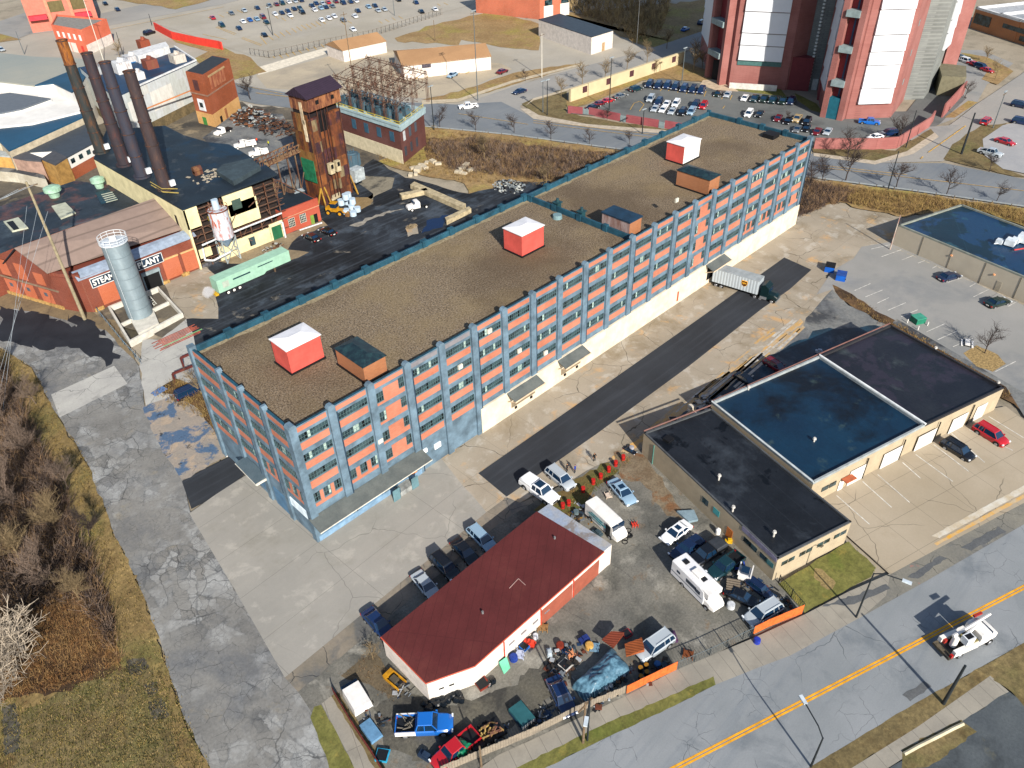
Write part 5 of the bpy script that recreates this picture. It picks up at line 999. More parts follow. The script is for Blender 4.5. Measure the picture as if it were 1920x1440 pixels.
rb('head_core', paint('#1c1618', .8), ET, MB().prism([e0+ev*.8+eu*.3, e1+ev*.8-eu*.3, e1+ev*(D_-.3)-eu*.3, e0+ev*(D_-.3)+eu*.3], HTop-6, HTop-3))
mb = MB(); a = e0-ev*1.5-eu*.6; b = e1-ev*1.5+eu*.6; c_ = e1+ev*(D_+.6)+eu*.6; d_ = e0+ev*(D_+.6)-eu*.6; m1_ = (a+d_)/2; m2_ = (b+c_)/2
mb.loft([[(*a, HTop-.1), (*m1_, HTop+2.0), (*d_, HTop-.1)], [(*b, HTop-.1), (*m2_, HTop+2.0), (*c_, HTop-.1)]]); rb('roof', corrug('purple_roof', '#2e2230', .8, .15, .6, 3), ET, mb)
mb = MB()
for s in (3.0, 4.2, 5.2, 6.0): a = e0+eu*s+ev*.3; mb.tube((*a, 1), (*a, HTop-3.5), .12, n=4)
for s in (.4, 9.3): a = e0+eu*s-ev*.1; mb.tube((*a, 0), (*a, HTop-3.2), .14, n=4)
rb('guide_rail', rusty('rail_rust', '#2a1a18', '#4a2c20'), ET, mb)
for s in (3.3, 5.3): a = e0+eu*s-ev*.3; rb('skip_car', paint('#b5a888', .7, dirt=.3), ET, MB().obox((a.x+.5, a.y, 8.6), math.atan2(eu.y, eu.x), .65, .5, 1.3)); rb('opening', blackm, ET, MB().obox((a.x+.5+.08, a.y-.5, 9.1), math.atan2(eu.y, eu.x), .35, .06, .5))
a = e1+eu*1.5-ev*.4; rb('control_cabin', paint('#a2abae', .7, dirt=.3), ET, MB().obox((a.x, a.y, 4.6), math.atan2(eu.y, eu.x), 1.6, 1.3, 1.5)); rb('green_panel', paint('#1f6b4a', .7, dirt=.3), ET, MB().prism([e0-eu*.35+ev*.6, e0-eu*.2+ev*.6, e0-eu*.2+ev*5, e0-eu*.35+ev*5], 6, 11.5))
mb = MB()
for s, d0_ in ((-2.2, 0), (-.8, -1.8), (1, -2), (9.5, -2)): a = e0+eu*s+ev*d0_; b = e0+eu*max(0, min(W_, s)); mb.tube((*a, 0), (*b, 4.8), .22, n=4)
rb('prop', rusty('yellow_prop', '#9c7a2c', '#6a4a28'), ET, mb)
pn = [(.98, 16, 5, '#c8b79a'), (1.2, 20, 5, '#b8a68a')]
for s, z, h_, hx in pn: rb('loose_panel', paint(hx, .7, dirt=.3), ET, MB().prism([e0+eu*0-eu*.3+ev*s, e0-eu*.15+ev*s, e0-eu*.15+ev*(s+.9), e0-eu*.3+ev*(s+.9)], z, z+h_))
# conveyor bridge from the boiler house to the tower
br = empty('conveyor_bridge', (50, 97, 0), 0, 'rusty steel conveyor bridge joining the boiler house to the coal tower', 'bridge')
p = Vector((*G(488, 310, 14.5), 13.6)); q = Vector((*G(563, 283, 14.5), 14.4)); mb = MB(); dd_ = (q-p); n_ = Vector((-dd_.y, dd_.x, 0)).normalized()
for o_ in (0, 2.2):
    for zo in (0, 1.6): mb.tube(p+n_*o_+Vector((0, 0, zo)), q+n_*o_+Vector((0, 0, zo)), .16, n=4)
    for k in range(10):
        a = p+dd_*(k/10)+n_*o_; mb.tube(a, a+dd_*.1+Vector((0, 0, 1.6)), .08, n=4); mb.tube(a, a+Vector((0, 0, 1.6)), .07, n=4)
rb('truss', rusty('bridge_rust', '#4a2e22', '#7a6044'), br, mb); rb('walkway', rusty('deck_rust', '#8a7052', '#5a3c28'), br, MB().loft([[p, p+n_*2.2, p+n_*2.2+Vector((0, 0, .15)), p+Vector((0, 0, .15))], [q, q+n_*2.2, q+n_*2.2+Vector((0, 0, .15)), q+Vector((0, 0, .15))]]))
mb = MB()
for k in (.25, .45, .7, .9): a = p+dd_*k+n_; mb.tube((a.x, a.y, 0), tuple(a), .2, n=4); mb.tube((a.x-2, a.y, 0), (a.x+1.5, a.y, 9), .12, n=4)
rb('trestle', rusty('trestle_rust', '#4a3026', '#6a5a44'), br, mb); 
p = Vector((57, 88, 4)); q = Vector((47, 100, 12)); rb('chute', rusty('chute_rust', '#3a2a24', '#5a4636'), br, MB().tube(p, q, .5, n=4).tube(p+Vector((0, 0, 1.2)), q+Vector((0, 0, 1.2)), .12, n=4))
# ---- switch house with the electrical yard on its roof
c0 = Vector(G(757, 309)); c1 = Vector(G(800, 273)); c3 = Vector(G(642, 268)); zs = HT(754, 237, c0); zs = min(max(zs, 8), 13)
sh = empty('switch_house', (c0.x, c0.y, 0), 0, 'brown brick switch house with rusty electrical gear and yellow railing on its roof', 'building')
c2 = c1+(c3-c0); swb = brickmat('switch_brick', '#4a2824', '#5a302a', '#4a3430', 1, .3); cc_ = (c0+c2)/2
rb('wall', swb, sh, MB().prism([c0, c1, c2, c3], 0, zs-.6)); u6 = (c3-c0).normalized(); n6 = Vector((-u6.y, u6.x)); n6 = n6 if n6.y < 0 else -n6
u7 = (c1-c0).normalized(); n7 = Vector((u7.y, -u7.x)); n7 = n7 if n7.x > 0 else -n7
wallitem('rendered_base', paint('#bdb398', .85, dirt=.15), sh, c0, u6, n6, 0, 0, zs*.38, (c3-c0).length, .15)
tealr = paint('#93a8ad', .7, dirt=.15); sc_ = lambda k, cp: [tuple(cp+(p-cp)*k) for p in (c0, c1, c2, c3)]
rb('roof', tealr, sh, MB().prism(sc_(1.05, cc_), zs-1.1, zs)); rb('parapet', tealr, sh, MB().tube((*sc_(1.04, cc_)[0], zs+.3), (*sc_(1.04, cc_)[1], zs+.3), .35, n=4).tube((*sc_(1.04, cc_)[0], zs+.3), (*sc_(1.04, cc_)[3], zs+.3), .35, n=4))
for k in range(4): wallitem('window', paint('#35566a', .4), sh, c0, u6, n6, 2.6+k*5.2, zs*.55, zs*.8, 1.7, .08)
for k in range(3): wallitem('window', paint('#45505a' if k else '#b7bcbe', .4), sh, c0, u7, n7, 1.4+k*3.4, zs*.58, zs*.82, 1.2, .08); wallitem('window', paint('#3a3f48', .4), sh, c0, u7, n7, 1.4+k*3.4, zs*.18, zs*.42, 1.1, .08)
yr = MB(); L6 = (c3-c0).length; L7 = (c1-c0).length
for z in (.6, 1.2):
    yr.tube((*(c0-u6*.2), zs+z), (*(c0+u6*L6*1.0), zs+z), .07, n=4); yr.tube((*c0, zs+z), (*c1, zs+z), .05, n=4)
for k in range(9): a = c0+u6*L6*k/8; yr.tube((*a, zs), (*a, zs+1.2), .05, n=4)
for k in range(5): a = c0+u7*L7*k/4; yr.tube((*a, zs), (*a, zs+1.2), .05, n=4)
rb('railing', paint('#c9b52c', .6), sh, yr)
gm = MB(); it = MB(); gg = MB(); r3 = random.Random(11); FH = 8.2
for i in range(6):
    for j in range(3):
        a = c0+u6*(1.2+i*(L6-2)/5)+u7*(1+j*(L7+6)/2.2); rr_ = .16
        for ox, oy in ((-.25, -.25), (.25, .25), (.25, -.25), (-.25, .25)): gm.tube((a.x+ox, a.y+oy, zs), (a.x+ox, a.y+oy, zs+FH), .075, n=3)
        for z in range(8): gm.tube((a.x-.25, a.y-.25, zs+z), (a.x+.25, a.y+.25, zs+z+1), .04, n=3)
for j in range(3):
    for lvl in (FH, FH-.7, FH*.62):
        a = c0+u6*.6+u7*(1+j*(L7+6)/2.2); b = a+u6*L6; gm.tube((*a, zs+lvl), (*b, zs+lvl), .09, n=4)
    for k in range(34):
        a = c0+u6*(.6+k*L6/34)+u7*(1+j*(L7+6)/2.2); gm.tube((*a, zs+FH-.7), (*(a+u6*L6/34), zs+FH), .05, n=3)
        if k % 2: it.tube((*a, zs+FH), (*a, zs+FH+.7), .12, .08, 5); it.tube((a.x, a.y, zs+FH*.62), (a.x+.2, a.y, zs+FH*.62+.7), .12, n=5)
for i in range(6):
    for lvl in (FH, FH*.62): a = c0+u6*(1.2+i*(L6-2)/5)+u7*1; gm.tube((*a, zs+lvl), (*(a+u7*(L7+6)*.92), zs+lvl), .08, n=4)
for k in range(900):
    a = c0+u6*r3.uniform(.5, L6)+u7*r3.uniform(0, L7+4); z = zs+r3.uniform(FH*.35, FH+.3); (gm if k % 3 else it).tube((a.x, a.y, z), (a.x+r3.uniform(-1, 1), a.y+r3.uniform(-1, 1), z+r3.uniform(-.7, .9)), .07, n=3)
for i in range(7):
    for j in range(2): a = c0+u6*(2+i*(L6-4)/6)+u7*(2.6+j*4.5); gg.obox((a.x, a.y, zs+1.3), math.atan2(u6.y, u6.x), .9, .8, 1.3); gg.tube((a.x, a.y, zs+2.5), (a.x, a.y, zs+3.5), .2, .12, 6)
rb('gantry', rusty('gantry_rust', '#3a2a22', '#5c3826', (.45, .65), False), sh, gm); tag(rb('insulator', rusty('insulator', '#5a4438', '#7a6a5a', (.4, .6), False), sh, it), kind='stuff'); tag(rb('switch_gear', rusty('gear_paint', '#3a5460', '#4a3a30', (.5, .65), False), sh, gg), kind='stuff')
# transformer beside it
c = G(662, 312); mb = MB().tube((0, 0, 0), (0, 0, 3.6), 1.9, 1.9, 20); [mb.box(1.8*math.cos(k*.52)-.12, 1.8*math.sin(k*.52)-.12, .3, 1.8*math.cos(k*.52)+.4, 1.8*math.sin(k*.52)+.4, 3.4) for k in range(12)]; mb.tube((0, 0, 3.6), (0, 0, 3.9), 1.5, 1.2, 16); [mb.tube((x, 0, 3.8), (x, 0, 4.8), .15, .1, 6) for x in (-.8, 0, .8)]
tag(mb.build('transformer', rusty('transformer_paint', '#3a5260', '#5a4a40', (.55, .7)), None, loc=(c[0], c[1], 0)), 'finned blue grey transformer against the cream base of the switch house', 'transformer')
# ---- silos
c = G(263, 588, .9); H = HT(210, 454, c); sl_ = empty('silo', (c[0], c[1], 0), 0, 'tall galvanized steel silo with a railed top standing in a concrete basin', 'silo')
gal = corrug('galvanized', '#7e8e96', .22, .14, .5, 2, .15, .4); MB().tube((0, 0, .9), (0, 0, H), 2.3, 2.3, 48).build('shell', gal, sl_, True); MB().tube((0, 0, H), (0, 0, H+.4), 2.5, .4, 48).build('roof', paint('#b9c1c8', .45), sl_, True)
mb = MB(); [mb.ring((0, 0), 2.31, z, .035, 32) for z in (3, 5.2, 7.4, 9.6, 11.8, 14)]; mb.build('weld_band', paint('#66747c', .5), sl_); mb = MB(); [mb.tube((-2.1+o_, -1.35+o_, .5), (-2.1+o_, -1.35+o_, H), .04, n=4) for o_ in (0, .35)]; [mb.tube((-2.1, -1.35, z*.5), (-1.75, -1.0, z*.5), .03, n=3) for z in range(1, 30)]; mb.build('ladder', paint('#b9c1c6', .5), sl_)
mb = MB(); [mb.ring((0, 0), 2.5, H+z, .05, 28) for z in (.1, .65, 1.2)]; [mb.tube((2.38*math.cos(k*.52), 2.38*math.sin(k*.52), H), (2.38*math.cos(k*.52), 2.38*math.sin(k*.52), H+1.2), .04, n=4) for k in range(12)]; bx('top_hatch', whp, sl_, (-.5, -.3, H+.2, .5, .4, H+1.0)); mb.build('railing', paint('#ccd2d6', .45), sl_)
# concrete basin
bp_ = [G(206, 585), G(300, 547), G(346, 597), G(246, 652)]; bs = empty('containment_basin', (bp_[0][0], bp_[0][1], 0), 0, 'pale concrete containment basin around the foot of the steel silo', 'basin'); cm = sum((Vector(p) for p in bp_), Vector((0, 0)))/4
pc = paint('#bdbab0', .85, dirt=.15); mb = MB()
for k in range(4):
    a = Vector(bp_[k]); b = Vector(bp_[(k+1) % 4]); ia = cm+(a-cm)*.93; ib = cm+(b-cm)*.93; mb.prism([a, b, ib, ia], 0, 1.3)
a = Vector(bp_[0])*.5+Vector(bp_[3])*.5; b = Vector(bp_[1])*.5+Vector(bp_[2])*.5; dn_ = (b-a).normalized(); pn_ = Vector((-dn_.y, dn_.x))*.2; mb.prism([a+dn_*.5-pn_, b-dn_*.5-pn_, b-dn_*.5+pn_, a+dn_*.5+pn_], .1, 1.0); rb('basin_wall', pc, bs, mb)
rb('basin_floor', ground('basin_floor', '#332f26', '#45402f', .3, .3, 2, rough=.4), bs, MB().prism([tuple(cm+(Vector(p)-cm)*.93) for p in bp_], .02, .15)); rb('pad', pc, bs, MB().prism([G(238, 590), G(283, 570), G(300, 612), G(262, 632)], .15, .85))
mb = MB(); c = G(291, 575); [mb.tube((c[0]+o_, c[1]+o_*.3, 0), (c[0]+o_-.8, c[1]+o_*.3+1.5, 3.0), .05, n=4) for o_ in (0, .6)]; [mb.tube((c[0]-k*.1, c[1]+k*.19, k*.37), (c[0]-k*.1+.6, c[1]+k*.19+.18, k*.37), .04, n=4) for k in range(8)]; tag(mb.build('ladder', paint('#c9cbc4', .5)), 'white metal ladder leaning by the steel silo', 'ladder')
# rusty white hopper tank on legs
c = G(433, 487); H = HT(412, 392, c); tk_ = empty('hopper_tank', (c[0], c[1], 0), 0, 'rust streaked white hopper tank on lattice legs above the green trailer', 'tank'); z0 = H*.48
MB().tube((0, 0, z0), (0, 0, H), 2.05, 2.05, 32).build('shell', rusty('tank_white', '#b3b8c0', '#9a4524', (.52, .62)), tk_, True); MB().tube((0, 0, z0-2.2), (0, 0, z0), .5, 2.05, 32).build('cone', paint('#7b92a8', .6), tk_, True)
MB().ring((0, 0), 2.15, H+.1, .14, 24).build('rim', rusty('rim_rust', '#5a2c20', '#7a4a30'), tk_); MB().ring((0, 0), 2.2, H+.8, .05, 24).build('railing', rusty('rim_rust2', '#5a2c20', '#7a4a30'), tk_); MB().tube((0, .2, H), (0, .2, H+2.2), .75, .7, 14).build('filter', paint('#a9bccb', .5), tk_, True)
mb = MB(); L4 = [(1.6, 1.6), (-1.6, 1.6), (-1.6, -1.6), (1.6, -1.6)]
for k in range(4): a, b = L4[k], L4[(k+1) % 4]; mb.tube((*a, 0), (*a, z0+.3), .13, n=4); mb.tube((*a, .2), (*b, z0), .07, n=4); mb.tube((*b, .2), (*a, z0), .07, n=4); mb.tube((*a, z0*.5), (*b, z0*.5), .07, n=4)
mb.build('leg_frame', paint('#94a0a4', .6, dirt=.3), tk_)
# green generator trailer
a = Vector(G(411, 560)); b = Vector(G(549, 499)); hd_ = math.atan2((b-a).y, (b-a).x); L = 17.0
tr = empty('generator_trailer', (*((a+b)/2+Vector((0, 1.2))), 0), hd_, 'long mint green generator trailer parked under the hopper tank', 'trailer'); mint = paint('#8db39f', .65, dirt=.1)
mb = MB(); mb.loft([[(x, -1.35, z0), (x, 1.35, z0), (x, 1.35, 3.9), (x, -1.35, 3.9)] for x, z0 in ((-L/2, 1.1), (-L/2+10.4, 1.1), (-L/2+11, 1.5), (L/2, 1.5))]); mb.build('body', mint, tr)
bx('louvre', paint('#1d3a44', .5), tr, (-5, -1.39, 2.7, -1, -1.352, 3.0), (.8, -1.39, 3.1, 4.4, -1.352, 3.3)); bx('vent', paint('#a3b0a3', .6), tr, (-7.4, -1.39, 1.9, -6, -1.352, 3.2)); bx('landing_gear', paint('#5a4a3a', .7), tr, (4.5, -1, 0, 4.8, -.7, 1.5), (4.5, .7, 0, 4.8, 1, 1.5)); bx('rear_frame', paint('#c39a2a', .6), tr, (-9.2, -1, .6, -8.5, 1, 1.0))
wh0 = None
def wheel(parent, x, y, r, wd_, side, tm=rubber, rm_=rimm):
    ty = MB().tube((0, -wd_/2, 0), (0, wd_/2, 0), r, r, 16).build('wheel', tm, parent, True); ty.location = (x, y, r)
    rm = MB().tube((0, side*(wd_/2-.02), 0), (0, side*(wd_/2+.02), 0), r*.62, r*.55, 12).build('rim', rm_, ty, True); return ty
for x in (-6.6, -5.3, -4.0): [wheel(tr, x, s*1.2, .5, .3, s, rubber, whp) for s in (-1, 1)]
mb = MB()   # little puff of steam: many soft overlapping blobs
r4 = random.Random(3); vm = bpy.data.materials.new('steam'); vm.use_nodes = True; vt = vm.node_tree; vt.nodes.clear(); vo_ = vt.nodes.new('ShaderNodeOutputMaterial'); pv = vt.nodes.new('ShaderNodeVolumePrincipled'); pv.inputs['Density'].default_value = .55; pv.inputs['Color'].default_value = (.9, .9, .93, 1); vt.links.new(pv.outputs[0], vo_.inputs['Volume'])
nn_ = vt.nodes.new('ShaderNodeTexNoise'); nn_.inputs['Scale'].default_value = 1.1; nn_.inputs['Detail'].default_value = 5; tc_ = vt.nodes.new('ShaderNodeTexCoord'); vt.links.new(tc_.outputs['Object'], nn_.inputs['Vector'])
ln_ = vt.nodes.new('ShaderNodeVectorMath'); ln_.operation = 'LENGTH'; vt.links.new(tc_.outputs['Object'], ln_.inputs[0]); m1_ = vt.nodes.new('ShaderNodeMapRange'); m1_.inputs['From Min'].default_value = .3; m1_.inputs['From Max'].default_value = 1.7; m1_.inputs['To Min'].default_value = .75; m1_.inputs['To Max'].default_value = -.25; vt.links.new(ln_.outputs['Value'], m1_.inputs[0])
ad_ = vt.nodes.new('ShaderNodeMath'); vt.links.new(m1_.outputs[0], ad_.inputs[0]); vt.links.new(nn_.outputs[0], ad_.inputs[1]); m2_ = vt.nodes.new('ShaderNodeMapRange'); m2_.inputs['From Min'].default_value = .6; m2_.inputs['From Max'].default_value = 1.1; m2_.inputs['To Max'].default_value = 2.2; vt.links.new(ad_.outputs[0], m2_.inputs[0]); vt.links.new(m2_.outputs[0], pv.inputs['Density']); pv.inputs['Color'].default_value = (.98, .98, 1, 1); pv.inputs['Anisotropy'].default_value = -.2
c = G(393, 556, 1.2); bm = bmesh.new(); bmesh.ops.create_icosphere(bm, subdivisions=3, radius=1)
for v in bm.verts: k = 1+.25*math.sin(v.co.x*4)*math.cos(v.co.y*5+v.co.z*3); v.co = Vector((v.co.x*1.6*k, v.co.y*1.7*k, v.co.z*2.2*k))
me = bpy.data.meshes.new('steam_puff'); bm.to_mesh(me); bm.free(); me.materials.append(vm); o = bpy.data.objects.new('steam_puff', me); o.location = (c[0], c[1], 2.2); col.objects.link(o); tag(o, 'white puff of steam drifting at the end of the green trailer', 'steam', kind='stuff')
# ------------------------------------------------------------------ towers of the jail
jb = brickmat('rose_brick', '#80504b', '#885751', '#784d48', .5, .12); jd = paint('#8f9496', .7, dirt=.2, sc=.5); jp = corrug('white_panel', '#c2c5ca', 60, .03, .5, 2); jgrey = brickmat('grey_block', '#6a6d6c', '#757976', '#5f6260', .3, .3); jgreen = paint('#7d8c8e', .6); jteal = paint('#1f5a6a', .5)
HJ = 62
def jtower(name, lab, pts, faces, mat_side):
    e = empty(name, (*pts[0], 0), 0, lab, 'tower'); rb('wall', mat_side, e, MB().prism(pts, 0, HJ)); return e
def bandface(e, a, b, nd, s0, s1, z0, z1, seq, m, t=.6):
    a = Vector(a); b = Vector(b); u_ = (b-a).normalized(); L = (b-a).length; z = z0; k = 0
    while z < z1:
        h_ = seq[k % len(seq)]; p = a+u_*L*s0; q = a+u_*L*s1; f = nd.normalized()
        mb = MB(); ins = .35*(k % 2); rb('window_panel', m, e, MB().loft([[(*(p+u_*.1), z+.05), (*(p+u_*.1+f*t), z+.05), (*(p+u_*.1+f*(t*.6)), z+h_-.25), (*(p+u_*.1), z+h_-.25)], [(*(q-u_*.1), z+.05), (*(q-u_*.1+f*t), z+.05), (*(q-u_*.1+f*(t*.6)), z+h_-.25), (*(q-u_*.1), z+h_-.25)]])); z += h_; k += 1
# tower A (left)
PA = [(231, 95), (209.3, 76.3), (203.2, 65.2), (211.6, 49.6), (224, 45), (250, 62), (255, 90)]
J1 = jtower('jail_tower', 'left brick jail tower with white window panels and an entrance recess', PA, None, jb)
def nrm(a, b): a = Vector(a); b = Vector(b); u_ = (b-a).normalized(); return Vector((u_.y, -u_.x))
def fixn(n, c, a): return n if n.dot(Vector(a)-Vector(c)) > 0 else -n
cA = (228, 72)
def recess(e, a, b, s0, s1, c, depth, m, floors, z0, step, base=None):
    a = Vector(a); b = Vector(b); u_ = (b-a).normalized(); L = (b-a).length; f = fixn(nrm(a, b), c, a); p = a+u_*L*s0; q = a+u_*L*s1
    rb('stair_bay', paint('#7a2f33', .8, dirt=.1), e, MB().prism([p+f*.05, q+f*.05, q+f*.3, p+f*.3], 0, HJ)); w2 = (q-p)
    for s in (0, 1): o_ = p if s == 0 else q; sg = u_*(-1.6 if s == 0 else 1.6); rb('pier', jb, e, MB().prism([o_, o_+sg, o_+sg+f*depth, o_+f*depth], 0, HJ))
    rb('strip_window', paint('#38506b', .3), e, MB().prism([p+w2*.48+f*.32, p+w2*.62+f*.32, p+w2*.62+f*.42, p+w2*.48+f*.42], 6, HJ))
    z = z0
    while z < HJ: rb('balcony', jgreen, e, MB().prism([p-u_*.3+f*.3, q+u_*.1+f*.3, q+u_*.1+f*(depth+.6), p-u_*.3+f*(depth+.6)], z, z+1.7)); z += step
bandface(J1, PA[0], PA[1], fixn(nrm(PA[0], PA[1]), cA, PA[0]), .08, .8, 7, HJ, [5.2, 3.4], jp)
recess(J1, PA[1], PA[2], .2, .75, cA, 2.6, jb, 0, 8, 9.4); fA = fixn(nrm(PA[1], PA[2]), cA, PA[1]); pm = (Vector(PA[1])*.52+Vector(PA[2])*.48); rb('entrance', blackm, J1, MB().prism([pm+Vector((-.6, 2.4))*.8+fA*.4, pm-Vector((-.6, 2.4))*.8+fA*.4, pm-Vector((-.6, 2.4))*.8+fA*.6, pm+Vector((-.6, 2.4))*.8+fA*.6], 0, 6.5))
bandface(J1, PA[2], PA[3], fixn(nrm(PA[2], PA[3]), cA, PA[2]), .1, .86, 8.6, HJ, [4.6, 3.6, 6.2], jp, .9)
a = Vector(PA[2]); b = Vector(PA[3]); f = fixn(nrm(a, b), cA, a); rb('glazing', paint('#4a6a68', .2), J1, MB().prism([a+(b-a)*.1+f*.02, a+(b-a)*.86+f*.02, a+(b-a)*.86+f*.3, a+(b-a)*.1+f*.3], 7, 8.6)); rb('low_wall', paint('#c2bfba', .7), J1, MB().prism([a+(b-a)*.02+f*2.2, a+(b-a)*.85+f*2.2, a+(b-a)*.85+f*2.6, a+(b-a)*.02+f*2.6], 0, 2))
# grey link with a white chain line at its corner
LK = [(213, 49), (219, 43.5), (225, 37), (260, 37), (250, 62), (224, 60)]
J3 = empty('stair_link', (213, 49, 0), 0, 'grey block link with a dashed white corner between the two jail towers', 'tower'); LK = [(219, 52), (216.5, 44.5), (224, 33), (262, 40), (262, 60), (240, 60)]
rb('wall', jgrey, J3, MB().prism(LK, 0, HJ)); mb = MB(); z = 1
while z < HJ: mb.box(LK[1][0]-.35, LK[1][1]-.35, z, LK[1][0]+.35, LK[1][1]+.35, z+.5); z += 1.0
rb('corner_quoin', paint('#c9ccc8', .6), J3, mb)
for z in (14, 24, 34, 44): rb('window', blackm, J3, MB().prism([(Vector(LK[1])*(1-k)+Vector(LK[2])*k)+Vector((-.84, -.55))*.06*o_ for k, o_ in ((.35, 0), (.9, 0), (.9, 3), (.35, 3))], z, z+4))
rb('door', paint('#c9ccc8', .6), J3, MB().prism([(Vector(LK[1])*(1-k)+Vector(LK[2])*k)+Vector((-.84, -.55))*.06*o_ for k, o_ in ((.08, 0), (.2, 0), (.2, 3), (.08, 3))], 0, 3.4))
for nm, pp in (('low_annex', [(212, 50), (215, 43.5), (222, 47), (219, 54)]), ('low_annex', [(209.5, 37.6), (207.5, 33), (214, 29), (220, 36), (217, 41)])): o = MB().prism([(x, y) for x, y in pp], 0, 10).build(nm, paint('#6e2f33', .8, dirt=.1), J3); o.location = (-J3.location.x, -J3.location.y, 0)
# tower B (right)
PB = [(213, 42), (198.0, 29.5), (198.6, 23.0), (208.3, 14.0), (231, 17.5), (236, 45)]
PB = [(216, 41), (198.0, 29.8), (198.8, 22.8), (208.3, 13.8), (226, 17.6), (240, 40)]
J2 = jtower('jail_tower', 'right brick jail tower with white window panels and a teal loading door', PB, None, jb); cB = (215, 30)
bandface(J2, PB[0], PB[1], fixn(nrm(PB[0], PB[1]), cB, PB[0]), .3, .85, 6, HJ, [4.2, 6.0], jp)
recess(J2, PB[1], PB[2], .25, .72, cB, 2.4, jb, 0, 9.5, 9.2)
a = Vector(PB[1]); b = Vector(PB[2]); f = fixn(nrm(a, b), cB, a); rb('loading_door', jteal, J2, MB().prism([a+(b-a)*.2+f*.4, a+(b-a)*.76+f*.4, a+(b-a)*.76+f*2.2, a+(b-a)*.2+f*2.2], 0, 6.2))
bandface(J2, PB[2], PB[3], fixn(nrm(PB[2], PB[3]), cB, PB[2]), .16, .9, 4.6, HJ, [4.4, 6.4, 3.6], jp, .9)
fB = fixn(nrm(PB[3], PB[4]), cB, PB[3]); a = Vector(PB[3]); b = Vector(PB[4])
for z in range(8, 60, 8): rb('grey_tile', jgreen, J2, MB().prism([a+(b-a)*.3+fB*.02, a+(b-a)*.36+fB*.02, a+(b-a)*.36+fB*.1, a+(b-a)*.3+fB*.1], z, z+1.6))
J4 = empty('grey_shaft', (231, 15, 0), 0, 'pale grey block shaft with white end panels beside the right jail tower', 'tower'); GP = [(226, 18), (230.5, 13.4), (247, 16.5), (262, 40), (240, 40)]; rb('wall', jgrey, J4, MB().prism(GP, 0, HJ)); bandface(J4, (240, 15.2), (249, 16.6), Vector((.2, -1)), 0, 1, 12, HJ, [5, 3.8], jp)
rb('pier', jb, J4, MB().prism([(249, 16.6), (256, 14.6), (262, 22), (255, 30)], 0, HJ)); rb('gatehouse', paint('#6b6753', .8), J4, MB().prism([G(1755, 180), G(1800, 182), G(1800, 160), (249, 18)], 0, 6))
# walls around the jail lot
mrw = brickmat('maroon_wall_brick', '#7d3a40', '#8a4348', '#7a4446', .6, .2); rose = brickmat('rose_wall_brick', '#844e4b', '#8c5550', '#7e4e4a', .6, .15)
def wallrun(name, lab, px, h, m, t=.4, grp=None):
    p = [Vector(G(*q)) for q in px]; mb = MB()
    for a, b in zip(p, p[1:]): u_ = (b-a).normalized(); n_ = Vector((-u_.y, u_.x))*t/2; mb.prism([a-n_, b-n_, b+n_, a+n_], 0, h)
    return tag(mb.build(name, m), lab, 'wall', grp)
for k, (a, b, lb) in enumerate((((1065, 212), (1092, 215), 'shortest dark red brick wall piece at the left end of the jail car park'), ((1104, 215), (1162, 227), 'dark red brick wall piece with a bare tree in front of the jail car park'), ((1174, 229), (1234, 239), 'dark red brick wall piece beside the white sign post'), ((1246, 240), (1280, 246), 'dark red brick wall piece running behind the warehouse roof corner'))):
    wallrun('brick_wall', lb, [a, b], 2.2, mrw, .4, 'red brick walls around the jail')
wallrun('brick_wall', 'long curved rose brick wall along the south side of the jail', [(1525, 280), (1560, 281), (1640, 281), (1680, 278), (1740, 240), (1748, 228)], 3.2, rose, .4, 'red brick walls around the jail'); wallrun('brick_wall', 'rose brick wall beside the gate ramp at the jail corner', [(1765, 222), (1805, 178)], 4.2, rose, .4, 'red brick walls around the jail')
for px in (((1093, 214), (1103, 216)), ((1163, 227), (1173, 229)), ((1235, 239), (1245, 241))): wallrun('wall_gate', 'grey metal infill gate between dark red wall pieces', px, 1.7, jgreen, .3, 'grey gates between the dark red walls')
lw_ = wallrun('flood_wall', 'long tan panelled wall with dark openings beside the side road', [(1068, 192), (1280, 119)], HT(1070, 166, G(1070, 191)), paint('#b3a686', .85, dirt=.08, sc=.3), .8)
a = Vector(G(1068, 192)); b = Vector(G(1280, 119)); u8 = (b-a).normalized(); n8 = Vector((u8.y, -u8.x))
if n8.y > 0 and n8.x > 0: n8 = -n8
if (Vector((CPOS.x, CPOS.y))-a).dot(n8) < 0: n8 = -n8
hw_ = HT(1070, 166, G(1070, 191))
for s in (.095, .29, .49, .69, .88): q = a+u8*((b-a).length*s)+n8*.4; MB().prism([q, q+u8*2.0, q+u8*2.0+n8*.1, q+n8*.1], hw_-2.4, hw_-.5).build('opening', paint('#4a2c30', .8), lw_)
# red brick restaurant and fire house top left
rh = paint('#b06a5a', .85, dirt=.1); aa = Vector(G(112, 92)); e = empty('fire_house', (aa.x, aa.y, 0), 0, 'red brick two storey fire house with white doors behind the smokestacks', 'building')
bb = Vector(G(168, 103)); dd = aa+Vector((8, 16)); hh = HT(90, 50, aa); hh = min(max(hh, 8), 16); ux_ = (bb-aa).normalized(); nx_ = Vector((ux_.y, -ux_.x)); nx_ = nx_ if nx_.y < 0 else -nx_
cc2 = bb+Vector((14, 10)); flatblock(e, [tuple(aa), tuple(bb), tuple(cc2), tuple(dd)], hh, brickmat('fire_brick', '#b5563c', '#c06044', '#a8604a', .8, .1), paint('#7d7a74', .8), .6, .4)
Lf = (bb-aa).length
for k in range(5): wallitem('window', whp, e, aa, ux_, nx_, Lf*(.12+k*.18), hh*.58, hh*.82, Lf*.07)
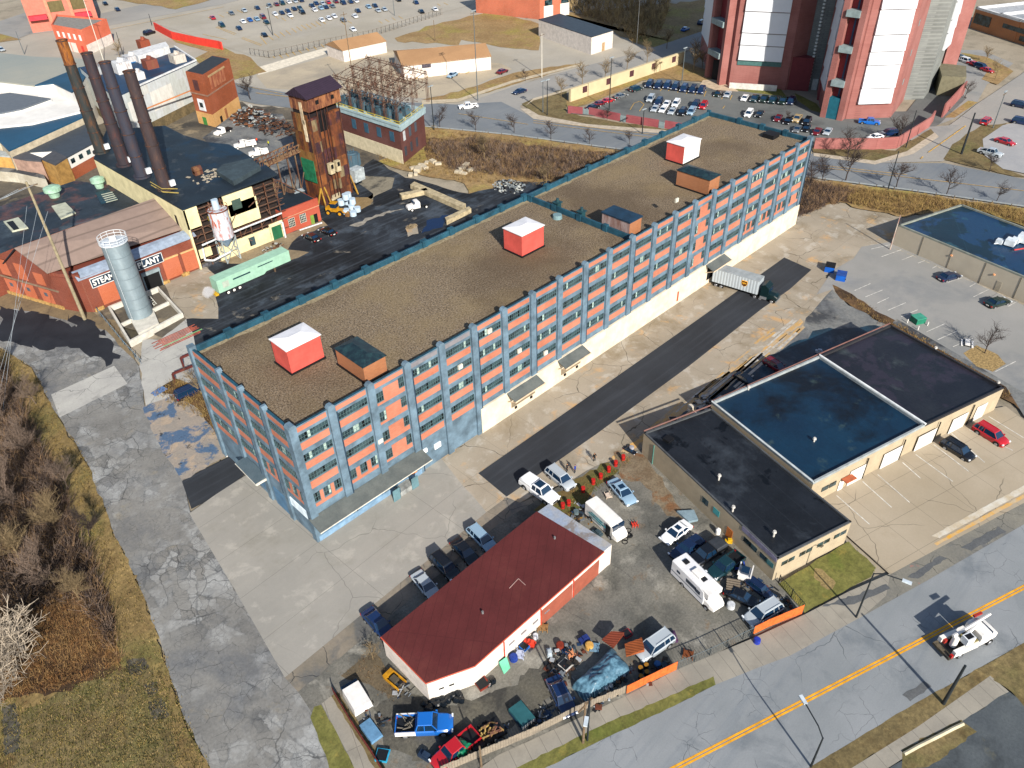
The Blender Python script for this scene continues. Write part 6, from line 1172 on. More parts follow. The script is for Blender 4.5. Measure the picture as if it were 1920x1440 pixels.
for k in range(3): wallitem('garage_door', gw, e, aa, ux_, nx_, Lf*(.08+k*.2), 0, hh*.42, Lf*.17)
wallitem('door', paint('#c03a30', .7), e, aa, ux_, nx_, Lf*.8, 0, hh*.34, Lf*.08)
ur = (cc2-bb).normalized(); nr = Vector((ur.y, -ur.x)); wallitem('white_base', gw, e, bb, ur, nr, 0, 0, hh*.42, (cc2-bb).length*.98, .1)
aa = Vector(G(62, 62)); bb = Vector(G(188, 46)); e = empty('red_market', (aa.x, aa.y, 0), 0, 'long red brick market building with red awnings in the top left corner', 'building'); ux_ = (bb-aa).normalized(); nx_ = Vector((ux_.y, -ux_.x)); my_ = -nx_; L = (bb-aa).length; hh = 14
flatblock(e, [tuple(aa), tuple(bb), tuple(bb+my_*40), tuple(aa+my_*40)], hh, rh, paint('#6f7478', .8), .8, .5)
for k in range(2): wallitem('window', paint('#5d5436', .4), e, aa, ux_, nx_, L*(.34+k*.31), hh*.5, hh*.8, L*.22)
for s, w_, z in ((.02, .26, .36), (.68, .24, .3)): wallitem('awning', paint('#b5313f', .6), e, aa, ux_, nx_, L*s, hh*z, hh*(z+.12), L*w_, 2.5)
for k in (.3, .63): wallitem('pilaster', paint('#c07a62', .8), e, aa, ux_, nx_, L*k, 0, hh*.95, 1.2, .4)
wallrun('red_barrier', 'long bright red barrier along the corner of the far car park', [(292, 56), (325, 74), (370, 84), (412, 92), (418, 94)], 3.0, paint('#c8382c', .7, dirt=.1), .5)
# ------------------------------------------------------------------ vehicles
taill = paint('#9c1a18', .3, dirt=.05); headl = paint('#d5dbe0', .2, dirt=.02); darkt = paint('#1a1c1f', .5); PROTO = {}
chrome = paint('#a8acb0', .25, .7, .05)
SPEC = {  # length, width, belt z, roof z, hood z, hood end x, roof start, roof end, rear base x, deck z
 'sedan': (4.8, 1.84, .92, 1.42, .84, .95, .35, -1.15, -1.75, .98),
 'suv': (4.9, 1.94, 1.06, 1.78, 1.04, 1.25, .65, -2.1, -2.38, 1.0),
 'wagon': (4.8, 1.84, .95, 1.55, .88, 1.1, .5, -2.0, -2.32, .95),
 'classic': (5.4, 1.95, .95, 1.38, .92, .8, .35, -.95, -1.3, .95),
 'pickup': (5.7, 2.0, 1.12, 1.85, 1.1, 1.35, .85, -.55, -.75, 1.15)}
def ringx(x, hw, z0, zs, zc, k=.86):
    return [(x, -hw*.93, z0), (x, -hw, z0+.2), (x, -hw, zs-.12), (x, -hw*k, zs), (x, 0, zc), (x, hw*k, zs), (x, hw, zs-.12), (x, hw, z0+.2), (x, hw*.93, z0)]
def car_parts(kind, e, bm_, detail=True):
    L, W, zb_, zr_, zh, xh, x1, x2, x3, zd = SPEC[kind]; h = L/2; w2 = W/2; mb = MB()
    st_ = [(-h, w2*.86, .38, zd-.14), (-h+.12, w2*.95, .26, zd-.03), (-h+.6, w2, .24, zd), (x3, w2, .24, zd), (xh, w2, .24, max(zh, zb_-.04)), (xh+.35, w2, .24, zh+.02), (h-.55, w2*.97, .24, zh-.05), (h-.15, w2*.9, .28, zh-.16), (h, w2*.78, .38, zh-.3)]
    if kind == 'pickup': st_ = [s for s in st_ if s[0] >= x3-.01]; st_[0] = (x3-.02, w2, .24, zb_)
    mb.loft([ringx(x, hw, z0, zt_, zt_+(.04 if x > xh else .02)) for x, hw, z0, zt_ in st_])
    if kind == 'pickup':
        mb.box(-h, -w2*.97, .45, x3-.03, w2*.97, .62)
        for s in (-1, 1): mb.box(-h, s*w2*.97-(.1 if s > 0 else 0), .6, x3-.03, s*w2*.97+(.1 if s < 0 else 0), zb_-.02)
        mb.box(-h, -w2*.9, .6, -h+.1, w2*.9, zb_-.05); mb.box(x3-.12, -w2*.9, .6, x3-.03, w2*.9, zb_)
    body = mb.build('body', bm_, e, True); 
    gb, gt = w2*.9, w2*.7; xb0 = xh+.1 if kind != 'pickup' else xh
    def ring_(x, hw, z): return [(x, -hw, z), (x, hw, z)]
    zt_ = zr_-.05
    mb = MB(); mb.loft([[(xb0, -gb, zb_-.03), (xb0, gb, zb_-.03), (x3, gb, zb_-.03), (x3, -gb, zb_-.03)], [(x1, -gt, zt_), (x1, gt, zt_), (x2, gt, zt_), (x2, -gt, zt_)]]); mb.build('windows', carglass, e)
    mb = MB(); mb.loft([[(x1+.04, -gt-.03, zt_-.02), (x1+.04, gt+.03, zt_-.02), (x2-.05, gt+.03, zt_-.02), (x2-.05, -gt-.03, zt_-.02)], [(x1-.05, -gt+.02, zr_), (x1-.05, gt-.02, zr_), (x2+.05, gt-.02, zr_), (x2+.05, -gt+.02, zr_)]])
    for s in (-1, 1):
        mb.tube((xb0+.02, s*gb, zb_-.02), (x1, s*gt, zt_), .05, n=4); mb.tube((x3-.02, s*gb, zb_-.02), (x2, s*gt, zt_), .07, n=4); xm = (x1+x2)/2-.05; mb.tube((xm, s*gb*1.0, zb_-.02), (xm, s*gt*1.01, zt_), .05, n=4)
        if kind in ('suv', 'wagon'): xm = x2+.6; mb.tube((xm-.1, s*gb, zb_-.02), (xm, s*gt*1.01, zt_), .05, n=4)
    if kind in ('suv', 'wagon'): [mb.box(x2+.2, s*gt-.03, zr_, x1-.3, s*gt+.03, zr_+.07) for s in (-.85, .85)]
    if detail: [mb.box(xb0-.25, s*(w2+.02), zb_, xb0-.05, s*(w2+.2), zb_+.14) for s in (-1, 1)]
    mb.build('roof', bm_, e)
    if kind == 'pickup': bx('bed_liner', darkt, e, (-h+.1, -w2*.86, .63, x3-.13, w2*.86, .7))
    r = .33 if kind in ('sedan', 'wagon', 'classic') else .39
    for x in (h-.95, -h+1.0):
        for s in (-1, 1):
            ty = MB().tube((0, -.12, 0), (0, .12, 0), r, r, 14).build('wheel', rubber, e); ty.location = (x, s*(w2-.1), r)
            if detail: MB().tube((0, s*.1, 0), (0, s*.14, 0), r*.62, r*.58, 10).build('rim', rimm, ty)
            if detail: MB().tube((x, s*(w2-.18), r+.02), (x, s*(w2+.012), r+.02), r+.09, r+.09, 14).build('wheel_arch', darkt, e)
    if detail:
        zl = zh-.32
        for s in (-1, 1): bx('headlight', headl, e, (h-.16, s*w2*.8-.18, zl, h-.0, s*w2*.8+.14, zl+.16)); bx('taillight', taill, e, (-h-.01, s*w2*.82-.14, zd-.38, -h+.14, s*w2*.82+.14, zd-.16))
        bx('bumper', darkt if kind != 'pickup' else chrome, e, (-h-.06, -w2*.8, .35, -h+.1, w2*.8, .52)); bx('grille', darkt, e, (h-.1, -w2*.45, .42, h+.01, w2*.45, zh-.34))
        bx('licence_plate', whp, e, (-h-.075, -.25, .55, -h-.02, .25, .7))
PAL = dict(white='#d4d6d8', silver='#9aa2a8', grey='#5a5f63', black='#0d0e11', blue='#1f4f94', navy='#101f3c', red='#a01820', maroon='#5e121c', teal='#0e2b31', green='#10241f', tan='#a08c68', lightblue='#7d97ab', brightblue='#155cab', gold='#8f8468', darkblue='#12264a')
CM = {}
def cpaint(c):
    if c not in CM:
        t = NT('car_'+c, .25); t.b.inputs['Coat Weight'].default_value = .6; t.b.inputs['Coat Roughness'].default_value = .05; t.b.inputs['Specular IOR Level'].default_value = .5
        CM[c] = t.out(lin(PAL[c]))
    return CM[c]
def car(kind, colr, px, py, hd, label, group=None, detail=True, s=1.04, name='parked_car', world=None, z=0.1, cat=None):
    k = (kind, detail)
    if k not in PROTO:
        e = empty('proto'); car_parts(kind, e, cpaint('white'), detail); PROTO[k] = e
        for ch in e.children: ch.hide_render = False
    p = PROTO[k]
    def cp(o, par):
        c = o.copy(); col.objects.link(c); c.parent = par
        if o.name.split('.')[0] in ('body', 'roof'): c.material_slots[0].link = 'OBJECT'; c.material_slots[0].material = cpaint(colr)
        for ch in o.children: cp(ch, c)
        return c
    x, y = world or G(px, py, .8)
    e = empty({'pickup': 'pickup_truck'}.get(kind, name), (x, y, z), hd, label, cat or ('pickup truck' if kind == 'pickup' else 'car'), group)
    for ch in p.children: cp(ch, e)
    e.scale = (s, s, s); return e
def hv(px, py, dx, dy): return head(px, py, dx, dy)
CN = dict(lightblue='light blue', darkblue='dark blue', brightblue='bright blue')
def cn_(c): return CN.get(c, c)
ORD = ['first', 'second', 'third', 'fourth', 'fifth', 'sixth', 'seventh', 'eighth', 'ninth', 'tenth', 'eleventh', 'twelfth', 'thirteenth', 'fourteenth']
# --- the far car park, row by row (rows run left to right in the photo)
hf = lambda px, py: hv(px, py, 9, 6.5)
def lotrow(row, desc, group, hfun, s=1.0, detail=False, rev=0):
    n = len(row)
    for i, (px, py, c, k) in enumerate(row):
        lab = f'{cn_(c)} {"pickup" if k == "pickup" else k}, {ORD[i]} from the left in the {desc}' if n > 1 else f'{cn_(c)} {k} alone in the {desc}'
        car(k, c, px, py, hfun(px, py)+rev, lab, group, detail, s)
gf = 'cars in the far car park'
K = 6.4
def far(L): return [(380+a/K, b/K, c, k) for a, b, c, k in L]
lotrow(far([(120, 210, 'red', 'sedan'), (345, 155, 'grey', 'sedan'), (500, 122, 'silver', 'sedan'), (655, 92, 'navy', 'sedan'), (800, 62, 'grey', 'sedan'), (885, 48, 'maroon', 'sedan'), (955, 36, 'teal', 'suv'), (1035, 20, 'white', 'sedan'), (1110, 10, 'silver', 'sedan'), (1182, 0, 'navy', 'suv')]), 'street side row of the far car park', gf, hf)
lotrow(far([(230, 300, 'teal', 'suv'), (435, 335, 'navy', 'sedan'), (740, 415, 'black', 'sedan'), (1805, 350, 'white', 'sedan')]), 'scattered nearest row of the far car park', gf, hf)
lotrow(far([(485, 255, 'white', 'sedan'), (565, 235, 'blue', 'sedan'), (650, 225, 'lightblue', 'sedan'), (725, 203, 'maroon', 'suv'), (765, 262, 'teal', 'sedan')]), 'left cluster of the far car park', gf, hf)
lotrow(far([(870, 165, 'white', 'sedan'), (950, 150, 'navy', 'sedan'), (1022, 128, 'darkblue', 'sedan'), (1050, 182, 'white', 'sedan'), (1098, 104, 'navy', 'sedan'), (1165, 92, 'teal', 'sedan'), (1195, 145, 'black', 'suv')]), 'middle cluster of the far car park', gf, hf)
lotrow(far([(1310, 65, 'navy', 'sedan'), (1345, 116, 'white', 'sedan'), (1362, 36, 'darkblue', 'sedan'), (1420, 92, 'lightblue', 'sedan'), (1440, 38, 'silver', 'sedan'), (1480, 82, 'navy', 'sedan'), (1508, 24, 'red', 'sedan'), (1558, 70, 'grey', 'sedan'), (1598, 14, 'maroon', 'sedan'), (1688, 32, 'navy', 'suv'), (1775, 18, 'darkblue', 'sedan'), (1842, 8, 'white', 'sedan')]), 'right cluster of the far car park', gf, hf)
lotrow(far([(1430, 236, 'white', 'sedan'), (1515, 214, 'white', 'sedan'), (1580, 190, 'white', 'sedan'), (1688, 236, 'grey', 'sedan'), (1828, 190, 'white', 'sedan'), (1862, 126, 'navy', 'sedan')]), 'lower right row of the far car park', gf, hf)
lotrow([(691, 12, 'lightblue', 'sedan'), (703, 10, 'navy', 'sedan'), (709, 19, 'silver', 'sedan'), (721, 17, 'silver', 'sedan'), (780, 4, 'darkblue', 'sedan'), (790, 21, 'black', 'sedan'), (816, 17, 'white', 'sedan'), (747, -1, 'black', 'sedan')], 'far right end of that lot', gf, hf)
lotrow([(197, 6, 'black', 'sedan'), (220, 17, 'navy', 'sedan')], 'lot above the fire house', 'cars above the fire house', hf)
car('sedan', 'silver', 2, 92, hv(2, 92, 10, 5), 'pale silver car on the street at the left edge of the picture', None, False, 1)
car('suv', 'black', 280, 61, hv(280, 61, 10, -3), 'black car driving beside the bright red barrier', None, False, 1.05)
# --- jail car park
hj = lambda px, py: hv(px, py, -5, 7); gj = 'police style cars in the jail car park'
gj = 'cars in the jail car park'
lotrow([(1217.5, 158, 'navy', 'suv'), (1234, 160.5, 'navy', 'suv'), (1251, 160.5, 'darkblue', 'suv'), (1266, 163, 'navy', 'suv'), (1282.5, 166, 'darkblue', 'suv'), (1299, 168, 'navy', 'suv'), (1315, 169.5, 'darkblue', 'suv')], 'row facing the jail lawn', gj, hj, 1.05, True)
lotrow([(1346, 175, 'green', 'sedan'), (1364, 176.5, 'silver', 'sedan'), (1396.5, 183, 'white', 'sedan'), (1415, 184.5, 'teal', 'pickup'), (1432.5, 185.5, 'green', 'pickup'), (1449, 187, 'teal', 'pickup'), (1468, 189, 'green', 'pickup'), (1483, 190, 'navy', 'suv')], 'row below the jail entrance', gj, hj, 1.0, True)
hd2 = lambda px, py: hv(px, py, 10, -3)
lotrow([(1112, 200, 'black', 'sedan'), (1125, 193, 'maroon', 'sedan'), (1140, 188, 'red', 'sedan'), (1164, 179, 'grey', 'sedan'), (1192.5, 166.5, 'teal', 'suv')], 'diagonal row along the tan flood wall', gj, hd2, 1.0, True)
lotrow([(1220, 185, 'silver', 'suv'), (1235, 191, 'navy', 'suv'), (1250, 194, 'white', 'sedan'), (1267.5, 194, 'white', 'suv')], 'upper middle row of the jail car park', gj, hj, 1.0, True)
lotrow([(1228, 203, 'silver', 'sedan'), (1243, 204.5, 'white', 'sedan'), (1260, 208, 'silver', 'sedan'), (1279, 210, 'black', 'suv'), (1296, 209, 'lightblue', 'suv'), (1304, 196, 'navy', 'suv'), (1319, 198, 'red', 'suv')], 'lower middle row of the jail lot', gj, hj, 1.0, True)
lotrow([(1404, 213, 'white', 'suv'), (1424, 213, 'black', 'sedan'), (1459, 221, 'maroon', 'sedan'), (1477, 226, 'black', 'sedan'), (1495, 222, 'tan', 'pickup'), (1513, 228, 'black', 'suv')], 'row beyond the warehouse parapet', gj, hj, 1.0, True)
lotrow([(1495, 241, 'grey', 'sedan'), (1512, 240, 'black', 'sedan'), (1532, 246, 'maroon', 'sedan'), (1552, 246, 'silver', 'sedan')], 'row against the rose brick wall', gj, hj, 1.0, True)
car('pickup', 'brightblue', 1630, 228, hv(1630, 228, 10, .8), 'bright blue pickup crossing the jail car park', None, True, 1.02)
car('suv', 'darkblue', 1666, 249, hv(1666, 249, -10, 1), 'dark blue car by the rose brick wall', None, True, 1.0); car('sedan', 'white', 1641, 256, hv(1641, 256, -10, 1.6), 'white car half hidden behind the rose brick wall', None, True, 1.0)
lotrow([(1799, 109, 'green', 'suv'), (1812, 114, 'white', 'suv'), (1826, 119, 'red', 'sedan'), (1840, 125, 'darkblue', 'suv'), (1852, 131, 'red', 'sedan')], 'slanted row right of the jail tower', 'cars right of the jail tower', lambda a, b: hv(a, b, 10, 3), 1.0, True)
car('suv', 'red', 1849, 227, hv(1849, 227, 9, -7), 'red car driving down the cross street', None, True); car('sedan', 'red', 1885, 265, hv(1885, 265, 10, 3), 'shiny red coupe in the right edge car park', None, True, 1.1)
car('pickup', 'silver', 1857, 286, hv(1857, 286, 10, 2.5), 'silver pickup behind a bare tree at the right edge', None, True, 1.05); car('suv', 'navy', 1913, 197, hv(1913, 197, 10, 2), 'dark car at the right edge by the cross street', None, True); car('suv', 'darkblue', 1916, 228, hv(1916, 228, 10, 2), 'dark blue car below another at the right edge', None, True)
car('sedan', 'navy', 974, 171, hv(974, 171, -10, 3), 'dark sedan driving on the side road', None, True, 1.05); car('pickup', 'white', 878, 199, hv(878, 199, -10, 1), 'white pickup turning on the back road', None, True, 1.05)
car('sedan', 'blue', 1285, 54, hv(1285, 54, 10, -5), 'blue car in the shade left of the jail tower', None, False); car('suv', 'darkblue', 1316, 42, hv(1316, 42, 10, -5), 'dark blue car in the shade close to the jail tower', None, False)
car('sedan', 'lightblue', 848, 140, hv(848, 140, -8, 4), 'pale blue green car parked beside the bar building', None, False); car('sedan', 'maroon', 942, 133, hv(942, 133, 10, -4), 'brown red car parked past the end of the bar building', None, False)
# --- near cars
def near(k, c, rear, front, lab, s=1.03, grp=None, z=.1, **kw):
    a = Vector(G(*rear, .7)); b = Vector(G(*front, .7)); m = (a+b)/2
    return car(k, c, 0, 0, math.atan2((b-a).y, (b-a).x), lab, grp, True, s, world=(m.x, m.y), z=z-.02, **kw)
ga = 'cars parked nose in beside the maroon roofed garage'
near('sedan', 'darkblue', (690, 1148), (728, 1190), 'dark blue sedan at the left corner of the maroon roofed garage', 1.05, ga)
near('sedan', 'silver', (782, 1078), (816, 1118), 'silver sedan with a sunroof beside the maroon roofed garage', 1.03, ga)
near('suv', 'black', (818, 1045), (852, 1080), 'black suv between the silver sedan and a black sedan by the garage', 1.0, ga)
near('sedan', 'black', (857, 1018), (888, 1052), 'black sedan parked next to the silver wagon by the garage', 1.03, ga)
near('wagon', 'lightblue', (886, 992), (922, 1028), 'silver blue wagon with roof rails, nearest the gravel end of the garage', 1.05, ga)
pk_ = near('pickup', 'white', (984, 900), (1040, 940), 'large white pickup with a covered bed beside the black lane', 1.12); MB().loft([ringx(x, .95, .95, z, z+.05, .85) for x, z in ((-2.75, 1.5), (-2.6, 1.62), (-.9, 1.66), (-.62, 1.5))]).build('bed_cover', cpaint('white'), pk_, True)
bx('sunroof', carglass, pk_, (-.45, -.55, 1.852, .65, .55, 1.87))
near('suv', 'silver', (1030, 880), (1072, 915), 'silver grey suv parked beside the large white pickup', 1.03)
e = near('sedan', 'lightblue', (1148, 902), (1186, 944), 'pale blue sedan with a sunroof right of the step van', 1.1); bx('sunroof', carglass, e, (-.6, -.4, 1.422, .1, .4, 1.435))
e = near('sedan', 'white', (1290, 982), (1245, 1015), 'white sedan with a black sunroof in the gravel yard', 1.03); bx('sunroof', carglass, e, (-.6, -.4, 1.422, .1, .4, 1.435))
near('classic', 'navy', (1312, 1010), (1264, 1044), 'old dark navy saloon below the white sedan in the gravel yard', 1.0)
e = near('pickup', 'black', (1352, 1022), (1300, 1054), 'black pickup with a grey bed cap in the gravel yard', 1.0); MB().loft([ringx(x, .92, 1.0, z, z+.04) for x, z in ((-2.8, 1.5), (-2.6, 1.72), (-.95, 1.75), (-.8, 1.6))]).build('bed_cap', paint('#33373d', .5), e)
near('pickup', 'teal', (1386, 1042), (1334, 1080), 'dark teal pickup with an open bed beside the motorhome', 1.0)
near('suv', 'silver', (1456, 1135), (1404, 1166), 'silver suv behind the orange fence near the street lamp', 1.05)
near('suv', 'silver', (1250, 1195), (1203, 1228), 'silver suv with a rusty board on its bonnet', 1.05)
near('suv', 'red', (1832, 800), (1884, 832), 'bright red suv parked in front of the tan block', 1.05); near('suv', 'black', (1770, 828), (1822, 860), 'glossy black suv parked in front of the tan block', 1.0)
near('sedan', 'navy', (1764, 523), (1795, 514), 'dark blue car parked alone by the beige wall', 1.05); near('sedan', 'green', (1853, 572), (1888, 562), 'dark green sedan near the right end of the beige wall', 1.08)
near('sedan', 'black', (600, 453), (568, 437), 'black car nearest the green trailer in the coal yard', 1.05); near('sedan', 'black', (628, 440), (600, 428), 'black sedan second along in front of the red brick building', 1.0)
near('sedan', 'black', (1380, 1114), (1402, 1124), 'stripped dark car wreck between the pallets and the silver suv', .9); near('suv', 'navy', (1416, 1096), (1432, 1108), 'small dark wreck nearest the tan wall', .7)
e = near('pickup', 'brightblue', (752, 1362), (840, 1358), 'bright blue and white pickup with scrap in its bed', 1.1); bx('bed_side', whp, e, (-2.8, -1.06, .6, -.8, -.94, 1.13), (-2.8, .94, .6, -.8, 1.06, 1.13))
mb = MB(); r5 = random.Random(2)
for k in range(14): x = r5.uniform(-2.6, -1); y = r5.uniform(-.7, .7); mb.tube((x, y, .75+r5.random()*.3), (x+r5.uniform(-.8, .8), y+r5.uniform(-.5, .5), .9+r5.random()*.4), .05, n=4)
tag(mb.build('scrap_load', paint('#7a7468', .7, dirt=.4), None, loc=None), 'loose metal scrap lying in the bed of the bright blue pickup', 'scrap'); o = bpy.data.objects['scrap_load']; o.location = e.location; o.rotation_euler = e.rotation_euler; o.scale = (1.1, 1.1, 1.1)
e = near('pickup', 'red', (880, 1385), (828, 1428), 'red pickup loaded with a green tarpaulin in the bottom yard', 1.0)
from mathutils import noise as mn
def tarp(name, lab, px, zc, m, seed=1, h=1.0, base=0):
    p = [Vector(G(*q, base+h*.5)) for q in px]; a, b, c_, d_ = p[0], p[1], p[2], p[3]; N = 34; V = []; F = []
    for i in range(N+1):
        for j in range(N+1):
            u_, v_ = i/N, j/N; q = a.lerp(b, u_).lerp(d_.lerp(c_, u_), v_); e_ = max(abs(2*u_-1), abs(2*v_-1)); w_ = mn.noise(Vector((q.x*.5+seed, q.y*.5, 0)))
            z = h*(1-e_**5)*(.8+.35*w_)+.35*abs(mn.noise(Vector((q.x*1.1+q.y*.6, q.y*.8, seed))))*(1-e_**6)+.12*mn.noise(Vector((q.x*2.6, q.y*2.6, seed)))
            k_ = .1*mn.noise(Vector((q.x, q.y, 9))); V.append((q.x+k_, q.y-k_, max(base, base+z)))
    for i in range(N):
        for j in range(N): k = i*(N+1)+j; F.append((k, k+1, k+N+2, k+N+1))
    mb = MB(); mb.v = V; mb.f = F; mb.m = [0]*len(F); o = mb.build(name, m, None, True); sm_ = o.modifiers.new('t', 'SOLIDIFY'); sm_.thickness = .03; return tag(o, lab, 'tarpaulin')
tarp('tarpaulin', 'crumpled green tarpaulin over the bed of the red pickup', [(838, 1424), (862, 1378), (886, 1392), (868, 1418)], 0, paint('#0f7050', .45, dirt=.3), 3, .9, .8)
tarp('tarpaulin', 'big crumpled blue grey tarpaulin over a heap beside the plank fence', [(1070, 1284), (1150, 1206), (1188, 1252), (1098, 1314)], 0, rusty('tarp_blue', '#56798c', '#2f4c5e', (.42, .62), False, .4), 5, 1.9)
near('sedan', 'darkblue', (1040, 1280), (1066, 1332), 'royal blue low boat like car beside the big tarpaulin', 1.05)
# green camper shell on the ground
def boxthing(name, lab, cat, rear, front, W, H, m, z0=0, parts=(), taper=.9, bev=0):
    a = Vector(G(*rear, H*.5+z0)); b = Vector(G(*front, H*.5+z0)); L = (b-a).length; e = empty(name, (*((a+b)/2), z0), math.atan2((b-a).y, (b-a).x), lab, cat)
    mb = MB(); mb.loft([[(-L/2, -W/2, 0), (L/2, -W/2, 0), (L/2, W/2, 0), (-L/2, W/2, 0)], [(-L/2*.98, -W/2*taper, H), (L/2*.96, -W/2*taper, H), (L/2*.96, W/2*taper, H), (-L/2*.98, W/2*taper, H)]]); mb.build('body', m, e)
    return e, L
e, L = boxthing('camper_shell', 'dark teal camper shell lying near the plank fence', 'camper shell', (965, 1325), (992, 1358), 1.9, 1.0, paint('#2c5a60', .4)); bx('windows', carglass, e, (-L*.4, -.97, .3, L*.4, .97, .7)); bx('rear_frame', whp, e, (L*.44, -.9, .1, L*.5, .9, .8))
# step van
def van(name, lab, rear, front, W, z1, z2, m, L0=None):
    a = Vector(G(*rear, 1.5)); b = Vector(G(*front, 1.5)); L = (b-a).length; e = empty(name, (*((a+b)/2), .1), math.atan2((b-a).y, (b-a).x), lab, 'van'); h = L/2
    mb = MB(); mb.loft([[(x, -W/2, z1), (x, W/2, z1), (x, W/2, zt-.15), (x, W/2-.18, zt), (x, -W/2+.18, zt), (x, -W/2, zt-.15)] for x, zt in ((-h, z2), (h-1.6, z2), (h-.9, z2-.2), (h-.75, z2-1.15))]); mb.build('body', m, e)
    return e, L, h
e, L, h = van('step_van', 'white delivery step van with pale blue lettering beside a pile of tyres', (1108, 948), (1166, 1002), 2.1, .5, 2.8, whp)
mb = MB(); mb.loft([ringx(x, w_, .5, z, z+.05) for x, w_, z in ((h-.8, 1.1, 1.7), (h-.3, 1.05, 1.5), (h+.1, .95, 1.25))]); mb.build('bonnet', whp, e)
bx('windscreen', carglass, e, (h-.92, -1.0, 1.85, h-.7, -.05, 2.65), (h-.92, .05, 1.85, h-.7, 1.0, 2.65)); bx('side_door', darkt, e, (h-2.0, -1.17, .7, h-1.1, -1.13, 2.5)); t_ = text3('lettering', 'FRESH LINEN', paint('#3a9aa8', .5), e, (-h+1.0, -1.165, 1.6), (1, 0, 0), (0, 0, 1), .6, 4.2, .01) if 0 else None
bx('side_stripe', paint('#4aa7b5', .5, dirt=.5, sc=3), e, (-h+.9, -1.165, 1.5, -h+4.6, -1.152, 1.75), (-h+1.4, -1.165, 1.95, -h+4.0, -1.152, 2.15), (-h+1.0, -1.165, 1.1, -h+3.6, -1.152, 1.25))
for x in (-h+1.2, h-1.2): [wheel(e, x, s*1.05, .42, .28, s) for s in (-1, 1)]
# motorhome
e, L, h = van('motorhome', 'white motorhome with a roof air conditioner in the gravel yard', (1272, 1058), (1340, 1125), 2.4, .5, 3.0, paint('#cfd0d2', .45, dirt=.08))
mb = MB(); mb.loft([ringx(x, w_, .45, z, z+.05) for x, w_, z in ((h-.9, 1.1, 1.6), (h+.2, 1.05, 1.45), (h+.8, .9, 1.15))]); mb.build('bonnet', whp, e); bx('windscreen', carglass, e, (h-.85, -.95, 1.5, h-.4, .95, 2.1)); bx('overcab', whp, e, (h-1.6, -1.15, 2.1, h-.1, 1.15, 2.9))
bx('roof_unit', whp, e, (-.6, -.5, 3.0, .8, .5, 3.3)); bx('roof_vent', darkt, e, (-h+.8, -.3, 3.0, -h+1.5, .4, 3.12), (h-2.6, -.3, 3.0, h-1.9, .4, 3.12)); bx('stripe', paint('#7a7f86', .5), e, (-h+.1, -1.215, 1.2, h-1, -1.2, 1.4)); bx('window', carglass, e, (-.6, -1.22, 1.7, 1.2, -1.2, 2.3), (h-2.2, -1.22, 1.6, h-1.4, -1.2, 2.2), (-h+1, -1.22, 1.8, -h+1.6, -1.2, 2.2))
for x in (-h+2.2, h-.2): [wheel(e, x, s*1.08, .4, .28, s) for s in (-1, 1)]
# delivery lorry at the dock
a = Vector(G(1340, 512, 2.4)); b = Vector(G(1446, 560, 1.2)); hd_ = math.atan2(-12.5, 2.0)
e = empty('articulated_lorry', (0, 0, .03), hd_, 'grey box trailer with a brown shield logo and a dark green tractor at the dock', 'lorry'); p0 = Vector((94.3, -.9)); dv_ = Vector((math.cos(hd_), math.sin(hd_))); e.location = (p0.x, p0.y, .03)
trl = corrug('trailer_skin', '#a3acb2', .6, .04, .4, 0); mb = MB().box(0, -1.3, 1.15, 9.4, 1.3, 4.0); mb.build('trailer_box', trl, e); bx('trailer_roof', paint('#8e9699', .5), e, (-.02, -1.32, 4.0, 9.42, 1.32, 4.06)); bx('chassis', darkt, e, (.3, -.6, .7, 13, .6, 1.15)); bx('skirt', whp, e, (2.6, 1.22, .55, 6.6, 1.26, 1.15))
tg = paint('#0c1f22', .3, dirt=.1); mb = MB(); mb.loft([[(x, -1.2, .6), (x, 1.2, .6), (x, 1.15, z), (x, -1.15, z)] for x, z in ((9.9, 3.3), (10.6, 3.6), (11.4, 3.0), (11.5, 2.6))]); mb.build('cab', tg, e); mb = MB(); mb.loft([ringx(x, w_, .6, z, z+.08) for x, w_, z in ((11.4, 1.1, 2.0), (12.6, 1.0, 1.8), (13.2, .85, 1.4))]); mb.build('bonnet', tg, e); bx('windscreen', carglass, e, (11.42, -1.0, 2.1, 11.55, 1.0, 2.75)); bx('bumper', chrome, e, (13.1, -1.15, .45, 13.3, 1.15, .8)); bx('fuel_tank', chrome, e, (10.0, 1.0, .6, 11.3, 1.35, 1.1), (10.0, -1.35, .6, 11.3, -1.0, 1.1))
for x in (.9, 2.0, 9.0, 10.1, 12.4): [wheel(e, x, s*1.1, .5, .3, s) for s in (-1, 1)]
brn = paint('#4a2a14', .5); yel = paint('#f0b030', .5)
for s in (-1,):
    lg = MB(); sh_ = [(0, .55), (.5, .55), (.55, .1), (.4, -.35), (0, -.6), (-.4, -.35), (-.55, .1), (-.5, .55)]; lg.loft([[(6.6+x*1.15, s*1.335, 2.75+z*1.15) for x, z in sh_], [(6.6+x*1.15, s*1.305, 2.75+z*1.15) for x, z in sh_]]); lo_ = lg.build('shield_logo', yel, e)
    lg = MB(); lg.loft([[(6.6+x, s*1.35, 2.72+z*.98) for x, z in sh_], [(6.6+x, s*1.33, 2.72+z*.98) for x, z in sh_]]); lg.build('shield_face', brn, lo_)
    text3('lettering', 'ups', yel, lo_, (6.2, -1.36, 2.58), (1, 0, 0), (0, 0, 1), .42, .8, .01, .02)
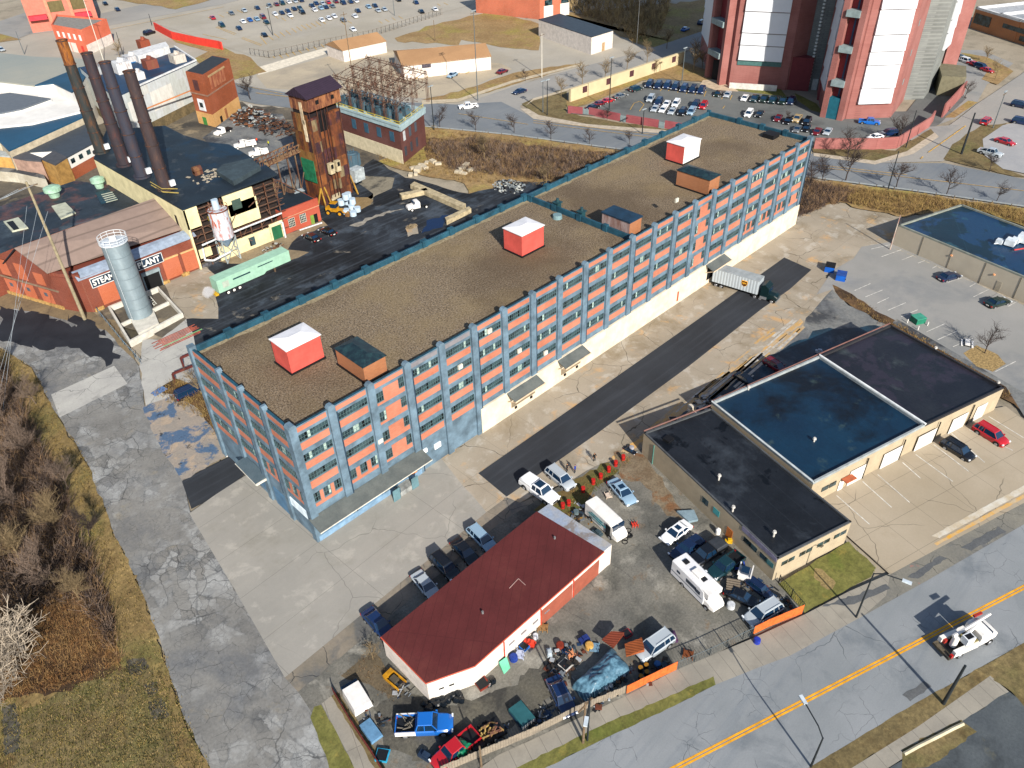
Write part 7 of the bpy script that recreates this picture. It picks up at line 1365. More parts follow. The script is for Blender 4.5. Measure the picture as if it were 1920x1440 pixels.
# utility bucket truck on the street
a = Vector(G(1768, 1218, 1.2)); b = Vector(G(1858, 1178, 1.2)); L = (b-a).length
e = empty('utility_truck', (*((a+b)/2), .25), math.atan2((b-a).y, (b-a).x), 'white utility truck with a folded boom lift driving on the street', 'truck'); h = L/2
mb = MB(); mb.loft([ringx(x, w_, .6, z, z+.05, .88) for x, w_, z in ((h-3.2, 1.15, 2.5), (h-2.9, 1.18, 2.75), (h-1.9, 1.16, 2.75), (h-1.3, 1.12, 1.75), (h-.3, 1.0, 1.6), (h, .85, 1.2))]); mb.build('cab', whp, e); bx('windscreen', carglass, e, (h-1.85, -1.0, 1.85, h-1.38, 1.0, 2.4)); bx('chassis', darkt, e, (-h, -.6, .6, h-1, .6, .9)); bx('body', whp, e, (-h+.4, -1.25, .8, h-3.3, -.8, 1.7), (-h+.4, .8, .8, h-3.3, 1.25, 1.7)); bx('deck', darkt, e, (-h+.3, -.8, .9, h-3.3, .8, 1.05)); bx('tail_bumper', rusty('tail_rust', '#5a5140', '#2a2a2a'), e, (-h-.3, -1.2, .6, -h+.4, 1.2, .95))
bx('taillight', taill, e, (-h-.1, -1.25, .9, -h+.2, -.95, 1.4)); bx('tool_box', paint('#8a7f50', .6), e, (-h+1.8, .0, 1.1, -h+3.0, .7, 1.7), (-h+3.2, -1.0, 1.1, -h+4.0, -.3, 1.8))
mb = MB().tube((-h+1.4, 0, 1.0), (-h+1.4, 0, 2.6), .4, .35, 12).tube((-h+1.0, .2, 2.7), (h-.3, .7, 3.0), .22, .16, 6).tube((-h+2.0, -.35, 2.6), (h-2.6, .3, 2.8), .2, .2, 6); mb.build('boom', whp, e); bx('bucket', paint('#c9cdd0', .5), e, (-h+1.6, -1.2, 2.3, -h+2.8, -.3, 3.3)); bx('bucket_inside', blackm, e, (-h+1.75, -1.05, 3.3, -h+2.65, -.45, 3.32)); bx('hydraulics', paint('#9a2f28', .5), e, (h-2.4, 1.0, 3.0, h-1.2, 1.3, 3.25), (-h+.6, .5, 1.05, -h+1.0, .9, 1.6))
for x in (-h+1.5, h-1.3): [wheel(e, x, s*1.08, .48, .32, s) for s in (-1, 1)]
# working trucks in the coal yard
def worktruck(lab, rear, front, bodym, s=1.0, flat=True, cabm=None):
    a = Vector(G(*rear, .9)); b = Vector(G(*front, .9)); L = (b-a).length; h = L/2; e = empty('work_truck', (*((a+b)/2), .1), math.atan2((b-a).y, (b-a).x), lab, 'truck', 'work trucks in the coal yard')
    mb = MB(); mb.loft([ringx(x, w_, .5, z, z+.05, .85) for x, w_, z in ((h-3.1, 1.0, 1.9), (h-2.9, 1.05, 2.15), (h-2.0, 1.02, 2.15), (h-1.5, 1.0, 1.4), (h-.2, .95, 1.25), (h, .85, 1.0))]); mb.build('cab', cabm or whp, e); bx('windscreen', carglass, e, (h-1.95, -.88, 1.5, h-1.55, .88, 2.0)); bx('side_window', carglass, e, (h-2.8, -1.02, 1.45, h-2.1, -.98, 1.95), (h-2.8, .98, 1.45, h-2.1, 1.02, 1.95))
    if flat: bx('flatbed', bodym, e, (-h, -1.1, .9, h-3.3, 1.1, 1.1))
    else: bx('service_body', bodym, e, (-h, -1.1, .7, h-3.3, -.6, 1.6), (-h, .6, .7, h-3.3, 1.1, 1.6), (-h, -.6, .7, h-3.3, .6, .9)); MB().tube((-h+.3, 0, 1.2), (h-2.6, .2, 2.5), .12).build('ladder', whp, e)
    for x in (-h+1.1, h-.9): [wheel(e, x, s_*.95, .42, .28, s_, rubber, whp) for s_ in (-1, 1)]
    return e
worktruck('white cab flatbed truck with a bare black chassis in the black yard', (804, 380), (763, 390), darkt)
worktruck('white flatbed truck by the green door of the brick tower', (432, 240), (404, 252), darkt)
worktruck('white service truck with a ladder nearer the scrap heap', (480, 268), (438, 275), whp, flat=False); worktruck('white service truck parked below the other one by the conveyor', (503, 284), (466, 290), whp, flat=False)
# yellow wheel loader holding wrapped bales
c = Vector(G(632, 402)); e = empty('wheel_loader', (c.x, c.y, .05), R(-60), 'yellow wheel loader parked beside the white wrapped bales', 'loader'); ylw = paint('#b8841a', .5, dirt=.3)
bx('body', ylw, e, (-2.4, -.8, .9, .4, .8, 1.8), (.4, -.6, .8, 1.8, .6, 1.4)); bx('cab', carglass, e, (-1.1, -.65, 1.8, .3, .65, 2.9)); bx('cab_roof', ylw, e, (-1.2, -.75, 2.9, .4, .75, 3.05)); MB().tube((.8, -.5, 1.3), (2.8, -.5, .6), .14).tube((.8, .5, 1.3), (2.8, .5, .6), .14).build('arm', ylw, e); MB().loft([[(2.7, y, .2), (3.7, y, .15), (2.9, y, 1.1)] for y in (-1.2, 1.2)]).build('bucket', rusty('bucket', '#6a4a2a', '#8a6a3a'), e)
for x in (-1.7, 1.3): [wheel(e, x, s*.95, .68, .45, s, rubber, ylw) for s in (-1, 1)]
r6 = random.Random(8); bl = [(652, 378, 0), (660, 388, 0), (650, 396, 0), (663, 400, 0), (642, 388, 1), (655, 375, 1), (663, 386, 1), (652, 388, 2), (645, 377, 0), (671, 392, 0)]
blm = paint('#a9bccb', .45, dirt=.12, sc=2)
for i, (px, py, l_) in enumerate(bl):
    c = G(px, py+6, 0); mb = MB().tube((0, 0, 0), (0, 0, 1.35), .8, .8, 14); tag(mb.build('wrapped_bale', blm, None, True, loc=(c[0], c[1], l_*1.4)), 'white wrapped round bale in the heap by the loader', 'bale', 'white wrapped bales')
tag(MB().prism([G(618, 382), G(655, 362), G(656, 360), G(619, 380)], 0, 1.5).build('timber_wall', paint('#b0a488', .8, dirt=.3)), 'low pale timber wall behind the wrapped bales', 'wall')
for px, lb in (([(770, 356), (778, 350), (874, 392), (868, 400)], 'long concrete block bay wall with a shadowed inner face'), ([(750, 372), (800, 362), (803, 366), (754, 377)], 'short pale concrete wall at the head of the black bay'), ([(835, 418), (880, 397), (884, 401), (838, 424)], 'broken low concrete wall next to the parapet')):
    tag(MB().prism([G(*q) for q in px], 0, 1.4).build('bay_wall', paint('#b0a283', .85, dirt=.3)), lb, 'wall', 'concrete bay walls in the coal yard')
for i, (cx_, cy_) in enumerate(((775, 318), (790, 312), (800, 308), (784, 322), (796, 318), (812, 306), (822, 310), (770, 330), (780, 328), (866, 320), (874, 312), (882, 322), (870, 328), (860, 326))):
    c = G(cx_, cy_); s_ = r6.uniform(.7, 1.2); mb = MB().obox((0, 0, s_*.5), r6.uniform(0, 3), s_*1.1, s_*.7, s_*.5); tag(mb.build('concrete_block', paint('#b5aa94', .85, dirt=.2), None, loc=(c[0], c[1], 0), bevel=.06), 'weathered pale concrete block tumbled near the switch house', 'block', 'tumbled concrete blocks')
# heaps
def heap(name, lab, px, py, rx, ry, hz, n, mats, seed, smin=.2, smax=.7, rods=0):
    r = random.Random(seed); c = G(px, py); mb = MB()
    for k in range(n):
        a = r.uniform(0, 6.28); q = math.sqrt(r.random()); x = math.cos(a)*q*rx; y = math.sin(a)*q*ry; z = hz*(1-q*q)*r.random()+.1; s = r.uniform(smin, smax); mi_ = r.randrange(len(mats))
        if r.random() < rods: mb.tube((x-r.uniform(-1, 1)*s*2, y-r.uniform(-1, 1)*s*2, z), (x+s*r.uniform(.5, 2), y+r.uniform(-1, 1)*s*2, z+r.uniform(-.4, .8)*s), .07, n=4, mi=mi_)
        else: mb.obox((x, y, z), r.uniform(0, 3), s, s*r.uniform(.3, 1), s*r.uniform(.1, .6), mi_)
    return tag(mb.build(name, mats, None, loc=(c[0], c[1], 0)), lab, 'heap', kind='stuff')
gm_ = [paint('#8a9296', .6, dirt=.4), paint('#4a3020', .8), paint('#b0b3ae', .6, dirt=.3), paint('#6a4630', .8), paint('#2a2a2c', .7)]
heap('scrap_heap', 'mixed heap of grey and rusty scrap by the retaining wall', 475, 226, 6, 9, 4, 420, gm_, 1, rods=.4); heap('scrap_heap', 'dark heap of twisted rusty bars left of the coal tower', 520, 245, 5, 7, 3.5, 300, gm_[1:2]+gm_[3:], 2, rods=.8)
heap('rubble_heap', 'pale grey rubble heap seen over the back parapet', 955, 352, 4, 5, 1.5, 260, [gm_[0], gm_[2], gm_[4]], 3, .1, .35); heap('scrap_heap', 'steel scrap heap at the foot of the boiler house', 512, 470, 3, 1.6, 1.5, 70, gm_, 4, .1, .4, .6)
heap('sand_pile', 'small tan dirt pile in the black yard', 772, 427, 1.6, 1.2, .7, 120, [paint('#8a7a60', .9, dirt=.3)], 5, .15, .3)
pa_, pb_2 = Vector(G(296, 652)), Vector(G(362, 622)); pu_ = (pb_2-pa_).normalized(); pn2 = Vector((-pu_.y, pu_.x))
for i in range(9): q = pa_+pn2*(i-4)*.42+pu_*r6.uniform(-1, 1); o = MB().tube((*q, .2), (*(q+pu_*r6.uniform(6, 9)), .2), .17, n=6).build('steel_pipe', paint('#5f8a5a', .7) if i == 2 else paint('#86402f', .7, dirt=.3)); tag(o, 'pale green painted pipe among the rusty red pipes by the basin' if i == 2 else 'rusty red pipe lying by the concrete basin', 'pipe', None if i == 2 else 'rusty pipes by the basin')
heap('leaf_litter', 'brown leaf litter under the shrubs by the step van', 1090, 985, 4, 6, .3, 200, [paint('#6a4a24', .9), paint('#8a6a34', .9)], 7, .08, .2)
cl_ = [paint('#1a1c20', .6), paint('#1c2024', .6), paint('#2c3844', .5), paint('#5c3122', .7), paint('#6a7076', .5), paint('#20344e', .5), paint('#2a2622', .7), paint('#4a3426', .8), paint('#9a9ea2', .5)]
for i, (lb, x, y, rx, ry, hz, n, rd_) in enumerate((('clutter of dark junk between the garage and the big tarpaulin', 1062, 1238, 3.0, 2.2, .9, 150, .4), ('clutter of junk left of the big tarpaulin', 1050, 1265, 1.8, 2.0, .8, 70, .4), ('row of junk along the plank fence below the tarpaulin', 1140, 1300, 4.5, 1.0, .8, 120, .5), ('clutter of parts beside the drums with rusty tops', 1228, 1262, 2.6, 1.0, .7, 70, .5), ('dark scrap along the plank fence by the camper shell', 1010, 1352, 2.2, .9, .8, 70, .6), ('scattered scrap between the trucks at the bottom fence', 925, 1385, 2.4, .9, .7, 80, .6), ('bits of scrap beside the white truck body', 700, 1345, 1.4, 2.2, .6, 60, .5), ('small junk around the machine wreck', 755, 1295, 1.6, 1.6, .5, 60, .5), ('junk along the side fence of the tan block', 1458, 1125, 1.0, 2.6, .7, 60, .4), ('oily parts between the pallets and wrecks', 1395, 1095, 2.2, 2.0, .7, 90, .5), ('debris behind the tan block on the oily ground', 1330, 765, 2.6, 3.4, .7, 70, .4), ('weedy debris by the tin roof end of the garage', 1085, 965, 2.4, 2.0, .6, 90, .5))):
    heap('junk_heap', lb, x, y, rx, ry, hz, n, cl_, 30+i, .08, .38, rd_)
def scatter(name, lab, pts, n, mats, seed, s0=.05, s1=.16):
    r = random.Random(seed); mb = MB(); P = [Vector(G(*q)) for q in pts]
    for k in range(n): a = P[r.randrange(len(P)-1)]; i_ = r.randrange(len(P)-1); q = P[i_].lerp(P[i_+1], r.random()); s_ = r.uniform(s0, s1); mb.obox((q.x+r.gauss(0, 3.5), q.y+r.gauss(0, 3.5), .16), r.uniform(0, 3), s_, s_*r.uniform(.4, 1), .04, r.randrange(len(mats)))
    return tag(mb.build(name, mats), lab, 'litter', kind='stuff')
scatter('litter', 'pale specks of litter along the left drive and verge', [(40, 700), (140, 800), (230, 960), (300, 1150), (360, 1340), (420, 1440)], 170, [whp, paint('#2a2c2e', .8), paint('#8a8578', .8)], 51, .03, .08)
scatter('litter', 'small dark and pale bits scattered over the gravel yard', [(760, 1300), (960, 1260), (1180, 1120), (1240, 960), (1180, 880)], 420, [paint('#2a2a28', .8), paint('#a09a8a', .8), paint('#6a5030', .8)], 52, .03, .09)
scatter('litter', 'debris bits scattered over the black coal yard', [(400, 560), (560, 480), (700, 420), (860, 380)], 200, [paint('#5a5f64', .8), paint('#8a8578', .8), paint('#6a4030', .8)], 53, .05, .14)
scatter('litter', 'litter along the warehouse side of the concrete yard', [(860, 850), (1050, 720), (1250, 590), (1480, 440)], 160, [paint('#5a5040', .8), paint('#3a4a2a', .8), paint('#8a8578', .8)], 54, .04, .1)
scatter('litter', 'crumbs of debris on the old slab by the end wall', [(300, 780), (350, 830), (400, 860)], 160, [whp, paint('#2a2c2e', .8), paint('#3a5a80', .8)], 55, .05, .14)
# boxy bits
def simple(name, lab, cat, px, py, sx, sy, sz, m, rz=LA, z=0, grp=None, extra=None):
    c = G(px, py, z+sz/2); e = empty(name, (c[0], c[1], z), rz, lab, cat, grp); mb = MB().box(-sx, -sy, 0, sx, sy, sz); mb.build('body', m, e); return e
for px, py, lb in ((1556, 503, 'blue skip container with an open black lid, left of a pair'), (1577, 519, 'blue skip container with a closed lid, right of a pair')):
    e = simple('skip', lb, 'dumpster', px, py, 1.1, .9, 1.5, paint('#0f55b0', .5, dirt=.15), R(20)); bx('lid', paint('#0c3f8a', .4) if px > 1560 else blackm, e, (-1.15, -.95, 1.5, 1.15, .95, 1.6)); bx('pocket', darkt, e, (-1.2, -.98, .8, -1.0, -.9, 1.1), (-.4, -.93, .9, .1, -.905, 1.2))
e = simple('transformer_box', 'green utility cabinet between three white posts', 'cabinet', 1721, 600, 1.0, .9, 1.4, paint('#1f7058', .5), R(-28)); bx('lid', paint('#3f8f78', .5), e, (-1.05, -.95, 1.4, 1.05, .95, 1.5))
for px, py in ((1700, 608), (1720, 621), (1738, 613)): c = G(px, py); tag(MB().tube((0, 0, 0), (0, 0, 1.1), .09, n=8).build('bollard', whp, None, loc=(c[0], c[1], 0)), 'thin white post around the green utility cabinet', 'bollard', 'white posts around the cabinet')
c = G(1812, 648); e = empty('picnic_table', (c[0], c[1], 0), R(20), 'white picnic table beside the small tree island', 'table'); bx('table_top', whp, e, (-1.1, -.4, .72, 1.1, .4, .78)); [bx('bench', whp, e, (-1.1, s*.85-.15, .42, 1.1, s*.85+.15, .47)) for s in (-1, 1)]; bx('leg', darkt, e, (-.8, -.85, 0, -.7, .85, .42), (.7, -.85, 0, .8, .85, .42)); bx('post', darkt, e, (-.8, -.05, .4, -.7, .05, .72), (.7, -.05, .4, .8, .05, .72))
e = simple('skid_steer', 'small white skid steer machine near the tan wall', 'machine', 1396, 1078, .8, .7, 1.3, whp, R(20), .1); bx('cab', carglass, e, (-.5, -.5, 1.3, .4, .5, 1.9)); bx('arm', whp, e, (-.8, -.85, 1.2, 1.3, -.7, 1.45), (-.8, .7, 1.2, 1.3, .85, 1.45)); [wheel(e, x, s*.7, .35, .25, s) for x in (-.5, .5) for s in (-1, 1)]
c = G(1345, 1003); tag(MB().tube((0, 0, 0), (0, 0, 1.0), .35, .35, 12).tube((0, 0, 1.0), (0, 0, 1.25), .35, .12, 12).build('gas_tank', whp, None, True, loc=(c[0], c[1], .1)), 'white upright gas tank by the tan wall door', 'tank')
tag(MB().prism([G(1268, 964), G(1300, 962), G(1308, 980), G(1290, 984)], .1, .7).build('fibreglass_shell', paint('#7a8f9a', .5, dirt=.2)), 'grey pickup bed cap lying behind the white sedan', 'bed cap')
e = simple('pallet_stack', 'stack of weathered pallets behind the motorhome', 'pallets', 1374, 1100, .9, .8, .9, paint('#5d5449', .9, dirt=.4, sc=4), R(30), .1); [bx('slat', paint('#7a6f60', .9), e, (-.95+k*.38, -.85, .9, -.75+k*.38, .85, .95)) for k in range(5)]
for px, py, lb, hx, L_, W_ in ((1108, 1192, 'x', 0, 0, 0),) if 0 else (): pass
for (pts, lb, z_) in (([(1128, 1200), (1146, 1187), (1170, 1190), (1150, 1216)], 'rust brown board leaning on the tarpaulin heap', 1.6), ([(1171, 1208), (1203, 1199), (1208, 1222), (1174, 1232)], 'rust orange board lying on the bonnet of the silver suv', 1.3)):
    p = [G(*q, z_) for q in pts]; tag(MB().prism(p, z_, z_+.08, zt=[z_+.1, z_+.4, z_+.5, z_+.15]).build('board', corrug('board_rust_%d' % int(z_*10), '#8f4a22' if z_ < 1.5 else '#6f2f1a', .3, .2, .7, 3)), lb, 'board')
# yellow forklift wreck, white truck cab, blue bonnet
e = simple('machine_wreck', 'yellow machine wreck beside the white garage wall', 'wreck', 741, 1277, 1.0, .6, .4, darkt, R(-85), .1); e.scale = (.8, .8, .8); MB().loft([[(x, -.85, .3), (x, -.7, .3), (x, -.7, z), (x, -.85, z)] for x, z in ((-1.5, .9), (1.5, .8))]).build('frame', ylw, e); MB().loft([[(x, .7, .3), (x, .85, .3), (x, .85, z), (x, .7, z)] for x, z in ((-1.5, .9), (1.5, .8))]).build('frame', ylw, e); bx('hood', ylw, e, (-1.7, -.8, .5, -1.0, .8, 1.0)); bx('engine', paint('#4a4438', .7), e, (-.6, -.5, .5, .5, .4, 1.0))
e, L = boxthing('truck_box', 'white truck body with torn panels in the bottom left yard', 'truck body', (658, 1290), (682, 1330), 2.2, 1.3, whp, .1); bx('window', carglass, e, (-L*.5-.6, -1.0, .2, -L*.5, 1.0, .9)); 
e, L = boxthing('car_bonnet', 'blue grey folded metal sheets by the red fence', 'metal sheet', (684, 1355), (708, 1388), 1.5, .6, paint('#5f88aa', .4, dirt=.2), .1)
# trailer with machinery
e, L = boxthing('flatbed_trailer', 'black flatbed trailer loaded with machine parts along the fence', 'trailer', (880, 1395), (942, 1358), 2.2, .5, darkt, .3, taper=1); mb = MB()
for k in range(16): mb.tube((r6.uniform(-L*.2, L*.45), r6.uniform(-.8, .8), .5), (r6.uniform(-L*.2, L*.45), r6.uniform(-.8, .8), 1.1), .1, n=5)
tag(mb.build('machine_parts', [rusty('parts', '#8a7440', '#5a3a30')], None), 'tangle of rusty machine parts on the black flatbed trailer', 'scrap'); o = bpy.data.objects['machine_parts']; o.location = e.location; o.rotation_euler = e.rotation_euler
[wheel(e, x, s*1.1, .35, .2, s) for x in (-.4, .5) for s in (-1, 1)]
# tyres, drums, bags
def tyre(px, py, z=.1, r=.42, lab=None, grp=None, flat=True):
    c = G(px, py, z); mb = MB(); n = 16; rings = []
    for k in range(n+1):
        a = 2*math.pi*k/n; ca, sa_ = math.cos(a), math.sin(a); rings.append([((r+.13*math.cos(q)-.1)*ca, (r+.13*math.cos(q)-.1)*sa_, .12+.12*math.sin(q)) for q in [j*math.pi/3 for j in range(6)]])
    mb.loft(rings, caps=False); return tag(mb.build('tyre', rubber, None, True, loc=(c[0], c[1], z)), lab, 'tyre', grp)
for i, (px, py, z) in enumerate(((1165, 995, .1), (1172, 1004, .1), (1178, 996, .1), (1166, 1006, .35), (1160, 1012, .1), (1172, 1012, .1), (1180, 1005, .35), (1171, 1018, .1), (1158, 1002, .1))): tyre(px, py, z, .46, 'black tyre in the loose pile behind the step van', 'tyres behind the step van')
for i, (px, py) in enumerate(((1150, 1285), (1160, 1280), (1155, 1274), (1118, 1306), (1144, 1290))): tyre(px, py, .1, .4, 'tyre lying beside the big blue grey tarpaulin', 'tyres beside the tarpaulin')
for px, py in ((1201, 1252), (1212, 1247), (1213, 1260), (1202, 1268)): c = G(px, py, .9); e = empty('drum', (c[0], c[1], .1), 0, 'steel drum with a rusty yellow top in the group of four', 'drum', 'drums with rusty tops'); MB().tube((0, 0, 0), (0, 0, .9), .3, .3, 14).build('shell', darkt, e, True); MB().tube((0, 0, .9), (0, 0, .92), .28, .28, 14).build('lid', paint('#9a6a1c', .7, dirt=.3), e)
bagm = paint('#0e141a', .3, dirt=.2)
def blob(name, m, px, py, s, z=.1, seed=0, sc=(1, 1, .8)):
    c = G(px, py, z); bm = bmesh.new(); bmesh.ops.create_icosphere(bm, subdivisions=2, radius=s); r = random.Random(seed)
    for v in bm.verts: k = 1+r.uniform(-.14, .14); v.co = Vector((v.co.x*k*sc[0], v.co.y*k*sc[1], v.co.z*k*sc[2]))
    me = bpy.data.meshes.new(name); bm.to_mesh(me); bm.free(); me.materials.append(m); o = bpy.data.objects.new(name, me); o.location = (c[0], c[1], z+s*.7); col.objects.link(o); return o
for i in range(18):
    t = i/17; px = 795+t*72+r6.uniform(-3, 3); py = 1330-t*22+r6.uniform(-8, 8); tag(blob('rubbish_bag', bagm, px, py, .45, .1, i), 'black rubbish bag in the heap by the garage door', 'rubbish bag', 'black bags by the garage door')
for i, (px, py) in enumerate(((917, 1285), (924, 1280))): tag(blob('rubbish_bag', bagm, px, py, .45, .1, i+40), 'black rubbish bag propped by the brown bin near the garage wall', 'rubbish bag', 'two bags at the garage side')
# items along the garage wall
tag(MB().prism([G(936, 1246, .6), G(950, 1236, .6), G(957, 1250, .6), G(945, 1262, .6)], .2, .75, zt=[1.1, 1.1, .3, .3]).build('door_panel', paint('#5fae8c', .5)), 'mint green panel leaning against the garage wall', 'panel')
for i, (px, py, hx, lb) in enumerate(((963, 1235, '#1f3a8a', 'dark blue barrel'), (975, 1228, '#a8b0c8', 'pale blue folded chair'), (983, 1214, '#1f6ac0', 'bright blue tub'), (993, 1207, '#d8402a', 'orange red wheelbarrow tray'), (1004, 1195, '#c8ccd4', 'white plastic sheet'), (1018, 1178, '#8a6a44', 'tangle of brown hose'), (904, 1284, '#7a2a1c', 'rust red garden bin'), (1030, 1225, '#a8b4bc', 'grey metal rack in the yard'), (1050, 1212, '#7a3020', 'rusty bed frame in the yard'), (1070, 1228, '#d08a60', 'copper coloured lamp globe'), (1060, 1248, '#c8c4bc', 'white round basin'), (1095, 1200, '#20306a', 'blue seated mower with a white top'), (1105, 1213, '#c89a50', 'yellow topped cart'), (1115, 1215, '#6a8aa0', 'blue grey tool chest'), (1175, 1190, '#8a2a30', 'red painted steel angle'), (1262, 1195, '#4a3050', 'purple motor scooter'), (1232, 1248, '#2a5a90', 'blue framed square tub'), (1290, 1228, '#7a4424', 'stack of rusty beams'), (717, 1418, '#2a9ac0', 'turquoise crate by the red fence'), (797, 1418, '#24344a', 'dark blue bicycle parts'), (1419, 1203, '#2438a0', 'blue bag on the pavement'), (1440, 1130, '#5a7a8a', 'row of grey crates by the side fence'), (1447, 1145, '#3a5a9a', 'blue barrel by the side fence'), (1366, 1016, '#c8a020', 'yellow pump by the orange door'), (1184, 842, '#9a9aa0', 'bag of scrap in a black barrow'), (1190, 985, '#c84030', 'red fuel can on the tyres'), (1140, 975, '#3a3c40', 'black open trailer tub'), (1120, 1000, '#3a4a52', 'black low cart beside the tin roof'), (1080, 962, '#5a6a70', 'grey garden chair'), (1140, 930, '#c8b8a8', 'broken white crate'), (1385, 1060, '#3050b0', 'blue bundle in the teal pickup'), (1350, 1018, '#5a4a38', 'brown stove part'), (1295, 765, '#c8c0b0', 'white sack left of the dark wall'), (1310, 755, '#b8b0a0', 'pale sack at the block corner'), (1262, 788, '#c0b098', 'tan sack on the oily ground'), (1535, 660, '#b8c0c8', 'white appliance box behind the block'), (1370, 1137, '#c0c4c8', 'small white bucket'), (700, 745, '#203a50', 'x'))):
    if lb == 'x': continue
    c = G(px, py, .4); s_ = r6.uniform(.35, .6); e = empty('yard_item', (c[0], c[1], .1), r6.uniform(0, 3), lb+' lying in the yard' if len(lb.split()) < 4 else lb, 'junk'); e.name = 'bedstead' if 'bed frame' in lb else next((k_ for k_ in ('trailer', 'barrow', 'barrel', 'chair', 'tray', 'sheet', 'hose', 'bin', 'rack', 'globe', 'basin', 'mower', 'scooter', 'chest', 'angle', 'beams', 'bicycle', 'bag', 'crate', 'crates', 'pump', 'can', 'cart', 'bundle', 'stove', 'sack', 'box', 'bucket', 'tub') if k_.replace('_', ' ') in lb), 'container')
    m_ = paint(hx, .5, dirt=.25, sc=2); q = i % 4
    if q == 0: MB().tube((0, 0, 0), (0, 0, .8), s_, s_*.9, 12).tube((0, 0, .8), (0, 0, .84), s_*.7, s_*.7, 12, 0).build('shell', m_, e, True)
    elif q == 1:
        mb = MB(); [mb.tube((x, -s_, 0), (x, -s_*.8, .8), .05, n=5).tube((x, s_, 0), (x, s_*.8, .8), .05, n=5).tube((x, -s_, .4), (x, s_, .4), .04, n=4) for x in (-s_, 0, s_)]; mb.box(-s_, -s_*.8, .45, s_, s_*.8, .52); mb.build('frame', m_, e)
    elif q == 2: MB().loft([[(-s_, -s_, 0), (s_, -s_, 0), (s_, s_, 0), (-s_, s_, 0)], [(-s_*1.3, -s_*1.2, .6), (s_*1.2, -s_*1.2, .55), (s_*1.1, s_*1.2, .6), (-s_*1.3, s_*1.1, .6)]]).build('tub', m_, e); bx('rim', darkt, e, (-s_, -s_, .56, s_, s_, .62))
    else: MB().box(-s_*1.3, -s_*.7, 0, s_*1.3, s_*.7, .6).box(-s_, -s_*.5, .6, s_*.4, s_*.5, .9).build('case', m_, e)
e = near('wagon', 'maroon', (1445, 680), (1465, 692), 'maroon open car shell with pink cargo in the oily shade', .95) ; near('sedan', 'black', (1390, 706), (1408, 716), 'black car nose in the oily shade behind the block', .9)
near('suv', 'navy', (340, 742), (372, 728), 'dark blue car tucked beside the end wall of the warehouse', 1.0)
near('sedan', 'black', (1175, 838), (1188, 845), 'small black cart of scrap beside the tan wall corner', .45)
# red bollards along the gravel edge
for i, (px, py) in enumerate(((1168, 865), (1154, 876), (1141, 887), (1126, 900), (1112, 910), (1093, 925), (1066, 950), (1055, 955))):
    c = G(px, py); e = empty('red_drum', (c[0], c[1], .1), 0, 'red upright drum in the row along the gravel edge', 'drum', 'red drums along the gravel edge'); MB().tube((0, 0, 0), (0, 0, 1.15), .3, .3, 12).build('shell', paint('#a8201c', .5, dirt=.2), e, True); MB().tube((0, 0, .6), (0, 0, .66), .33, .33, 12).build('hoop', darkt, e)
# ------------------------------------------------------------------ people
sk = paint('#b08060', .7, dirt=.02)
def person(lab, px, py, top, legs, rz=0, arm=0):
    bm = bmesh.new(); V = {}
    J = dict(pel=(0, 0, .95, .15, .11), che=(0, 0, 1.3, .19, .12), nec=(0, .0, 1.5, .06, .06), hea=(0, .02, 1.62, .095, .1), crn=(0, .02, 1.75, .07, .08))
    for s, k in ((-1, 'l'), (1, 'r')):
        J.update({'hip'+k: (s*.1, 0, .9, .1, .1), 'kne'+k: (s*.12, .03, .5, .07, .07), 'ank'+k: (s*.13, 0, .09, .05, .05), 'toe'+k: (s*.14, .17, .04, .045, .04), 'sho'+k: (s*.2, 0, 1.42, .075, .07), 'elb'+k: (s*.27, .02, 1.15, .05, .05), 'wri'+k: (s*.25, .16 if arm else .08, 1.0 if arm else .9, .04, .04), 'han'+k: (s*.22, .26 if arm else .11, 1.02 if arm else .8, .045, .03)})
    me = bpy.data.meshes.new('person'); names = list(J); E = [('pel', 'che'), ('che', 'nec'), ('nec', 'hea'), ('hea', 'crn')]
    for k in 'lr': E += [('pel', 'hip'+k), ('hip'+k, 'kne'+k), ('kne'+k, 'ank'+k), ('ank'+k, 'toe'+k), ('che', 'sho'+k), ('sho'+k, 'elb'+k), ('elb'+k, 'wri'+k), ('wri'+k, 'han'+k)]
    me.from_pydata([J[n][:3] for n in names], [(names.index(a), names.index(b)) for a, b in E], [])
    o = bpy.data.objects.new('person', me); col.objects.link(o); md = o.modifiers.new('s', 'SKIN'); sv = me.skin_vertices[0].data
    for i, n in enumerate(names): sv[i].radius = J[n][3:]; sv[i].use_root = (n == 'pel')
    sb_ = o.modifiers.new('u', 'SUBSURF'); sb_.levels = 1; sb_.render_levels = 1
    m2 = bpy.data.meshes.new_from_object(o.evaluated_get(bpy.context.evaluated_depsgraph_get())); bpy.data.objects.remove(o)
    m2.materials.clear()
    for m in (sk, paint(top, .8), paint(legs, .8), paint('#16130f', .7), paint('#1c1612', .8)): m2.materials.append(m)
    for p in m2.polygons:
        c = p.center; p.material_index = 3 if c.z < .12 else 2 if c.z < .93 and abs(c.x) < .2 else 0 if (c.z > 1.5 or (abs(c.x) > .19 and c.z < 1.04)) else 1
        if c.z > 1.68 or (c.z > 1.58 and c.y < -.02): p.material_index = 4
        p.use_smooth = True
    o = bpy.data.objects.new('person', m2); col.objects.link(o); x, y = G(px, py); o.location = (x, y, .15); o.rotation_euler = (0, 0, rz); o.scale = (1.05,)*3; return tag(o, lab, 'person')
person('person in a black jacket with folded arms beside the silver grey suv', 1063, 887, '#15161a', '#1c1d22', R(200), 1); person('person in a bright blue jacket standing near the silver grey suv', 1078, 889, '#17348a', '#202a36', R(20)); person('person in black clothes standing alone on the pale concrete', 1114, 867, '#111214', '#141518', R(160))
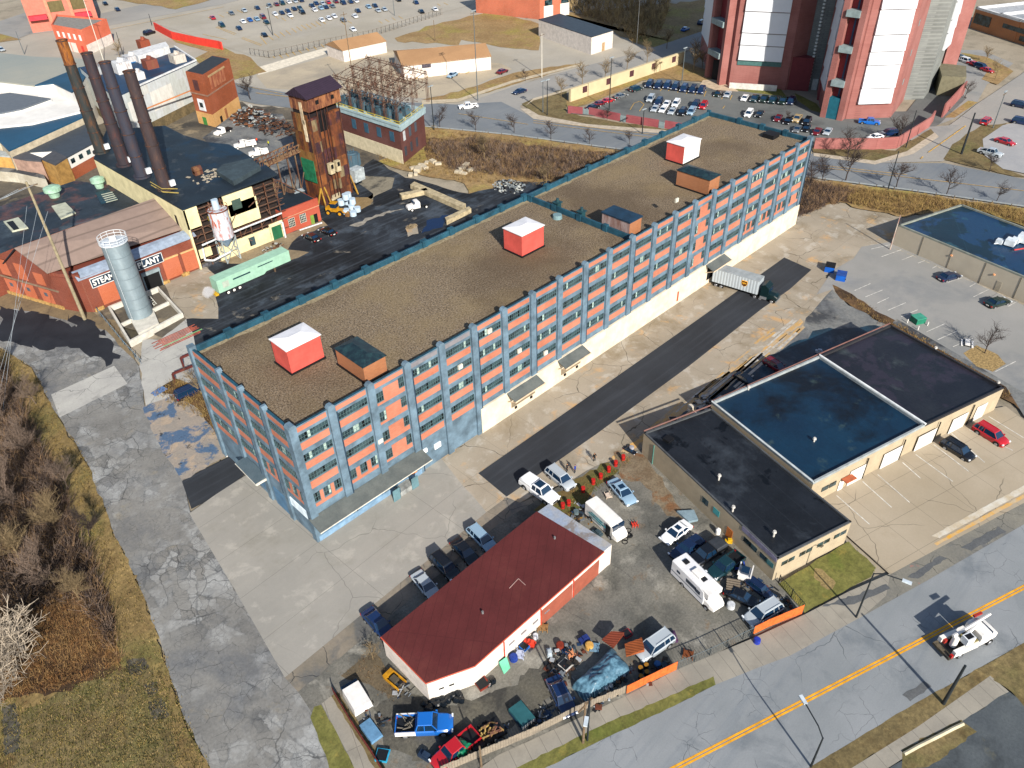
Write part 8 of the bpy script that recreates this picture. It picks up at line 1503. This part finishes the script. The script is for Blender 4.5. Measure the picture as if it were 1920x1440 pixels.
person('worker in a yellow hi vis vest near the work trucks', 505, 276, '#b8c020', '#283040', R(90), 1); person('worker in an orange vest by the service truck', 483, 270, '#c8401c', '#283040', R(10))
# ------------------------------------------------------------------ poles, lamps, wires
gp_ = paint('#5d666a', .5, .3, .15); woodp = paint('#6d5c48', .85, dirt=.3, sc=2); dk = paint('#22282c', .5); wht = paint('#c4c0b4', .6)
def pole(name, lab, base, top, r, m, cat='pole', arm=None, grp=None, head=None, z0=.05):
    x, y = G(*base); H = min(max(HT(*top, (x, y)), 3), 45); e = empty(name, (x, y, z0), 0, lab, cat, grp); MB().tube((0, 0, 0), (0, 0, H), r, r*.6, 10).build('pole', m, e, True)
    if arm:
        L, a = arm; pts = [(0, 0, H-.1), (math.cos(a)*L*.3, math.sin(a)*L*.3, H+.5), (math.cos(a)*L, math.sin(a)*L, H+.7)]; MB().path(pts, .07).build('arm', m, e)
        MB().obox((math.cos(a)*(L+.4), math.sin(a)*(L+.4), H+.7), a, .5, .2, .1).build('lamp_head', head or paint('#b9c4cc', .4), e)
    return e, H
e, H = pole('street_lamp', 'dark street lamp by the rusty manhole cover on the pavement', (1604, 1160), (1640, 1076), .13, dk, 'street lamp', (3.0, head(1640, 1076, 30, 12)), 'lamps on the near street')
e, H = pole('street_lamp', 'dark street lamp in the grass strip at the bottom of the street', (1519, 1440), (1545, 1385), .13, dk, 'street lamp', (3.4, head(1545, 1385, -28, -45)), 'lamps on the near street')
pole('utility_pole', 'thick black utility pole leaning over the street at the bottom right', (1767, 1322), (1822, 1256), .22, dk, 'pole')
e, H = pole('utility_pole', 'weathered utility pole beside the plank fence', (1093, 1395), (1102, 1318), .16, woodp, 'pole'); bx('crossarm', woodp, e, (-1.1, -.08, H-.6, 1.1, .08, H-.45)); MB().tube((.3, 0, H*.5), (.3, 0, H*.5+1.0), .25, .25, 10).build('transformer', gp_, e)
pole('lamp_post', 'dark lamp post next to the weathered utility pole', (1101, 1391), (1122, 1310), .12, dk, 'street lamp', (2.6, head(1122, 1310, -6, 40)))
pole('fence_post', 'grey weathered post in the plank fence near the bottom edge', (903, 1440), (899, 1400), .14, woodp, 'post')
e, H = pole('utility_pole', 'tall wooden utility pole in front of the steam plant gable', (160, 601), (33, 345), .34, paint('#8a8068', .8, dirt=.2, sc=2), 'pole'); bx('crossarm', woodp, e, (-1.6, -.1, H-1.0, 1.6, .1, H-.8)); 
mb = MB()
for k, dx in enumerate((-1.4, 0, 1.4)): mb.tube((dx, 0, H-.8), (-32, -10+k*2, H-3), .03, n=3); mb.tube((dx, 0, H-4-k), (-22, -22+k*3, 1), .025, n=3)
mb.build('wire', paint('#8f98a0', .5), e)
for bs, tp, lb, m_ in (((896, 190), (895, 20), 'tallest grey pole by the junction of the back road', gp_), ((1016, 146), (1019, 62), 'pale pole at the corner of the side road', wht), ((1018, 212), (1018, 152), 'thin lamp pole before the flood wall corner', gp_), ((1026, 217), (1026, 150), 'dark lamp pole before the flood wall corner', dk), ((814, 245), (804, 162), 'dark lamp pole beside the switch house', dk), ((668, 190), (652, 22), 'brown pole rising behind the shed', woodp), ((816, 77), (812, 38), 'short brown pole in the dry field', woodp), ((512, 67), (502, 14), 'double headed lamp in the far car park', dk), ((1194, 82), (1197, 0), 'pale tall pole beside the side road', wht), ((1142, 207), (1146, 108), 'dark double lamp pole inside the jail car park', dk), ((1205, 236), (1205, 215), 'white sign post by the dark red wall', wht), ((1802, 290), (1830, 212), 'thick black leaning post at the cross street corner', dk), ((1861, 241), (1888, 172), 'tall lamp pole at the right of the cross street', gp_), ((1698, 278), (1718, 207), 'dark pole by the rose brick wall', dk), ((1664, 358), (1689, 284), 'dark pole at the guardrail right of the warehouse', dk), ((740, 30), (728, -20), 'lamp pole at the right of the far car park', gp_), ((232, 106), (222, 60), 'thin dark pole in front of the red brick fire house', dk), ((46, 102), (32, 58), 'thin pole by the dark lot at the left edge', gp_), ((285, 48), (272, 27), 'thin dark pole beside the far street', dk), ((195, 116), (150, 0), 'tall pale pole passing in front of the fire house', wht), ((1278, 156), (1284, 90), 'lamp pole on the jail lawn', gp_), ((1204, 252), (1202, 205), 'dark lamp pole behind the warehouse parapet', dk), ((1668, 470), (1686, 404), 'rusty white post at the corner of the beige building', rusty('post_rust', '#a39a90', '#7a3a30'))):
    e, H = pole('utility_pole', lb, bs, tp, .3 if 'thick' in lb else .16, m_, 'pole')
    if 'tallest' in lb or 'double' in lb or 'lamp' in lb: bx('lamp_head', paint('#8f989c', .4), e, (-.9, -.2, H-.1, .9, .2, H+.1))
    if lb.startswith(('pale', 'brown', 'tall')): bx('crossarm', woodp, e, (-1.2, -.08, H-.8, 1.2, .08, H-.65))
tag(MB().tube((*G(1700, 1418), 0), (*G(1700, 1418), 1.2), .05).build('post', gp_), 'small grey post at the bottom right grass', 'post') if 0 else None
# white drift log / kerb in the dark lot
mb = MB(); P_ = [(1693, 1417), (1720, 1402), (1760, 1382), (1785, 1369), (1804, 1360)]; mb.path([(*G(*q), .35) for q in P_], .22, 7); tag(mb.build('log', paint('#b5ad94', .8, dirt=.15), None, True), 'long pale fallen log at the edge of the dark lot', 'log')
# guardrail with posts
def rail(lab, px, h=.75):
    p = [Vector(G(*q)) for q in px]; e = empty('guardrail', (*p[0], 0), 0, lab, 'guardrail'); mb = MB(); pm_ = MB()
    for a, b in zip(p, p[1:]):
        u_ = (b-a).normalized(); L = (b-a).length; n_ = Vector((-u_.y, u_.x))*.04; mb.prism([a-n_, b-n_, b+n_, a+n_], h-.32, h); k = 0
        while k < L: q = a+u_*k; pm_.box(q.x-.08, q.y-.08, 0, q.x+.08, q.y+.08, h); k += 4
    rb('rail', paint('#8a9298', .5, .2, .1), e, mb); tag(rb('post', woodp, e, pm_), kind='stuff')
rail('long steel guardrail along the back road above the brush', [(797, 240), (960, 256), (1155, 282), (1330, 306), (1515, 335), (1720, 362), (1920, 391), (2000, 408)])
# fences
plk = ground('grey_planks', '#6d665c', '#83796b', .6, .3, 6); orn = paint('#c4602a', .7, dirt=.2, sc=2); redf = paint('#6a2420', .8, dirt=.3)
def fence(name, lab, px, h, m, board=.3, lean=0, gap=.02, mesh=False):
    p = [Vector(G(*q)) for q in px]; e = empty(name, (*p[0], .08), 0, lab, 'fence'); mb = MB(); pm_ = MB(); r = random.Random(3)
    for a, b in zip(p, p[1:]):
        u_ = (b-a).normalized(); L = (b-a).length; n_ = Vector((-u_.y, u_.x)); k = 0
        while k < L-.05:
            w_ = min(board, L-k); q0 = a+u_*k; q1 = a+u_*(k+w_-gap); hh_ = h*(1+r.uniform(-.05, .05))
            if not mesh: mb.prism([q0-n_*.02, q1-n_*.02, q1+n_*.02, q0+n_*.02], .05, hh_)
            else: mb.tube((*q0, .1), (*q1, h), .018, n=3); mb.tube((*q0, h), (*q1, .1), .018, n=3)
            k += board
        if mesh: mb.tube((*a, h), (*b, h), .04, n=5); mb.tube((*a, .1), (*b, .1), .03, n=4)
        k = 0
        while k <= L: q = a+u_*k+n_*.06; pm_.box(q.x-.05, q.y-.05, 0, q.x+.05, q.y+.05, h+.1); k += 2.4
    rb('boards' if not mesh else 'wire_mesh', m, e, mb); tag(rb('post', dk, e, pm_), kind='stuff'); return e
fence('plank_fence', 'grey weathered plank fence along the pavement', [(828, 1452), (905, 1420), (1000, 1380), (1090, 1335), (1176, 1300)], 1.7, plk)
fence('board_fence', 'orange plywood fence beside the drums with rusty tops', [(1174, 1303), (1205, 1288), (1268, 1258)], 1.9, orn, 1.6); fence('board_fence', 'orange plywood fence in front of the silver suv by the lamp', [(1411, 1192), (1440, 1178), (1503, 1152)], 1.9, orn, 1.8)
fence('board_fence', 'dark red plank fence along the left side of the bottom yard', [(625, 1300), (660, 1360), (700, 1420), (730, 1470)], 1.3, redf, .5); fence('board_fence', 'orange red sign board fence at the bottom edge', [(845, 1440), (880, 1428)], 1.2, orn, 1.5)
fence('chain_fence', 'chain link gate between the two orange fences', [(1268, 1258), (1330, 1232), (1411, 1193)], 1.8, gp_, .35, mesh=True); fence('chain_fence', 'chain link fence beside the small lawn', [(1458, 1096), (1505, 1150)], 1.8, dk, .3, mesh=True)
fence('chain_fence', 'long chain link fence at the front edge of the far car park', [(470, 103), (505, 109), (600, 88), (700, 68), (830, 27)], 2.4, woodp, 2.6, mesh=True); fence('pipe_rail', 'blue grey pipe railing beside the concrete basin', [(184, 587), (235, 650), (268, 686)], 1.3, paint('#7a96a8', .5), 3, mesh=True)
for i, (a, b, lb) in enumerate((((345, 690), (385, 672), 'dark red steel gantry beside the end wall of the warehouse'), ((330, 720), (380, 700), 'lower rusty beam beside the end wall of the warehouse'))): p = Vector(G(*a)); q = Vector(G(*b)); tag(MB().tube((*p, 2.2), (*q, 2.2), .25, n=4).tube((*p, 0), (*p, 2.2), .2, n=4).build('beam', paint('#5a2622', .7, dirt=.3)), lb, 'beam')
e = empty('sign_frame', (*G(300, 738), 0), R(10), 'small blue and white grid sign lying by the dry shrubs', 'sign'); bx('panel', paint('#5a7aa8', .5, dirt=.3, sc=4), e, (-1.2, -.7, .5, 1.2, .7, .56)); bx('leg', dk, e, (-.9, -.05, 0, -.8, .05, .5), (.8, -.05, 0, .9, .05, .5))
tag(MB().prism([G(410, 812, .5), G(428, 806, .5), G(437, 830, .5), G(424, 838, .5), G(412, 830, .5)], .1, 1.4).tube((*G(430, 852), 0), (*G(432, 830), 1.2), .1).build('tank', paint('#c0bda0', .7)), 'cream upturned tank by the end wall of the warehouse', 'tank')
# yellow striped markers in the left grass
for px, py in ((208, 1186), (217, 1210), (226, 1230), (252, 1296), (261, 1318), (272, 1339), (293, 1388), (302, 1415), (313, 1437)): a = G(px, py); b = G(px+4, py+9); tag(MB().tube((*a, .15), (*b, .15), .09, n=6).build('marker', paint('#c9a860', .7)), 'short tan wooden marker in the dotted line through the left grass', 'marker', 'wooden markers in the left grass')
# ------------------------------------------------------------------ trees and brush
def twigs(seed, H, spread, levels, trunk, up=.5, n0=5, kinks=.25):
    r = random.Random(seed); mb = MB()
    def grow(p, d, L, rad, lv):
        segs = 3 if lv < 2 else 2; q = p
        for k in range(segs):
            d2 = (d+Vector((r.uniform(-1, 1), r.uniform(-1, 1), r.uniform(-.5, .8)))*kinks*.6).normalized(); e_ = q+d2*(L/segs); r1 = rad*(1-.22*(k+1)/segs*1.3)
            mb.tube(q, e_, rad*(1-.28*k/segs), r1*.9, 5 if lv < 2 else 3, caps=False); q = e_; d = d2
            if lv < levels and k >= (1 if lv == 0 else 0):
                for _ in range(n0 if lv < 2 else 3):
                    a = r.uniform(0, 6.28); o_ = Vector((math.cos(a), math.sin(a), r.uniform(-.1, .7))); nd_ = (d*up+o_*spread).normalized(); grow(q-d2*r.uniform(0, L/segs*.8), nd_, L*r.uniform(.45, .72), rad*(.5 if lv < 1 else .55), lv+1)
    grow(Vector((0, 0, 0)), Vector((r.uniform(-.06, .06), r.uniform(-.06, .06), 1)).normalized(), H*trunk, H*.019, 0)
    return mb
barkd = paint('#3d3431', .9, dirt=.2, sc=2); barkt = paint('#75654b', .9, dirt=.2, sc=2); barkw = paint('#94897a', .85, dirt=.15, sc=2); barkp = paint('#6e5f54', .9, dirt=.2, sc=2)
TP = {}
def treeproto(k, H, **kw):
    mb = twigs(k, H, **kw); me = None; o = mb.build('trunk', barkd, None, 'flat'); TP[k] = o.data; bpy.data.objects.remove(o)
for k in range(4): treeproto(k, 8, spread=.85, levels=3, trunk=.62, n0=3, up=.6)
treeproto(21, 8, spread=.75, levels=4, trunk=.5, n0=3, up=.55)
for k in range(4, 7): treeproto(k, 8, spread=.6, levels=4, trunk=.7, n0=3, up=.7)
def tree(px, py, H, m, lab, grp=None, k=None, top=None, lean=(0, 0), sx=1):
    k = k if k is not None else rnd.randrange(4); x, y = G(px, py)
    if top: H = max(HT(px+top[0], top[1], (x, y)), 3)
    e = empty('bare_tree', (x, y, .02), 0, lab, 'tree', grp); me = TP[k]; o = bpy.data.objects.new('branches', me); col.objects.link(o); o.parent = e
    zt_ = max(v.co.z for v in me.vertices); s = H/zt_; o.scale = (s*sx, s*sx, s); o.rotation_euler = (lean[0], lean[1], rnd.uniform(0, 6.28)); o.material_slots[0].link = 'OBJECT'; o.material_slots[0].material = m
    return e
gt = 'bare street trees along the back road'
for i, (px, py, ty) in enumerate(((825, 240, 195), (892, 245, 205), (964, 250, 208), (1033, 262, 220), (1105, 272, 235), (1180, 272, 240), (1585, 340, 268), (1680, 353, 292), (1773, 368, 312), (1868, 378, 334), (1540, 345, 290))):
    tree(px, py, 6, barkd, f'bare dark street tree, {ORD[i]} of eleven along the guardrail of the back road' if i < 6 else f'bare dark street tree, {ORD[i-6]} of five right of the warehouse on the back road', gt, None, (0, ty))
for i, (px, py, ty) in enumerate(((1052, 182, 140), (1092, 158, 110), (1134, 150, 103), (1175, 132, 85), (1213, 118, 75), (1250, 92, 45), (1300, 136, 72), (1316, 130, 88), (1230, 140, 108))):
    tree(px, py, 6, barkt, f'tan bare tree, {ORD[i]} of nine from the left along the flood wall', 'bare trees along the flood wall', None, (0, ty))
for i, (px, py, ty, lb) in enumerate(((1588, 300, 232, 'bare tree before the left end of the rose brick wall'), (1685, 270, 205, 'dark bare tree at the bend of the rose brick wall'), (1138, 226, 198, 'thin bare tree before the dark red wall'), (1855, 322, 282, 'spreading bare tree on the island at the right edge'), (1845, 665, 600, 'lone bare tree on the gravel island of the grey car park'), (1808, 185, 148, 'bare tree by the right jail wall corner'), (1865, 150, 105, 'tan bare tree by the slanted row of cars'), (1848, 118, 82, 'thin tan bare tree near the tan brick school'), (985, 152, 125, 'low crooked tree on the dry verge'), (1476, 228, 205, 'small bare tree by the lorry entrance of the jail'), (470, 188, 130, 'bare tree right of the brick tower'), (225, 108, 70, 'tan bare tree beside the fire house'), (908, 300, 240, 'pale bare tree in the brush by the switch house'), (1515, 365, 290, 'slender bare tree at the right end of the warehouse'), (700, 1240, 1212, 'dry shrub at the left corner of the garage'), (1600, 295, 250, 'thin bare tree on the back road pavement'), (1025, 345, 300, 'thin pale tree rising above the back parapet'), (1510, 400, 360, 'dry bush at the white corner of the warehouse'), (375, 740, 690, 'dry tan shrub beside the end wall'))):
    tree(px, py, 6, barkt if 'tan' in lb or 'pale' in lb or 'shrub' in lb else barkd, lb, None, None, (0, ty))
for i, (px, py, H, k, m) in enumerate(((60, 860, 9, 4, barkp), (30, 960, 10, 5, barkp), (110, 1000, 8, 6, barkt), (150, 1130, 7, 4, barkt), (90, 1110, 9, 5, barkp), (15, 800, 9, 6, barkp), (70, 760, 7, 4, barkp), (170, 1010, 6, 5, barkd), (-10, 1060, 11, 6, barkp), (40, 1060, 9, 4, barkt), (130, 920, 7, 6, barkp), (5, 720, 8, 5, barkp))):
    tree(px, py, H, m, ('topmost' if i == 11 else ['plum grey thicket tree in the left wood', 'tall plum grey tree at the left edge of the wood', 'tan barked thicket tree beside the left verge', 'low tan thicket tree above the golden verge', 'plum grey tree left of the tan thicket', 'plum grey tree at the upper left edge', 'small plum tree near the top of the wood', 'short dark tree where the verge narrows', 'tallest tree on the left picture edge', 'tan tree in the middle of the left wood', 'plum tree leaning towards the verge'][i])+(' bare tree of the left wood' if i == 11 else ''), 'trees of the left wood', k)
e = tree(48, 1215, 13, barkw, 'big pale barked bare tree sprawling at the left edge', None, 21, None, (R(24), R(-22)), 1.25)
e.children[0].rotation_euler[2] = .4
def thicket(name, lab, poly, n, H, mats, seed, w_=.03, spread=.5):
    r = random.Random(seed); xs = [q[0] for q in poly]; ys = [q[1] for q in poly]; mb = MB(); c = 0
    def inside(x, y):
        k = False; j = len(poly)-1
        for i in range(len(poly)):
            if (poly[i][1] > y) != (poly[j][1] > y) and x < (poly[j][0]-poly[i][0])*(y-poly[i][1])/(poly[j][1]-poly[i][1])+poly[i][0]: k = not k
            j = i
        return k
    P = [G(*q) for q in poly]; poly = P; xs = [q[0] for q in P]; ys = [q[1] for q in P]
    while c < n:
        x = r.uniform(min(xs), max(xs)); y = r.uniform(min(ys), max(ys))
        if not inside(x, y): continue
        c += 1; cl = r.uniform(.5, 1.2); mi_ = r.randrange(len(mats))
        for k in range(5):
            d = Vector((r.gauss(0, spread), r.gauss(0, spread), 1)).normalized(); p = Vector((x+r.uniform(-.5, .5), y+r.uniform(-.5, .5), 0)); L = H*cl*r.uniform(.5, 1); q = p+d*L*.55; e_ = q+(d+Vector((r.gauss(0, .35), r.gauss(0, .35), 0))).normalized()*L*.5
            mb.tube(p, q, w_, w_*.8, 3, mi_, False); mb.tube(q, e_, w_*.8, w_*.3, 3, mi_, False)
            for _ in range(2): f = q+Vector((r.gauss(0, .5), r.gauss(0, .5), r.uniform(.1, .7)))*L*.3; mb.tube(q, f, w_*.6, w_*.2, 3, mi_, False)
    return tag(mb.build(name, mats, None, 'flat'), lab, 'undergrowth', kind='stuff')
bb_ = [barkd, barkp, paint('#4c3c32', .9), paint('#7a6248', .9)]; gg_ = [paint('#8f7848', .9), paint('#765f3a', .9), paint('#58442c', .9)]
thicket('brush', 'dense plum and brown brush of the left wood', [(-60, 690), (10, 690), (60, 800), (110, 900), (150, 1000), (190, 1090), (215, 1180), (225, 1240), (160, 1120), (60, 1150), (-60, 1150)], 2600, 3.2, bb_, 1, .035)
thicket('dry_grass', 'orange brown tall grass under the big pale tree', [(-40, 1150), (60, 1150), (160, 1130), (235, 1235), (160, 1280), (-40, 1330)], 1700, 1.1, [paint('#7a5834', .9), paint('#8d7048', .9), paint('#5a4028', .9)], 2, .025)
thicket('dry_grass', 'short golden grass along the left drive', [(150, 960), (210, 1000), (262, 1105), (300, 1215), (340, 1345), (385, 1440), (100, 1440), (60, 1340), (235, 1240)], 3400, .55, [paint('#7c6a3a', .9), paint('#5d5830', .9), paint('#97825a', .9), paint('#4a3c22', .9)], 3, .04)
thicket('dry_grass', 'rough dry grass of the upper left verge', [(0, 655), (60, 692), (107, 780), (165, 874), (210, 992), (180, 1000), (120, 890), (60, 780), (0, 690)], 1300, .6, [paint('#7c6a3a', .9), paint('#8f7a48', .9), paint('#4a3c22', .9)], 16, .04)
thicket('dry_grass', 'rough grass of the street verge at the bottom right', [(1519, 1440), (1698, 1332), (1920, 1207), (1920, 1240), (1860, 1276), (1720, 1364), (1600, 1438)], 900, .35, [paint('#5c5a2a', .9), paint('#7a6a40', .9), paint('#3f4022', .9)], 17, .03)
thicket('brush', 'brown brush on the embankment behind the warehouse', [(800, 270), (900, 262), (1000, 278), (1160, 294), (1190, 320), (1100, 345), (960, 335), (840, 320)], 1900, 2.3, bb_, 4, .04); thicket('dry_grass', 'golden grass on the embankment behind the warehouse', [(700, 300), (797, 245), (960, 260), (1155, 288), (1330, 310), (1330, 330), (1050, 350), (870, 345)], 1600, 1.3, gg_, 5, .035)
thicket('brush', 'brown brush at the right end of the warehouse', [(1480, 340), (1520, 345), (1600, 365), (1570, 382), (1500, 408), (1470, 420)], 900, 2.6, bb_[2:]+bb_[:1], 6, .04); thicket('dry_grass', 'golden grass on the bank below the right guardrail', [(1560, 350), (1720, 368), (1920, 396), (1930, 425), (1810, 388), (1690, 405), (1600, 385)], 1700, 1.4, gg_, 7, .035)
thicket('dry_grass', 'dry weeds between the grey car park and the tan block', [(1562, 540), (1590, 552), (1660, 598), (1720, 630), (1900, 745), (1880, 750), (1700, 640), (1640, 600)], 500, .8, gg_, 8, .03); thicket('dry_grass', 'tangled dry weeds around the red drums', [(1050, 955), (1100, 905), (1170, 850), (1185, 862), (1110, 930), (1075, 980)], 300, .7, [paint('#6a5a2c', .9), paint('#4a5a2a', .9), paint('#8a6a38', .9)], 9, .03)
thicket('brush', 'dry brush beside the end wall of the warehouse', [(290, 740), (330, 712), (395, 740), (440, 836), (425, 848), (375, 778)], 260, 1.6, gg_, 10, .03); thicket('brush', 'dry brush at the left corner of the garage', [(640, 1270), (700, 1225), (725, 1255), (760, 1300), (740, 1320), (690, 1280)], 110, .7, gg_[1:]+bb_[2:], 11, .02)
thicket('brush', 'pale tangled wood left of the jail tower', [(1060, 0), (1180, 0), (1260, 0), (1240, 60), (1190, 85), (1150, 50), (1060, 20)], 480, 5, [paint('#8a7450', .9), paint('#a08a60', .9), barkt], 12, .09, .4)
thicket('grass', 'green lawn blades of the small lawn by the tan block', [(1462, 1098), (1590, 1020), (1638, 1068), (1508, 1150)], 900, .25, [paint('#5c6420', .9), paint('#7a7a30', .9)], 13, .02)
thicket('dry_grass', 'short olive grass of the lower left verge', [(-40, 1300), (60, 1330), (240, 1245), (300, 1260), (340, 1345), (390, 1440), (390, 1480), (-40, 1480)], 4200, .55, [paint('#5c5a2a', .9), paint('#857444', .9), paint('#3f4022', .9)], 14, .045)
thicket('dry_grass', 'weeds growing along the broken edge of the apron', [(535, 1273), (545, 1283), (950, 945), (912, 963)], 90, .35, gg_, 15, .02)
# remove the prototypes used for copying
for e in list(PROTO.values()):
    for ch in list(e.children):
        for g_ in list(ch.children): bpy.data.objects.remove(g_)
        bpy.data.objects.remove(ch)
    bpy.data.objects.remove(e)
